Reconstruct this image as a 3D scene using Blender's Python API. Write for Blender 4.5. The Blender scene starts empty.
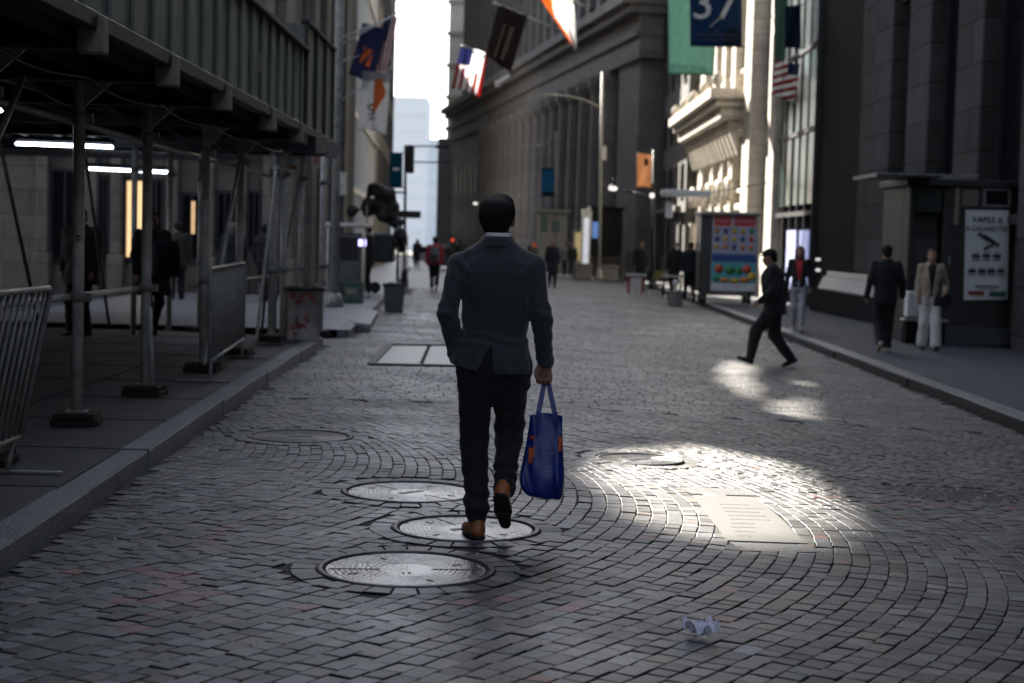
import bpy, math, random
import numpy as np
from mathutils import Vector, Matrix
random.seed(7)
rng = np.random.default_rng(11)
SC = bpy.context.scene
COL = SC.collection
R = math.radians

# ------------------------------------------------------------------ camera model
F_PX, CH = 1600.0, 1.57
PITCH, ROLL = R(3.69), R(1.5)
_f = Vector((0, math.cos(PITCH), -math.sin(PITCH)))
_r0 = Vector((1, 0, 0)); _u0 = Vector((0, math.sin(PITCH), math.cos(PITCH)))
_r = _r0*math.cos(ROLL) + _u0*math.sin(ROLL)
_u = -_r0*math.sin(ROLL) + _u0*math.cos(ROLL)
CAMP = Vector((0, 0, CH))

def gz(x, y):
    """height of the road surface: falls gently to the right and away"""
    return -0.035*max(x, 0.0) - 0.006*max(y-15.0, 0.0)
def gzn(x, y):
    return -0.035*np.maximum(x, 0.0) - 0.006*np.maximum(y-15.0, 0.0)
def ray(u, v):
    return _f*F_PX + _r*(u-512.0) - _u*(v-341.5)
def G(u, v, h=0.0):
    """point of the ground (raised by h) seen at pixel u, v"""
    d = ray(u, v); z = h
    for _ in range(12):
        t = (z - CH)/d.z
        p = CAMP + d*t
        z = gz(p.x, p.y) + h
    return Vector((p.x, p.y, z))
def at(u, v, Y):
    d = ray(u, v)
    return CAMP + d*(Y/d.y)

# ------------------------------------------------------------------ object helpers
def link(o, parent=None):
    COL.objects.link(o)
    if parent is not None: o.parent = parent
    return o
def tag(o, label=None, cat=None, group=None, kind=None):
    if label: o['label'] = label
    if cat: o['category'] = cat
    if group: o['group'] = group
    if kind: o['kind'] = kind
    return o
def thing(name, label, cat, loc=(0, 0, 0), rz=0.0, group=None):
    o = bpy.data.objects.new(name, None)
    o.empty_display_size = 0.2
    o.location = loc; o.rotation_euler = (0, 0, rz)
    link(o)
    return tag(o, label, cat, group)
def copy_tree(o, parent=None):
    c = o.copy(); COL.objects.link(c)
    if parent is not None: c.parent = parent
    for ch in list(o.children): copy_tree(ch, c)
    return c

class MB:
    """collects shapes, builds ONE mesh object"""
    def __init__(s): s.v = []; s.f = []; s.m = []; s.sm = []
    def add(s, vs, fs, m=0, smooth=False):
        b = len(s.v); s.v += [tuple(x) for x in vs]
        for f in fs:
            s.f.append(tuple(b+i for i in f)); s.m.append(m); s.sm.append(smooth)
        return s
    def box(s, lo, hi, m=0, M=None):
        x0, y0, z0 = lo; x1, y1, z1 = hi
        vs = [(x0,y0,z0),(x1,y0,z0),(x1,y1,z0),(x0,y1,z0),(x0,y0,z1),(x1,y0,z1),(x1,y1,z1),(x0,y1,z1)]
        if M is not None: vs = [tuple(M @ Vector(q)) for q in vs]
        return s.add(vs, [(0,3,2,1),(4,5,6,7),(0,1,5,4),(1,2,6,5),(2,3,7,6),(3,0,4,7)], m)
    def bbox(s, lo, hi, b=0.01, m=0, M=None):
        """box with chamfered edges"""
        x0, y0, z0 = lo; x1, y1, z1 = hi
        b = min(b, (x1-x0)*.45, (y1-y0)*.45, (z1-z0)*.45)
        vs = []; idx = {}
        for ax in range(3):
            for i in (0, 1):
                for j in (0, 1):
                    for k in (0, 1):
                        c = [x1 if i else x0, y1 if j else y0, z1 if k else z0]
                        for a in range(3):
                            if a != ax:
                                c[a] += (-b if (i, j, k)[a] else b)
                        idx[(ax, i, j, k)] = len(vs); vs.append(tuple(c))
        fs = []
        for ax in range(3):
            o = [a for a in range(3) if a != ax]
            for sd in (0, 1):
                q = []
                for (p, r_) in ((0,0),(1,0),(1,1),(0,1)):
                    t = [0,0,0]; t[ax] = sd; t[o[0]] = p; t[o[1]] = r_
                    q.append(idx[(ax,)+tuple(t)])
                fs.append(tuple(q))
        for e in range(3):
            o = [a for a in range(3) if a != e]
            for p in (0, 1):
                for r_ in (0, 1):
                    t0 = [0,0,0]; t0[o[0]] = p; t0[o[1]] = r_; t1 = list(t0); t1[e] = 1
                    fs.append((idx[(o[0],)+tuple(t0)], idx[(o[0],)+tuple(t1)], idx[(o[1],)+tuple(t1)], idx[(o[1],)+tuple(t0)]))
        for i in (0, 1):
            for j in (0, 1):
                for k in (0, 1): fs.append((idx[(0,i,j,k)], idx[(1,i,j,k)], idx[(2,i,j,k)]))
        if M is not None: vs = [tuple(M @ Vector(q)) for q in vs]
        return s.add(vs, fs, m)
    def tube(s, pts, r, n=10, m=0, cap=True, smooth=True):
        pts = [Vector(p) for p in pts]; N = len(pts)
        rs = r if isinstance(r, (list, tuple)) else [r]*N
        vs = []; prev = None
        for i, p in enumerate(pts):
            t = (pts[min(i+1, N-1)] - pts[max(i-1, 0)]).normalized()
            if prev is None:
                a = Vector((0,0,1)) if abs(t.z) < .9 else Vector((1,0,0))
                x = t.cross(a).normalized()
            else:
                x = (prev - t*prev.dot(t)).normalized()
            prev = x; y = t.cross(x)
            for k in range(n):
                a = 2*math.pi*k/n
                vs.append(p + (x*math.cos(a) + y*math.sin(a))*rs[i])
        b = len(s.v); s.v += [tuple(q) for q in vs]
        for i in range(N-1):
            for k in range(n):
                k2 = (k+1) % n
                s.f.append((b+i*n+k, b+i*n+k2, b+(i+1)*n+k2, b+(i+1)*n+k)); s.m.append(m); s.sm.append(smooth)
        if cap:
            s.f.append(tuple(b+k for k in range(n))[::-1]); s.m.append(m); s.sm.append(False)
            s.f.append(tuple(b+(N-1)*n+k for k in range(n))); s.m.append(m); s.sm.append(False)
        return s
    def lathe(s, prof, n=24, c=(0,0,0), m=0, smooth=True, close=True):
        b = len(s.v); N = len(prof)
        for (r, z) in prof:
            for k in range(n):
                a = 2*math.pi*k/n
                s.v.append((c[0]+r*math.cos(a), c[1]+r*math.sin(a), c[2]+z))
        for i in range(N-1):
            for k in range(n):
                k2 = (k+1) % n
                s.f.append((b+i*n+k, b+i*n+k2, b+(i+1)*n+k2, b+(i+1)*n+k)); s.m.append(m); s.sm.append(smooth)
        if close:
            s.f.append(tuple(b+k for k in range(n))[::-1]); s.m.append(m); s.sm.append(False)
            s.f.append(tuple(b+(N-1)*n+k for k in range(n))); s.m.append(m); s.sm.append(False)
        return s
    def prism(s, poly, z0, z1, m=0):
        n = len(poly)
        vs = [(x, y, z0) for x, y in poly] + [(x, y, z1) for x, y in poly]
        fs = [tuple(range(n))[::-1], tuple(range(n, 2*n))] + [(i, (i+1) % n, n+(i+1) % n, n+i) for i in range(n)]
        return s.add(vs, fs, m)
    def bar(s, a, b, w, h, m=0, up=(0, 0, 1)):
        """rectangular bar from a to b"""
        a = Vector(a); b = Vector(b); t = (b-a).normalized(); upv = Vector(up)
        x = t.cross(upv)
        if x.length < 1e-4: x = t.cross(Vector((1, 0, 0)))
        x.normalize(); y = x.cross(t)
        vs = []
        for p in (a, b):
            for (i, j) in ((-1,-1),(1,-1),(1,1),(-1,1)): vs.append(p + x*(i*w/2) + y*(j*h/2))
        return s.add(vs, [(0,1,2,3),(7,6,5,4),(0,4,5,1),(1,5,6,2),(2,6,7,3),(3,7,4,0)], m)
    def build(s, name, mats, parent=None, fix=True):
        me = bpy.data.meshes.new(name)
        me.from_pydata(s.v, [], s.f)
        if not isinstance(mats, (list, tuple)): mats = [mats]
        for q in mats: me.materials.append(q)
        me.polygons.foreach_set('material_index', s.m)
        me.polygons.foreach_set('use_smooth', s.sm)
        if fix:
            import bmesh
            bm = bmesh.new(); bm.from_mesh(me)
            bmesh.ops.recalc_face_normals(bm, faces=bm.faces)
            bm.to_mesh(me); bm.free()
        me.update()
        return link(bpy.data.objects.new(name, me), parent)

def mesh_np(name, V, Fq, mat, parent=None, smooth=True):
    me = bpy.data.meshes.new(name)
    nv, nf = len(V), len(Fq)
    me.vertices.add(nv); me.vertices.foreach_set('co', np.asarray(V, np.float32).ravel())
    me.loops.add(nf*4); me.loops.foreach_set('vertex_index', np.asarray(Fq, np.int32).ravel())
    me.polygons.add(nf)
    me.polygons.foreach_set('loop_start', np.arange(0, nf*4, 4, dtype=np.int32))
    me.polygons.foreach_set('loop_total', np.full(nf, 4, np.int32))
    me.polygons.foreach_set('use_smooth', np.full(nf, smooth, bool))
    me.update(calc_edges=True); me.validate()
    for q in (mat if isinstance(mat, (list, tuple)) else [mat]): me.materials.append(q)
    return link(bpy.data.objects.new(name, me), parent)

def text(name, body, size, mat, parent=None, M=None, ext=0.004, align='CENTER', sx=1.0):
    """real lettering as a mesh, lying in the local XZ plane facing -Y"""
    cu = bpy.data.curves.new(name, 'FONT'); cu.body = body; cu.size = size
    cu.extrude = ext; cu.align_x = align; cu.align_y = 'CENTER'; cu.resolution_u = 3
    t = bpy.data.objects.new(name, cu); COL.objects.link(t)
    dg = bpy.context.evaluated_depsgraph_get(); dg.update()
    me = bpy.data.meshes.new_from_object(t.evaluated_get(dg))
    bpy.data.objects.remove(t)
    T = Matrix.Rotation(R(90), 4, 'X') @ Matrix.Diagonal((sx, 1, 1, 1))
    if M is not None: T = M @ T
    me.transform(T); me.materials.clear(); me.materials.append(mat)
    return link(bpy.data.objects.new(name, me), parent)

# ------------------------------------------------------------------ materials
def new_mat(name):
    m = bpy.data.materials.new(name); m.use_nodes = True
    nt = m.node_tree; b = nt.nodes['Principled BSDF']
    return m, nt, b
def mat(name, col, rough=0.6, metal=0.0, var=0.25, scale=6.0, bump=0.0, bscale=40.0, spec=0.5, rvar=0.0,
        trans=0.0, sheen=0.0, stretch=(1, 1, 1), col2=None, emit=None, estr=0.0, coat=0.0):
    m, nt, b = new_mat(name); N = nt.nodes; L = nt.links
    c = (*col, 1)
    b.inputs['Roughness'].default_value = rough; b.inputs['Metallic'].default_value = metal
    b.inputs['Specular IOR Level'].default_value = spec
    if sheen: b.inputs['Sheen Weight'].default_value = sheen
    if coat: b.inputs['Coat Weight'].default_value = coat
    tc = N.new('ShaderNodeTexCoord'); mp = N.new('ShaderNodeMapping')
    mp.inputs['Scale'].default_value = stretch
    L.new(tc.outputs['Object'], mp.inputs['Vector'])
    n1 = N.new('ShaderNodeTexNoise'); n1.inputs['Scale'].default_value = scale; n1.inputs['Detail'].default_value = 6
    n1.inputs['Roughness'].default_value = .65
    L.new(mp.outputs['Vector'], n1.inputs['Vector'])
    rp = N.new('ShaderNodeValToRGB')
    k = var
    lo = [max(0, x*(1-k)) for x in col]; hi = [min(1, x*(1+k)) for x in (col2 or col)]
    rp.color_ramp.elements[0].position = .3; rp.color_ramp.elements[1].position = .7
    rp.color_ramp.elements[0].color = (*lo, 1); rp.color_ramp.elements[1].color = (*hi, 1)
    L.new(n1.outputs['Fac'], rp.inputs['Fac']); L.new(rp.outputs['Color'], b.inputs['Base Color'])
    if rvar:
        mr = N.new('ShaderNodeMapRange'); mr.inputs['To Min'].default_value = max(.02, rough-rvar); mr.inputs['To Max'].default_value = min(1, rough+rvar)
        L.new(n1.outputs['Fac'], mr.inputs['Value']); L.new(mr.outputs['Result'], b.inputs['Roughness'])
    if bump:
        n2 = N.new('ShaderNodeTexNoise'); n2.inputs['Scale'].default_value = bscale; n2.inputs['Detail'].default_value = 5
        L.new(mp.outputs['Vector'], n2.inputs['Vector'])
        bp = N.new('ShaderNodeBump'); bp.inputs['Strength'].default_value = bump; bp.inputs['Distance'].default_value = .02
        L.new(n2.outputs['Fac'], bp.inputs['Height']); L.new(bp.outputs['Normal'], b.inputs['Normal'])
    if trans:
        t = N.new('ShaderNodeBsdfTranslucent'); mx = N.new('ShaderNodeMixShader'); mx.inputs['Fac'].default_value = trans
        L.new(rp.outputs['Color'], t.inputs['Color'])
        L.new(b.outputs['BSDF'], mx.inputs[1]); L.new(t.outputs['BSDF'], mx.inputs[2])
        L.new(mx.outputs['Shader'], N['Material Output'].inputs['Surface'])
    if emit:
        b.inputs['Emission Color'].default_value = (*emit, 1); b.inputs['Emission Strength'].default_value = estr
    return m
def blocks(name, col, bw=1.2, bh=0.6, rough=0.75, var=0.2, joint=0.35, mortar=0.012, off=0.5, bump=.5, spec=.5):
    """ashlar: block joints over x+y and z"""
    m, nt, b = new_mat(name); N = nt.nodes; L = nt.links
    tc = N.new('ShaderNodeTexCoord'); sp = N.new('ShaderNodeSeparateXYZ'); L.new(tc.outputs['Object'], sp.inputs[0])
    ad = N.new('ShaderNodeMath'); ad.operation = 'ADD'; L.new(sp.outputs['X'], ad.inputs[0]); L.new(sp.outputs['Y'], ad.inputs[1])
    cb = N.new('ShaderNodeCombineXYZ'); L.new(ad.outputs[0], cb.inputs['X']); L.new(sp.outputs['Z'], cb.inputs['Y'])
    br = N.new('ShaderNodeTexBrick'); L.new(cb.outputs[0], br.inputs['Vector'])
    br.inputs['Scale'].default_value = 1.0; br.inputs['Brick Width'].default_value = bw; br.inputs['Row Height'].default_value = bh
    br.inputs['Mortar Size'].default_value = mortar; br.inputs['Mortar Smooth'].default_value = .3; br.offset = off
    br.inputs['Color1'].default_value = (*[x*(1-var) for x in col], 1); br.inputs['Color2'].default_value = (*[min(1, x*(1+var)) for x in col], 1)
    br.inputs['Mortar'].default_value = (*[x*joint for x in col], 1)
    n1 = N.new('ShaderNodeTexNoise'); n1.inputs['Scale'].default_value = 1.3; n1.inputs['Detail'].default_value = 8; n1.inputs['Roughness'].default_value = .7
    L.new(tc.outputs['Object'], n1.inputs['Vector'])
    mr = N.new('ShaderNodeMapRange'); mr.inputs['From Min'].default_value = .3; mr.inputs['From Max'].default_value = .7
    mr.inputs['To Min'].default_value = .72; mr.inputs['To Max'].default_value = 1.15; L.new(n1.outputs['Fac'], mr.inputs['Value'])
    mx = N.new('ShaderNodeMix'); mx.data_type = 'RGBA'; mx.blend_type = 'MULTIPLY'; mx.inputs['Factor'].default_value = 1
    L.new(br.outputs['Color'], mx.inputs['A']); L.new(mr.outputs['Result'], mx.inputs['B'])
    L.new(mx.outputs['Result'], b.inputs['Base Color']); b.inputs['Roughness'].default_value = rough; b.inputs['Specular IOR Level'].default_value = spec
    bp = N.new('ShaderNodeBump'); bp.inputs['Strength'].default_value = bump; bp.inputs['Distance'].default_value = .02; bp.invert = True
    L.new(br.outputs['Fac'], bp.inputs['Height']); L.new(bp.outputs['Normal'], b.inputs['Normal'])
    return m

M = {}
M['asphalt_base'] = mat('joint_sand', (.034, .032, .029), .9, bump=.4, bscale=60)
M['kerb'] = mat('granite_kerb', (.155, .16, .168), .42, var=.3, scale=5, bump=.5, bscale=50, rvar=.12)
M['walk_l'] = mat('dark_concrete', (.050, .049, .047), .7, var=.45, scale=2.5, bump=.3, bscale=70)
M['walk_r'] = mat('worn_concrete', (.050, .054, .062), .75, var=.22, scale=1.2, bump=.25, bscale=60)
M['iron'] = mat('worn_cast_iron', (.27, .262, .25), .28, metal=.9, var=.5, scale=4, bump=.25, bscale=55, rvar=.1)
M['iron_dark'] = mat('dark_cast_iron', (.04, .038, .036), .55, metal=.6, var=.3, scale=12, bump=.4, bscale=50)
M['steel'] = mat('galvanised_pipe', (.56, .54, .49), .36, metal=.1, var=.35, scale=7, rvar=.12, bump=.1)
M['steel_dirty'] = mat('dull_steel', (.24, .235, .21), .5, metal=.15, var=.4, scale=8, rvar=.15)
M['wood_block'] = mat('dark_timber', (.035, .028, .022), .85, var=.4, scale=8, bump=.4)
M['beam_end'] = mat('pale_timber', (.22, .20, .165), .75, var=.25, scale=10)
M['black_paint'] = mat('black_paint', (.008, .008, .009), .55, var=.3)
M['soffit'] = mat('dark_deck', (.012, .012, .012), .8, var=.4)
M['hoard'] = mat('green_hoarding', (.17, .20, .165), .55, var=.35, scale=3, stretch=(1, 1, .35), bump=.1)
M['hoard_trim'] = mat('green_trim', (.014, .018, .015), .5, var=.3)
M['glass_dark'] = mat('dark_glass', (.006, .007, .009), .12, var=.1, spec=.6)
M['black_cloth'] = mat('black_cloth', (.0075, .0075, .0085), .85, var=.3, scale=20, bump=.25, bscale=180, sheen=.05)
M['skin'] = mat('skin', (.36, .19, .13), .5, var=.08, scale=30)
M['skin_tan'] = mat('tan_skin', (.27, .14, .09), .5, var=.08, scale=30)
M['hair'] = mat('dark_hair', (.010, .008, .007), .62, spec=.25, var=.4, scale=60, stretch=(1, 1, .2), bump=.6, bscale=160)
M['hair_brown'] = mat('brown_hair', (.05, .026, .015), .5, var=.3, scale=60, bump=.5, bscale=120)
M['white_paint'] = mat('white_paint', (.72, .72, .70), .5, var=.08)

def flat_mb(poly, z=0.0):
    b = MB(); b.add([(x, y, z) for x, y in poly], [tuple(range(len(poly)))]); return b
SKY_STR, EXPOSURE = 0.066, 2.5
# ------------------------------------------------------------------ camera, world, sun
cam = bpy.data.cameras.new('camera'); cam.sensor_width = 36; cam.lens = F_PX/1024*36
cam.clip_start = .1; cam.clip_end = 3000
co = bpy.data.objects.new('camera', cam); link(co)
MW = Matrix.Identity(4)
for i in range(3): MW[i][0] = _r[i]; MW[i][1] = _u[i]; MW[i][2] = -_f[i]; MW[i][3] = CAMP[i]
co.matrix_world = MW
cam.dof.use_dof = True; cam.dof.focus_distance = 8.4; cam.dof.aperture_fstop = 2.5
SC.camera = co

SUN_AZ, SUN_EL = 25.0, 30.0          # left of the street axis, above the horizon
S = Vector((-math.sin(R(SUN_AZ))*math.cos(R(SUN_EL)), math.cos(R(SUN_AZ))*math.cos(R(SUN_EL)), math.sin(R(SUN_EL))))
sl = bpy.data.lights.new('sun', 'SUN'); sl.energy = 4.6; sl.angle = R(.5); sl.color = (1, .93, .82)
so = bpy.data.objects.new('sun', sl); link(so)
so.rotation_euler = S.to_track_quat('Z', 'Y').to_euler()
w = bpy.data.worlds.new('World'); SC.world = w; w.use_nodes = True
wn = w.node_tree; bg = wn.nodes['Background']
sk = wn.nodes.new('ShaderNodeTexSky'); sk.sky_type = 'NISHITA'; sk.sun_disc = False
sk.sun_elevation = R(SUN_EL); sk.sun_rotation = R(-SUN_AZ); sk.air_density = .85; sk.dust_density = 1.0; sk.altitude = 200; sk.ozone_density = 1.0
hs = wn.nodes.new('ShaderNodeHueSaturation'); hs.inputs['Saturation'].default_value = .6
wn.links.new(sk.outputs['Color'], hs.inputs['Color']); wn.links.new(hs.outputs['Color'], bg.inputs['Color']); bg.inputs['Strength'].default_value = SKY_STR
vs_ = SC.view_settings; vs_.view_transform = 'Standard'; vs_.look = 'None'; vs_.gamma = 1; vs_.exposure = EXPOSURE
vs_.use_curve_mapping = False
SC.cycles.max_bounces = 5; SC.cycles.diffuse_bounces = 3; SC.cycles.glossy_bounces = 2; SC.cycles.volume_bounces = 0
SC.cycles.use_denoising = True
SC.cycles.sample_clamp_indirect = 6

# ------------------------------------------------------------------ kerb lines (from the photograph, on the real ground)
def xy(p): return (p.x, p.y)
KL = [(-2.25, 2.5), xy(G(0, 577)), xy(G(160, 462)), xy(G(322, 347))]
KR = [(4.3, 2.5)] + [xy(G(*q)) for q in ((1024, 433), (860, 368), (780, 336), (700, 305), (640, 284), (610, 272))]
KR.append((5.6, 125.0)); KR.append((2.0, 200.0))
KL2 = [xy(G(350, 338)), xy(G(372, 316)), xy(G(390, 294)), xy(G(402, 280)), xy(G(411, 268))]
KL2.append((KL2[-1][0]-3.0, 130.0)); KL2.append((-16, 200.0))
def interp(poly, y):
    ys = [p[1] for p in poly]; xs = [p[0] for p in poly]
    return float(np.interp(y, ys, xs))
Y_END, Y_NEXT = KL[-1][1], KL2[0][1]     # where the near left pavement stops, where the next one starts

# base of the street: one big sheet that follows the fall of the ground
xs = np.concatenate([[-600, -200, -60, -20], np.linspace(-12, 12, 13), [20, 60, 200, 600]])
xs = np.unique(np.append(xs, 0.0)); ys = np.concatenate([[-60, 0, 5, 10, 15, 20, 30, 45, 60, 90, 130, 200, 300, 900, 2500]])
XX, YY = np.meshgrid(xs, ys, indexing='ij'); ZZ = gzn(np.clip(XX, -99, 12), np.minimum(YY, 300)) - .0085
V = np.stack([XX, YY, ZZ], -1).reshape(-1, 3); ny = len(ys)
Fq = [(i*ny+j, (i+1)*ny+j, (i+1)*ny+j+1, i*ny+j+1) for i in range(len(xs)-1) for j in range(ny-1)]
# far carriageway shows its courses as bump, near ones are real stones
m, nt, b = new_mat('far_paving'); N = nt.nodes; L = nt.links
tc = N.new('ShaderNodeTexCoord'); br = N.new('ShaderNodeTexBrick'); L.new(tc.outputs['Object'], br.inputs['Vector'])
br.inputs['Scale'].default_value = 1; br.inputs['Brick Width'].default_value = .25; br.inputs['Row Height'].default_value = .14
br.inputs['Mortar Size'].default_value = .012
br.inputs['Color1'].default_value = (.075, .075, .078, 1); br.inputs['Color2'].default_value = (.11, .11, .115, 1); br.inputs['Mortar'].default_value = (.02, .02, .02, 1)
L.new(br.outputs['Color'], b.inputs['Base Color']); b.inputs['Roughness'].default_value = .5
mesh_np('ground', V, Fq, M['asphalt_base'], smooth=False)['kind'] = 'structure'
cells = [(yy, min(yy+3.0, 200)) for yy in np.arange(55, 200, 3.0)]
fb = MB()
for (a, c) in cells:
    row = lambda y: [(interp(KL2, y)+.02, y, gz(interp(KL2, y), y)-.004), (0, y, gz(0, y)-.004), (max(.5, interp(KR, y)-.02), y, gz(interp(KR, y), y)-.004)]
    p, q = row(a), row(c)
    fb.add(p+q, [(0, 1, 4, 3), (1, 2, 5, 4)])
fb.build('far_road', m)['kind'] = 'structure'

# ------------------------------------------------------------------ manholes and inset plates (positions first: the setts leave room)
HOLES = [  # u, v, radius, category of look
    (406, 568.5, .395), (466, 528.0, .375), (411, 491.5, .40), (640, 459, .30), (300, 436, .38)]
HP = [(G(u, v), r) for u, v, r in HOLES]
PLQ = [G(692, 495), G(757, 497), G(808, 544), G(727, 541)]
PLS = [[G(674, 487), G(744, 489), G(757, 496), G(691, 494)], [G(728, 542), G(808, 545), G(826, 553), G(741, 551)]]
HATCH = [G(371, 365), G(470, 367), G(468, 346), G(390, 345.5)]
GRATE = [G(884, 484), G(1000, 489), G(1024, 503), G(905, 499)]
def inpoly(x, y, P):
    c = False; n = len(P)
    for i in range(n):
        x1, y1, x2, y2 = P[i].x, P[i].y, P[(i+1) % n].x, P[(i+1) % n].y
        if (y1 > y) != (y2 > y) and x < (x2-x1)*(y-y1)/(y2-y1)+x1: c = not c
    return c
POLYS = [PLQ, HATCH, GRATE] + PLS

# ------------------------------------------------------------------ granite setts, every one a real chamfered stone
quads = []; tints = []
W0, Y0, SL, RC = .087, 10.2, -.5, 4.4
def gcur(t):      # sideways run of a course, t metres from its apex
    lim1, lim2 = .62*RC, .5*RC
    t = np.asarray(t, float)
    q = np.where(t < -lim1, -(lim1**2)/(2*RC) + .62*(t+lim1), np.where(t > lim2, -(lim2**2)/(2*RC)-.5*(t-lim2), -(t*t)/(2*RC)))
    return q
def gder(t): return np.clip(-t/RC, -.5, .62)
def course_x(n, y): 
    x0 = n*W0
    return x0 + gcur(y-(Y0+SL*x0))
def dcourse(n, y): return float(gder(y-(Y0+SL*n*W0)))
PAINT = [((135, 601), (200, 592)), ((150, 566), (190, 604)), ((127, 640), (190, 570)), ((190, 592), (235, 590)), ((205, 550), (240, 520)),
         ((430, 603), (500, 600)), ((545, 608), (590, 604)), ((690, 585), (740, 592)), ((300, 604), (330, 607)), ((880, 505), (950, 506)), ((1005, 507), (1024, 509)),
         ((255, 421), (300, 409)), ((840, 560), (870, 556)), ((100, 600), (130, 598))]
PG = [(G(*a), G(*c)) for a, c in PAINT]
def seg_d(x, y, a, b):
    dx, dy = b.x-a.x, b.y-a.y; l2 = dx*dx+dy*dy+1e-9
    t = min(1, max(0, ((x-a.x)*dx+(y-a.y)*dy)/l2))
    return math.hypot(x-a.x-t*dx, y-a.y-t*dy)
def tint_for(cx, cy):
    g = float(np.clip(rng.normal(.070, .031), .02, .17)); w_ = float(rng.normal(0, .045))
    c = [g*(1.03+w_), g, g*(.98-w_)]
    k = rng.random()
    if k < .005: c = [.16, .07, .055]
    elif k < .03: c = [.12, .095, .07]
    for a, b_ in PG:
        if seg_d(cx, cy, a, b_) < .05 and rng.random() < .8:
            f = .2 + .3*rng.random(); c = [c[0]*(1-f)+.26*f, c[1]*(1-f)+.045*f, c[2]*(1-f)+.05*f]; break
    return c
def put(P4, gap=.0034):
    cx = sum(p[0] for p in P4)/4; cy = sum(p[1] for p in P4)/4
    if cy > 3.2 and cy < Y_END+.3:
        if cx < interp(KL, cy)+.03: return
    elif cy >= Y_NEXT and cx < interp(KL2, cy)+.03: return
    if cx > interp(KR, cy)-.03: return
    for p, r in HP:
        if (cx-p.x)**2+(cy-p.y)**2 < (r+.165)**2: return
    for Pp in POLYS:
        if inpoly(cx, cy, Pp): return
    quads.append((P4, cx, cy, gap)); tints.append(tint_for(cx, cy))
YB = 15.2
for n in range(-135, 135):
    y = 3.2 + random.random()*.15
    while y < YB + .3*math.sin(n*.7):
        l = random.uniform(.09, .145)
        if y > 12: l *= 1.1
        y2 = y + l*math.sqrt(1/(1+dcourse(n, y)**2))
        xa, xb = float(course_x(n, y)), float(course_x(n, y2))
        if -3.0 < xa < 5.2:
            da, db = dcourse(n, y), dcourse(n, y2)
            ya, yb = y-da*W0*.8, y2-db*W0*.8
            j = lambda: random.gauss(0, .0022)
            put([(xa+j(), y+j()), (float(course_x(n+1, ya))+j(), ya+j()), (float(course_x(n+1, yb))+j(), yb+j()), (xb+j(), y2+j())])
        y = y2
y = YB-.05
while y < 56:
    wd = .11 if y < 30 else (.16 if y < 42 else .22)
    x = -14.0 + random.random()*.2
    if y > Y_NEXT: x = interp(KL2, y) - .3
    elif y < Y_END: x = -3.2
    while x < 6.2:
        l = random.uniform(.16, .26)*(1 if y < 30 else 1.5)
        if x > -3.4 or y < Y_NEXT:
            skew = .03*math.sin(x*1.3+y*.25)
            put([(x, y+skew), (x+l, y+skew), (x+l, y+skew+wd), (x, y+skew+wd)], .008 if y < 30 else .012)
        x += l
    y += wd
for p, r in HP:      # a ring of stones round every cover
    nn = int(2*math.pi*(r+.09)/.11)
    for k in range(nn):
        a0, a1 = 2*math.pi*k/nn, 2*math.pi*(k+1)/nn
        P4 = [(p.x+q*math.cos(a), p.y+q*math.sin(a)) for a, q in ((a0, r+.03), (a0, r+.155), (a1, r+.155), (a1, r+.03))]
        cx = sum(q[0] for q in P4)/4; cy = sum(q[1] for q in P4)/4
        if cx > interp(KL, cy)+.05: quads.append((P4, cx, cy, .006)); tints.append(tint_for(cx, cy))
nq = len(quads)
Q = np.array([q[0] for q in quads]); C0 = Q.mean(1, keepdims=True); gp = np.array([q[3] for q in quads])[:, None, None]
dirn = Q-C0; ln = np.linalg.norm(dirn, axis=2, keepdims=True)+1e-6
outer = C0 + dirn*(1-gp*.7/ln); inner = C0 + dirn*(1-(gp*.7+.008)/ln)
nf_ = np.clip((22-C0[:, 0, 1:2])/10, .35, 1); hz = rng.normal(0, .0016, (nq, 1))*nf_; tx = rng.normal(0, .016, (nq, 1))*nf_; ty = rng.normal(0, .016, (nq, 1))*nf_
rel = inner-C0
ztop = gzn(inner[..., 0], inner[..., 1]) + hz + rel[..., 0]*tx + rel[..., 1]*ty
zmid = gzn(outer[..., 0], outer[..., 1]) + hz - .0028 + rel[..., 0]*tx + rel[..., 1]*ty
zbot = gzn(outer[..., 0], outer[..., 1]) - .03
V = np.concatenate([np.dstack([inner, ztop[..., None]]), np.dstack([outer, zmid[..., None]]), np.dstack([outer, zbot[..., None]])], 1).reshape(-1, 3)
base = (np.arange(nq)*12)[:, None]
fl = [[0, 1, 2, 3]] + [[4+i, 4+(i+1) % 4, (i+1) % 4, i] for i in range(4)] + [[8+i, 8+(i+1) % 4, 4+(i+1) % 4, 4+i] for i in range(4)]
Fq = np.concatenate([base+np.array(f)[None] for f in fl], 1).reshape(-1, 4)
# orientation: make tops face up
ar = (Q[:, 1, 0]-Q[:, 0, 0])*(Q[:, 2, 1]-Q[:, 0, 1])-(Q[:, 1, 1]-Q[:, 0, 1])*(Q[:, 2, 0]-Q[:, 0, 0])
flip = np.repeat(ar < 0, 9); Fq[flip] = Fq[flip][:, ::-1]
m, nt, b = new_mat('granite_setts'); N = nt.nodes; L = nt.links
at_ = N.new('ShaderNodeAttribute'); at_.attribute_name = 'tint'
tc = N.new('ShaderNodeTexCoord')
n1 = N.new('ShaderNodeTexNoise'); n1.inputs['Scale'].default_value = 65; n1.inputs['Detail'].default_value = 6; n1.inputs['Roughness'].default_value = .85
n2 = N.new('ShaderNodeTexNoise'); n2.inputs['Scale'].default_value = .9; n2.inputs['Detail'].default_value = 6
L.new(tc.outputs['Object'], n1.inputs['Vector']); L.new(tc.outputs['Object'], n2.inputs['Vector'])
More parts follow.
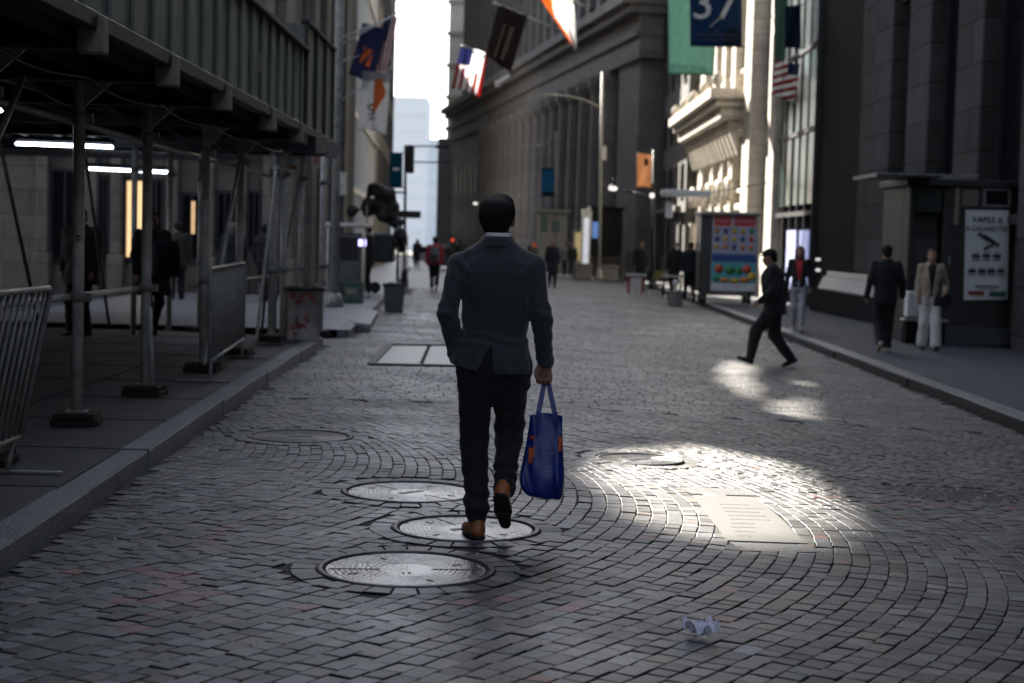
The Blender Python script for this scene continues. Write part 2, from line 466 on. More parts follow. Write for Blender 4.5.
mr = N.new('ShaderNodeMapRange'); mr.inputs['From Min'].default_value = .3; mr.inputs['From Max'].default_value = .7; mr.inputs['To Min'].default_value = .25; mr.inputs['To Max'].default_value = 1.95
L.new(n1.outputs['Fac'], mr.inputs['Value'])
mx = N.new('ShaderNodeMix'); mx.data_type = 'RGBA'; mx.blend_type = 'MULTIPLY'; mx.inputs['Factor'].default_value = 1
L.new(at_.outputs['Color'], mx.inputs['A']); L.new(mr.outputs['Result'], mx.inputs['B']); n3 = N.new('ShaderNodeTexNoise'); n3.inputs['Scale'].default_value = .55; n3.inputs['Detail'].default_value = 7; n3.inputs['Roughness'].default_value = .6
L.new(tc.outputs['Object'], n3.inputs['Vector'])
r3 = N.new('ShaderNodeMapRange'); r3.inputs['From Min'].default_value = .35; r3.inputs['From Max'].default_value = .65; r3.inputs['To Min'].default_value = .68; r3.inputs['To Max'].default_value = 1.25; L.new(n3.outputs['Fac'], r3.inputs['Value'])
m3 = N.new('ShaderNodeMix'); m3.data_type = 'RGBA'; m3.blend_type = 'MULTIPLY'; m3.inputs['Factor'].default_value = 1
L.new(mx.outputs['Result'], m3.inputs['A']); L.new(r3.outputs['Result'], m3.inputs['B']); L.new(m3.outputs['Result'], b.inputs['Base Color'])
r2 = N.new('ShaderNodeMapRange'); r2.inputs['From Min'].default_value = .3; r2.inputs['From Max'].default_value = .7; r2.inputs['To Min'].default_value = .42; r2.inputs['To Max'].default_value = .62
L.new(n2.outputs['Fac'], r2.inputs['Value']); L.new(r2.outputs['Result'], b.inputs['Roughness'])
bp = N.new('ShaderNodeBump'); bp.inputs['Strength'].default_value = .35; bp.inputs['Distance'].default_value = .0016
L.new(n1.outputs['Fac'], bp.inputs['Height']); L.new(bp.outputs['Normal'], b.inputs['Normal'])
sp_ = N.new('ShaderNodeMapRange'); sp_.inputs['To Min'].default_value = .0; sp_.inputs['To Max'].default_value = .8; L.new(at_.outputs['Alpha'], sp_.inputs['Value']); L.new(sp_.outputs['Result'], b.inputs['Specular IOR Level'])
road = mesh_np('cobbled_road', V, Fq, m, smooth=False); road['kind'] = 'structure'
ca = road.data.color_attributes.new('tint', 'FLOAT_COLOR', 'POINT')
cc = np.ones((nq, 12, 4), np.float32); cc[..., :3] = np.array(tints, np.float32)[:, None, :]; cc[:, 4:, 3] = 0; cc[:, 4:, :3] *= .5   # dirt lies along the joints
ca.data.foreach_set('color', cc.ravel())

# ------------------------------------------------------------------ pavements and kerbs
HK = .13
def kerb_run(poly, side, wid, seg, name, mt='kerb', hk=HK):
    """granite kerb stones along the road edge; side -1: the stone lies to the left of the line"""
    b = MB(); pts = [Vector((p[0], p[1])) for p in poly]
    d = [0]
    for i in range(1, len(pts)): d.append(d[-1]+(pts[i]-pts[i-1]).length)
    px = [p.x for p in pts]; py = [p.y for p in pts]
    P = lambda s_: Vector((float(np.interp(s_, d, px)), float(np.interp(s_, d, py))))
    s_ = 0.0
    while s_ < d[-1]-.05:
        e = min(d[-1], s_+seg*random.uniform(.85, 1.15))
        a, c = P(s_+.004), P(e-.004); t = (c-a).normalized(); nrm = Vector((-t.y, t.x))*(1 if side < 0 else -1)
        o = random.gauss(0, .006); hh = hk+random.gauss(0, .004)
        q = []
        bb = min(.012, wid*.3)
        prof = [(o, -.1), (o+.004, hh-bb), (o+bb, hh), (wid-bb, hh), (wid, hh-bb), (wid, -.1)]
        for p in (a, c):
            for (f_, z) in prof:
                w2 = p+nrm*f_; q.append((w2.x, w2.y, gz(p.x, p.y)+z))
        k = len(prof)
        b.add(q, [(i, (i+1) % k, k+(i+1) % k, k+i) for i in range(k)]+[tuple(range(k))[::-1], tuple(range(k, 2*k))])
        s_ = e
    return tag(b.build(name, M[mt]), kind='structure')
kerb_run(KL, -1, .2, 1.5, 'kerb'); kerb_run(KR[:-2], 1, .24, 1.8, 'kerb'); kerb_run(KL2[:-1], -1, .2, 1.6, 'kerb')
M['face_strip'] = mat('dark_face_strip', (.02, .019, .018), .6, metal=.3, var=.4)
kerb_run([(x-.034, y) for x, y in KR[:-2]], 1, .014, 3.0, 'kerb_face_strip', 'face_strip', HK-.012)  # thin dark strip added over the road face of the right kerb
def sheet(rows, name, mt):
    b = MB()
    for (r0, r1) in zip(rows[:-1], rows[1:]):
        n = len(r0); b.add(list(r0)+list(r1), [(i, i+1, n+i+1, n+i) for i in range(n-1)])
    return tag(b.build(name, mt), kind='structure')
z_ = HK-.003
ysL = np.linspace(2.5, Y_END, 8)
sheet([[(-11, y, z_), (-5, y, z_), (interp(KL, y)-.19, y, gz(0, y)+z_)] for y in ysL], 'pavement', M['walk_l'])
ysR = np.concatenate([np.linspace(2.5, 60, 16), np.linspace(65, 125, 8)])
sheet([[(interp(KR, y)+.23, y, gz(interp(KR, y), y)+z_), (8, y, gz(8, y)+z_), (12, y, gz(12, y)+z_)] for y in ysR], 'pavement', M['walk_r'])
ysM = np.concatenate([np.linspace(Y_NEXT, 60, 10), np.linspace(65, 128, 8)])
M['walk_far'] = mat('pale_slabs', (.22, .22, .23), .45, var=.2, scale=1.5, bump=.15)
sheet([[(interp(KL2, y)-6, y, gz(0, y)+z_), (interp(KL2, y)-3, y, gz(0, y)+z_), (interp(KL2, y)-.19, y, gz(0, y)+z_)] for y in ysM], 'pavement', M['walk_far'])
# end of the near pavement, and the side street beyond it
kb = MB(); kb.bbox((-11, Y_END-.02, gz(0, Y_END)-.1), (KL[-1][0]-.0, Y_END+.16, gz(0, Y_END)+HK-.004), .012); kb.build('kerb', M['kerb'])['kind'] = 'structure'
M['side_asphalt'] = mat('blue_grey_asphalt', (.07, .078, .092), .55, var=.25, scale=2, bump=.3, bscale=80)
sheet([[(-30, y, gz(0, y)+.012), (-3.3 if y < Y_NEXT else interp(KL2, y)-6.02, y, gz(0, y)+.012)] for y in (Y_END+.17, Y_NEXT-.02, Y_NEXT, 41)], 'side_street', M['side_asphalt'])
# expansion joints of the pavements
M['joint'] = mat('joint', (.03, .03, .03), .9)
jb = MB()
for y in np.arange(4, Y_END-.3, 1.6): jb.box((-10.9, y, z_+.0), (interp(KL, y)-.2, y+.014, z_+.004))
for x in (-3.9, -5.4): jb.box((x, 3, z_), (x+.014, Y_END-.1, z_+.004))
jb.build('pavement_joints', M['joint'])['kind'] = 'structure'
M['iron_dull'] = mat('rusty_dull_iron', (.10, .098, .095), .5, metal=.5, var=.4, scale=9, bump=.4, bscale=55)
# ------------------------------------------------------------------ covers, plaque, hatch, paper
def manhole(i, label, mt='iron', group='round iron covers in the carriageway'):
    p, r = HP[i]; rc = .009; t = thing('manhole_cover', label, 'manhole cover', p, random.random()*3, group)
    z0 = .004
    MB().lathe([(r-.004, -.03), (r-.004, z0-.002), (r+.002, z0+.003), (r+.022, z0+.003), (r+.026, z0), (r+.026, -.03)], 48, close=False).build('frame', M['iron_dull'], t)
    z0 = z0-rc
    pr = [(.001, z0+.002)]
    x = .14
    pr.append((x-.01, z0+.002))
    while x < r-.03:
        pr += [(x, z0+.0004), (x+.007, z0+.0004), (x+.009, z0+.002), (x+.021, z0+.002)]; x += .025
    pr += [(r-.018, z0+.002), (r-.02, z0-.012), (r-.012, z0-.012)]
    b = MB().lathe(pr, 48, smooth=False, close=False)
    b.box((-.09, -.02, z0+.0015), (.09, -.008, z0+.006)); b.box((-.09, .008, z0+.0015), (.09, .02, z0+.006))
    for a in range(4):
        R_ = Matrix.Rotation(a*math.pi/2+.4, 4, 'Z')
        b.box((r*.62, -.009, z0-.001), (r*.74, .009, z0+.0035), 1, R_)
    b.box((-.004, -r+.03, z0+.001), (.004, -.12, z0+.0036), 1); b.box((-.004, .12, z0+.001), (.004, r-.03, z0+.0036), 1)
    b.build('lid', [M[mt], M['iron_dark']], t)
    return t
manhole(0, 'round iron manhole cover with concentric ribs, nearest of the three in a cluster')
manhole(1, 'round iron manhole cover right under the feet of the man in the suit')
manhole(2, 'round shiny manhole cover left of the walking man, farthest of the three in a cluster')
manhole(3, 'small bright manhole cover in the sunlit patch behind the stone plaque')
manhole(4, 'dull worn manhole cover among the curved stones near the left kerb', 'iron_dull')

M['hatch'] = mat('worn_hatch_steel', (.15, .15, .148), .42, metal=.7, var=.3, scale=5, bump=.2, bscale=60, rvar=.1)
M['plaque'] = mat('pale_stone_plaque', (.125, .12, .11), .6, var=.12, scale=4, bump=.15, bscale=90)
M['plaque_edge'] = mat('grey_border_stone', (.12, .12, .12), .55, var=.2, scale=6, bump=.3)
pc = sum((p for p in PLQ), Vector())/4
t = thing('stone_plaque', 'pale engraved stone slab set flush into the cobbles in the sunlit patch', 'plaque', pc)
def slab(P, z0, z1, mt, name, par, org, shrink=.99):
    c = sum((Vector(p) for p in P), Vector())/len(P)
    q = [c+(Vector(p)-c)*shrink-org for p in P]; n = len(q)
    b = MB(); b.add([(p.x, p.y, p.z+z0) for p in q]+[(p.x, p.y, p.z+z1) for p in q],
                    [tuple(range(n))[::-1], tuple(range(n, 2*n))]+[(i, (i+1) % n, n+(i+1) % n, n+i) for i in range(n)])
    return b.build(name, mt, par)
for P in PLS: slab(P, -.04, .002, M['plaque_edge'], 'border_stone', t, pc, .97)
e = MB()
q_ = [pc+(Vector(p)-pc)*.99-pc for p in PLQ]
e.add([(p.x, p.y, p.z-.04) for p in q_]+[(p.x, p.y, p.z+.003) for p in q_], [(3, 2, 1, 0), (4, 5, 6, 7), (0, 1, 5, 4), (1, 2, 6, 5), (2, 3, 7, 6), (3, 0, 4, 7)])
ax = (PLQ[1]-PLQ[0]); ay = (PLQ[3]-PLQ[0])
for k, (l0, l1) in enumerate(((.2, .34), (.2, .42), (.2, .5), (.25, .55), (.28, .8), (.3, .85), (.3, .8), (.3, .86), (.3, .74))):
    f_ = .9-k*.085; xx = l0
    while xx < l1:
        ww = random.uniform(.02, .05)
        a = PLQ[0]+ax*xx+ay*f_-pc; c = a+ax*ww
        e.bar((a.x, a.y, a.z+.0035), (c.x, c.y, c.z+.0035), .028, .002, 1); xx += ww+.018
e.build('slab', [M['plaque'], mat('worn_engraving', (.10, .096, .09), .6)], t)

hc = sum((p for p in HATCH), Vector())/4
t = thing('steel_hatch', 'large rectangular double steel hatch with raised rim in the road before the far left kerb', 'hatch', hc)
h1 = [HATCH[0].lerp(HATCH[1], .49), HATCH[3].lerp(HATCH[2], .49)]
h2 = [HATCH[0].lerp(HATCH[1], .51), HATCH[3].lerp(HATCH[2], .51)]
slab([HATCH[0], h1[0], h1[1], HATCH[3]], -.03, .004, M['hatch'], 'door_leaf', t, hc, .95)
slab([h2[0], HATCH[1], HATCH[2], h2[1]], -.03, .004, M['hatch'], 'door_leaf', t, hc, .95)
b = MB()
for i in range(4):
    a, c = HATCH[i]-hc, HATCH[(i+1) % 4]-hc; b.bar((a.x, a.y, a.z+.01), (c.x, c.y, c.z+.01), .09, .03)
b.build('rim', M['iron_dark'], t)
gc = sum((p for p in GRATE), Vector())/4
t = thing('drain_plate', 'worn dark iron plate sunk in the cobbles near the right kerb', 'drain cover', gc)
b = MB(); q_ = [(gc+(p-gc)*.98)-gc for p in GRATE]
b.add([(p.x, p.y, p.z-.05) for p in q_]+[(p.x, p.y, p.z-.004) for p in q_], [(3, 2, 1, 0), (4, 5, 6, 7), (0, 1, 5, 4), (1, 2, 6, 5), (2, 3, 7, 6), (3, 0, 4, 7)])
for i in range(60):
    a, c = random.random(), random.random()
    p = GRATE[0].lerp(GRATE[1], a).lerp(GRATE[3].lerp(GRATE[2], a), c)-gc; s_ = random.uniform(.008, .018)
    b.bbox((p.x-s_, p.y-s_, p.z-.006), (p.x+s_, p.y+s_, p.z+.004), .004, 1)
b.build('plate', [M['iron_dark'], M['iron']], t)

pp = G(700, 640); V = []; Fq = []
nn = 14
for i in range(nn):
    for j in range(nn):
        a, c = i/(nn-1)-.5, j/(nn-1)-.5
        fold = abs(math.sin(a*7+c*3))*.035+abs(math.sin(c*9-a*4))*.022
        z = .008+fold+(abs(a)**2)*.09+random.uniform(0, .014)
        V.append((a*.125+random.gauss(0, .003)-c*.02, c*.11+random.gauss(0, .003), z))
for i in range(nn-1):
    for j in range(nn-1): Fq.append((i*nn+j, (i+1)*nn+j, (i+1)*nn+j+1, i*nn+j+1))
M['paper'] = mat('crumpled_paper', (.78, .76, .86), .7, var=.15, scale=20)
o = mesh_np('crumpled_paper', V, Fq, M['paper'], smooth=False); o.location = pp; o.rotation_euler = (0, 0, .15)
sm = o.modifiers.new('thick', 'SOLIDIFY'); sm.thickness = .0015
tag(o, 'crumpled lilac white scrap of paper lying on the cobbles', 'litter')
# ------------------------------------------------------------------ implicit surfaces -> one continuous mesh
class Sdf:
    def __init__(s, lo, hi, h):
        s.lo = np.array(lo, float); s.h = h
        s.n = [int(math.ceil((hi[i]-lo[i])/h))+1 for i in range(3)]
        s.ax = [s.lo[i]+h*np.arange(s.n[i]) for i in range(3)]
        s.D = np.full(s.n, 1.0, np.float32)
    def sl(s, lo, hi, mg):
        r = []
        for i in range(3):
            a = int(max(0, math.floor((lo[i]-mg-s.lo[i])/s.h))); b = int(min(s.n[i], math.ceil((hi[i]+mg-s.lo[i])/s.h)+1))
            if b <= a: return None
            r.append(slice(a, b))
        return tuple(r)
    def grid(s, q):
        return s.ax[0][q[0]][:, None, None], s.ax[1][q[1]][None, :, None], s.ax[2][q[2]][None, None, :]
    def mix(s, lo, hi, fn, k=.02, sub=False):
        q = s.sl(lo, hi, k+3*s.h)
        if q is None: return
        d = fn(*s.grid(q)).astype(np.float32); o = s.D[q]
        if sub: s.D[q] = np.maximum(o, -d); return
        if k <= 0: s.D[q] = np.minimum(o, d); return
        h_ = np.clip(.5+.5*(o-d)/k, 0, 1)
        s.D[q] = o+(d-o)*h_-k*h_*(1-h_)
    def cap(s, a, b, ra, rb=None, k=.02, fl=(1, 1, 1), sub=False):
        rb = ra if rb is None else rb; a = np.array(a, float); b = np.array(b, float); m_ = max(ra, rb)
        fl = np.array(fl, float)
        lo = np.minimum(a, b)-m_*np.maximum(1, fl); hi = np.maximum(a, b)+m_*np.maximum(1, fl)
        e = (b-a)/fl; l2 = float(e@e)+1e-9
        def fn(x, y, z):
            X, Y, Z = (x-a[0])/fl[0], (y-a[1])/fl[1], (z-a[2])/fl[2]
            t = np.clip((X*e[0]+Y*e[1]+Z*e[2])/l2, 0, 1)
            return (np.sqrt((X-t*e[0])**2+(Y-t*e[1])**2+(Z-t*e[2])**2)-(ra+(rb-ra)*t))*min(1, fl.min())
        s.mix(lo, hi, fn, k, sub)
    def ell(s, c, r, k=.02, rot=None, sub=False):
        c = np.array(c, float); r = np.array(r, float); m_ = r.max()
        Rm = np.eye(3) if rot is None else np.array(rot.to_3x3() if hasattr(rot, 'to_3x3') else rot).T
        def fn(x, y, z):
            X, Y, Z = x-c[0], y-c[1], z-c[2]
            a = (Rm[0, 0]*X+Rm[0, 1]*Y+Rm[0, 2]*Z, Rm[1, 0]*X+Rm[1, 1]*Y+Rm[1, 2]*Z, Rm[2, 0]*X+Rm[2, 1]*Y+Rm[2, 2]*Z)
            k0 = np.sqrt(sum((a[i]/r[i])**2 for i in range(3))); k1 = np.sqrt(sum((a[i]/r[i]**2)**2 for i in range(3)))+1e-6
            return k0*(k0-1)/k1
        s.mix(c-m_, c+m_, fn, k, sub)
    def loft(s, st, k=.02, n=2.4, sub=False, shear=None):
        """stations (z, cx, cy, rx, ry)"""
        st = np.array(sorted(st), float); z_ = st[:, 0]
        lo = [(st[:, 1]-st[:, 3]).min(), (st[:, 2]-st[:, 4]).min(), z_[0]]; hi = [(st[:, 1]+st[:, 3]).max(), (st[:, 2]+st[:, 4]).max(), z_[-1]]
        def fn(x, y, z):
            g = [np.interp(z, z_, st[:, i]) for i in range(1, 5)]
            q = (np.abs((x-g[0])/g[2])**n+np.abs((y-g[1])/g[3])**n)**(1/n)
            return np.maximum((q-1)*np.minimum(g[2], g[3]), np.maximum(z-z_[-1], z_[0]-z))
        s.mix(lo, hi, fn, k, sub)
    def warp(s, fn):
        s.D += fn(s.ax[0][:, None, None], s.ax[1][None, :, None], s.ax[2][None, None, :]).astype(np.float32)
    def cut(s, fn):
        s.D = np.maximum(s.D, fn(s.ax[0][:, None, None], s.ax[1][None, :, None], s.ax[2][None, None, :]).astype(np.float32))
    def mesh(s):
        D = s.D; I = D < 0
        nx, ny_, nz = D.shape
        c = [I[i:nx-1+i, j:ny_-1+j, k:nz-1+k] for i in (0, 1) for j in (0, 1) for k in (0, 1)]
        sm = sum(q.astype(np.int8) for q in c); act = (sm > 0) & (sm < 8)
        ci = np.argwhere(act)
        if len(ci) == 0: return np.zeros((0, 3)), np.zeros((0, 4), int)
        idx = np.full(act.shape, -1, np.int64); idx[act] = np.arange(len(ci))
        P = np.zeros((len(ci), 3)); cnt = np.zeros(len(ci))
        off = [(i, j, k) for i in (0, 1) for j in (0, 1) for k in (0, 1)]
        val = {o: D[ci[:, 0]+o[0], ci[:, 1]+o[1], ci[:, 2]+o[2]].astype(float) for o in off}
        for a in off:
            for ax_ in range(3):
                if a[ax_] == 0:
                    b_ = list(a); b_[ax_] = 1; b_ = tuple(b_)
                    va, vb = val[a], val[b_]; cr = (va < 0) != (vb < 0)
                    t = np.where(cr, va/(va-vb+1e-12*(va == vb)), 0)
                    for q in range(3):
                        P[:, q] += np.where(cr, a[q]+(t if q == ax_ else 0), 0)
                    cnt += cr
        P = P/np.maximum(cnt, 1)[:, None]+ci
        V = s.lo+P*s.h
        F_ = []
        for ax_ in range(3):
            o1, o2 = [(1, 2), (2, 0), (0, 1)][ax_]
            sa = [slice(None)]*3; sb = [slice(None)]*3; sa[ax_] = slice(0, -1); sb[ax_] = slice(1, None)
            A, B = I[tuple(sa)], I[tuple(sb)]; e = np.argwhere(A != B)
            ok = (e[:, o1] > 0) & (e[:, o2] > 0) & (e[:, o1] < s.n[o1]-1) & (e[:, o2] < s.n[o2]-1); e = e[ok]
            f4 = []
            for (d1, d2) in ((0, 0), (1, 0), (1, 1), (0, 1)):
                q = e.copy(); q[:, o1] -= d1; q[:, o2] -= d2; f4.append(idx[q[:, 0], q[:, 1], q[:, 2]])
            f4 = np.stack(f4, 1); ins = A[e[:, 0], e[:, 1], e[:, 2]]
            f4[~ins] = f4[~ins][:, ::-1]
            F_.append(f4)
        return V, np.concatenate(F_)
    def build(s, name, mt, parent=None, smooth_it=1):
        V, Fq = s.mesh()
        for _ in range(smooth_it):      # light relaxation
            acc = np.zeros_like(V); n_ = np.zeros(len(V))
            for a, b_ in ((0, 1), (1, 2), (2, 3), (3, 0)):
                np.add.at(acc, Fq[:, a], V[Fq[:, b_]]); np.add.at(n_, Fq[:, a], 1)
                np.add.at(acc, Fq[:, b_], V[Fq[:, a]]); np.add.at(n_, Fq[:, b_], 1)
            V = V*.5+.5*acc/np.maximum(n_, 1)[:, None]
        return mesh_np(name, V, Fq, mt, parent)

def ik(a, b, l1, l2, pole):
    a, b, pole = Vector(a), Vector(b), Vector(pole)
    d = b-a; L_ = min(d.length, (l1+l2)*.999); dn = d.normalized()
    x = (l1*l1-l2*l2+L_*L_)/(2*L_); h_ = math.sqrt(max(0, l1*l1-x*x))
    p = pole-dn*pole.dot(dn); p.normalize()
    return a+dn*x+p*h_

def wob(a, f, seed=0):
    r_ = np.random.default_rng(seed); k = r_.normal(0, 1, (5, 3))*f; ph = r_.uniform(0, 6.28, 5)
    return lambda x, y, z: a*sum(np.sin(k[i, 0]*x+k[i, 1]*y+k[i, 2]*z+ph[i]) for i in range(5))/2.2

def hand(S_, w, d, n, s, k=.006, curl=1.0, thumb=1):
    """w wrist, d direction of the fingers, n towards the palm side, s across the knuckles (thumb at +s)"""
    w, d, n, s = Vector(w), Vector(d).normalized(), Vector(n).normalized(), Vector(s).normalized()
    S_.cap(w-d*.03, w+d*.02, .025, .026, .012)
    for q in (-.026, -.009, .009, .026): S_.cap(w+d*.015+s*q*.6, w+d*.085+s*q, .015, .0125, .012)
    for i, (q, L_) in enumerate(((-.030, .060), (-.010, .074), (.010, .078), (.029, .070))):
        p0 = w+d*.085+s*q
        a1 = .55*curl; a2 = 1.5*curl; a3 = 2.3*curl
        p1 = p0+(d*math.cos(a1)+n*math.sin(a1))*L_*.45
        p2 = p1+(d*math.cos(a2)+n*math.sin(a2))*L_*.33
        p3 = p2+(d*math.cos(a3)+n*math.sin(a3))*L_*.25
        S_.cap(p0, p1, .0112, .0102, k); S_.cap(p1, p2, .0102, .0095, k*.5); S_.cap(p2, p3, .0095, .008, k*.5)
    t0 = w+d*.02+s*.026; t1 = t0+d*.032+s*.018*thumb+n*.014; t2 = t1+d*.028+n*.022-s*.006; t3 = t2+d*.014+n*.012-s*.016
    S_.cap(t0, t1, .016, .0135, .01); S_.cap(t1, t2, .0125, .011, k); S_.cap(t2, t3, .0108, .009, k*.5)

def head(S_, c, fwd, up=(0, 0, 1), k=.015):
    c, fw, u_ = Vector(c), Vector(fwd).normalized(), Vector(up).normalized(); rt = fw.cross(u_).normalized(); u_ = rt.cross(fw)
    B = Matrix((rt, fw, u_)).transposed()
    P = lambda x, y, z: c+rt*x+fw*y+u_*z
    S_.ell(P(0, -.012, .03), (.076, .096, .088), k, B)
    S_.ell(P(0, .022, -.045), (.058, .068, .075), .03, B)
    S_.ell(P(0, .052, -.088), (.03, .03, .024), .025, B)
    S_.cap(P(0, .085, .008), P(0, .104, -.028), .009, .0125, .012)
    for q in (-1, 1):
        S_.ell(P(q*.031, .094, .006), (.016, .012, .010), .0, B, sub=True)
        S_.ell(P(q*.081, -.006, -.012), (.012, .020, .031), .006, B)
        S_.ell(P(q*.03, .082, -.03), (.024, .018, .02), .02, B)
    S_.ell(P(0, .092, -.060), (.022, .010, .007), .008, B)
    return P, B

def person(label, loc, yaw=0.0, H=1.75, vox=.013, hips=0.0, lean=0.0, feet=None, hands=None, face=(0, 1, 0), top=None, legs=None,
           shoes=None, hairm=None, style='short', skin=None, group=None, shirt=None, hat=None, turn=0.0, low=.0, wide=1.0, sleeve=.052):
    """local frame: x right, y the way the body faces, z up; metres for a 1.75 m figure
    feet: ((x, y, z, pitch, outturn) left, right) ankle places; hands: ((x, y, z) wrists)"""
    sc = H/1.75; skin = skin or M['skin']; rr = random.Random(hash(label) % 9999 if False else sum(map(ord, label)))
    feet = feet or ((-.1, 0, 0, 0, .15), (.1, 0, 0, 0, .15)); hands = hands or ((-.25, .06, .84), (.25, .06, .84))
    zh = .92-low
    cl, sn = math.cos(lean), math.sin(lean)
    def up(x, y, z): # upper body leans about the hips
        dz = z-.92
        return (x*wide, y*cl+dz*sn+hips, zh+dz*cl-y*sn)
    hipL, hipR = Vector((-.088, hips, zh)), Vector((.088, hips, zh))
    legsJ = []
    for (fx, fy, fz, pit, out), hp in zip(feet, (hipL, hipR)):
        an = Vector((fx, fy, fz+.085)); kn = ik(hp, an, .43, .42, (fx*.25, 1, .05)); legsJ.append((hp, kn, an, pit, out))
    shL, shR = Vector(up(-.178, 0, 1.435)), Vector(up(.178, 0, 1.435))
    armsJ = []
    for hd, sh, q in zip(hands, (shL, shR), (-1, 1)):
        wr = Vector(hd)
        mx_ = .535
        if (wr-sh).length > mx_: wr = sh+(wr-sh).normalized()*mx_
        el = ik(sh, wr, .285, .255, (q*.5, -1, -.1)); armsJ.append((sh, el, wr))
    hc_ = Vector(up(0, .025, 1.628)); nk = Vector(up(0, -.01, 1.50))
    A = [hc_, *[q for l in legsJ for q in l[:3]], *[q for a in armsJ for q in a]]
    lo = [min(q[i] for q in A)-.24 for i in range(3)]; hi = [max(q[i] for q in A)+.24 for i in range(3)]
    lo[2] = min(lo[2], -.03)
    # body: one continuous figure under the clothes
    B = Sdf(lo, hi, vox)
    B.cap(up(0, 0, .95), up(0, 0, 1.2), .095, .10, .05, fl=(1.15, .85, 1)); B.cap(up(0, 0, 1.2), up(0, 0, 1.38), .11, .11, .05, fl=(1.2, .8, 1))
    B.cap(shL, shR, .05, .05, .05); B.cap(up(0, -.012, 1.42), hc_-Vector((0, .02, .02)), .058, .052, .03)
    for hp, kn, an, pit, out in legsJ: B.cap(hp, kn, .072, .046, .03); B.cap(kn, an, .046, .032, .02)
    for (sh, el, wr), q in zip(armsJ, (-1, 1)):
        B.cap(sh, el, .042, .036, .03); B.cap(el, wr, .036, .026, .02)
        d = (wr-el).normalized(); s_ = Vector((0, 1, 0))-d*d.y
        if s_.length < .2: s_ = Vector((0, 0, 1))-d*d.z
        hand(B, wr, d, Vector((-q, 0, 0)) - d*(-q*d.x), s_, k=.006)
    fw = Vector((face[0], face[1], face[2])); P, HB = head(B, hc_, fw)
    root = B.build('person', skin, None)
    tag(root, label, 'person', group)
    E = MB()
    for q in (-1, 1):
        e_ = P(q*.031, .086, .006)
        E.lathe([(.0005, -.009), (.006, -.006), (.009, 0), (.006, .006), (.0005, .009)], 8, e_)
    E.build('eye', M['hair'], root)
    # trousers
    lg = dict(m=M['black_cloth'], r=(.105, .075, .062), hem=.07); lg.update(legs or {})
    T = Sdf(lo, hi, vox); rl = lg['r']
    T.loft([(zh-.1, 0, hips-.01, .165, .115), (zh+.02, 0, hips-.015, .17, .122), (zh+.14, 0, hips, .15, .105)], .04)
    for i, (hp, kn, an, pit, out) in enumerate(legsJ):
        T.cap(hp+Vector((0, -.01, -.02)), kn, rl[0], rl[1], .03)
        e_ = kn+(an-kn)*(1-lg['hem']/max(.2, (an-kn).length)+.04); T.cap(kn, e_, rl[1], rl[2], .03)
    T.warp(wob(.0045, 26, 3+len(label)))
    T.build('trousers', lg['m'], root)
    # shoes
    sm_ = shoes or M['black_cloth']
    for (hp, kn, an, pit, out), q in zip(legsJ, (-1, 1)):
        Sh = Sdf([an[i]-.28 for i in range(3)], [an[i]+.28 for i in range(3)], min(vox, .011))
        Rm = Matrix.Rotation(-q*out, 3, 'Z') @ Matrix.Rotation(pit, 3, 'X')
        W = lambda x, y, z: an+Rm @ Vector((x, y, z-.085))
        Sh.cap(W(0, -.045, .04), W(0, .06, .037), .038, .040, .02); Sh.cap(W(0, .06, .033), W(0, .155, .026), .040, .028, .02)
        Sh.cap(W(0, -.035, .05), W(0, -.02, .12), .037, .040, .02)
        so_ = Rm.transposed()
        def flat(x, y, z, so_=so_, an=an):
            return -(so_[2][0]*(x-an.x)+so_[2][1]*(y-an.y)+so_[2][2]*(z-an.z)+.083)
        Sh.cut(flat)
        Sh.build('shoe', sm_, root)
    # coat or jacket
    tp = dict(m=M['black_cloth'], hem=.82, th=1.0, flare=.0, open=False, wr=.0, collar=True); tp.update(top or {})
    C = Sdf(lo, hi, vox)
    th = tp['th']; hz_ = tp['hem']
    st = [(hz_, 0, -.008, (.172+tp['flare'])*th, (.122+tp['flare'])*th), (.95, 0, -.008, .175*th, .125*th), (1.08, 0, .0, .165*th, .115*th), (1.25, 0, .004, .178*th, .128*th),
          (1.38, 0, -.004, .180*th, .125*th), (1.45, 0, -.012, .150*th, .098*th), (1.505, 0, -.014, .085, .078)]
    st = [q for q in st if q[0] >= hz_-1e-6]; st.sort()
    z0, z1 = st[0][0], st[-1][0]
    sa = np.array(st)
    def lf(x, y, z):   # loft in the leaning frame
        yy, zz = y-hips, z-zh
        Z = .92+zz*cl+yy*sn; Yl = yy*cl-zz*sn; X = x/wide
        g = [np.interp(Z, sa[:, 0], sa[:, i]) for i in range(1, 5)]
        n = 2.3; qq = (np.abs((X-g[0])/g[2])**n+np.abs((Yl-g[1])/g[3])**n)**(1/n)
        return np.maximum((qq-1)*np.minimum(g[2], g[3]), np.maximum(Z-z1, z0-Z))
    C.mix(lo, hi, lf, .02)
    for sh, el, wr in armsJ:
        C.cap(sh+Vector((0, 0, -.005)), el, .068*th, .056*th, .035); C.cap(el, wr+(wr-el).normalized()*.0, .056*th, sleeve*.95, .02)
    if tp['collar']: C.cap(up(-.03, -.03, 1.50), up(.03, -.03, 1.50), .062, .062, .02, fl=(1, .9, .6))
    C.warp(wob(.006, 22, len(label)))
    if tp['open']:    # worn open: a narrow V down the front
        def V_(x, y, z):
            Z = .92+(z-zh)*cl+(y-hips)*sn; Yl = (y-hips)*cl-(z-zh)*sn
            wv = .012+np.clip((Z-1.0)*.13, 0, .07)+np.clip((1.0-Z)*.12, 0, .06)
            return np.minimum(Yl-.07, wv-np.abs(x))
        C.cut(V_)
    C.build(tp.get('name', 'jacket'), tp['m'], root)
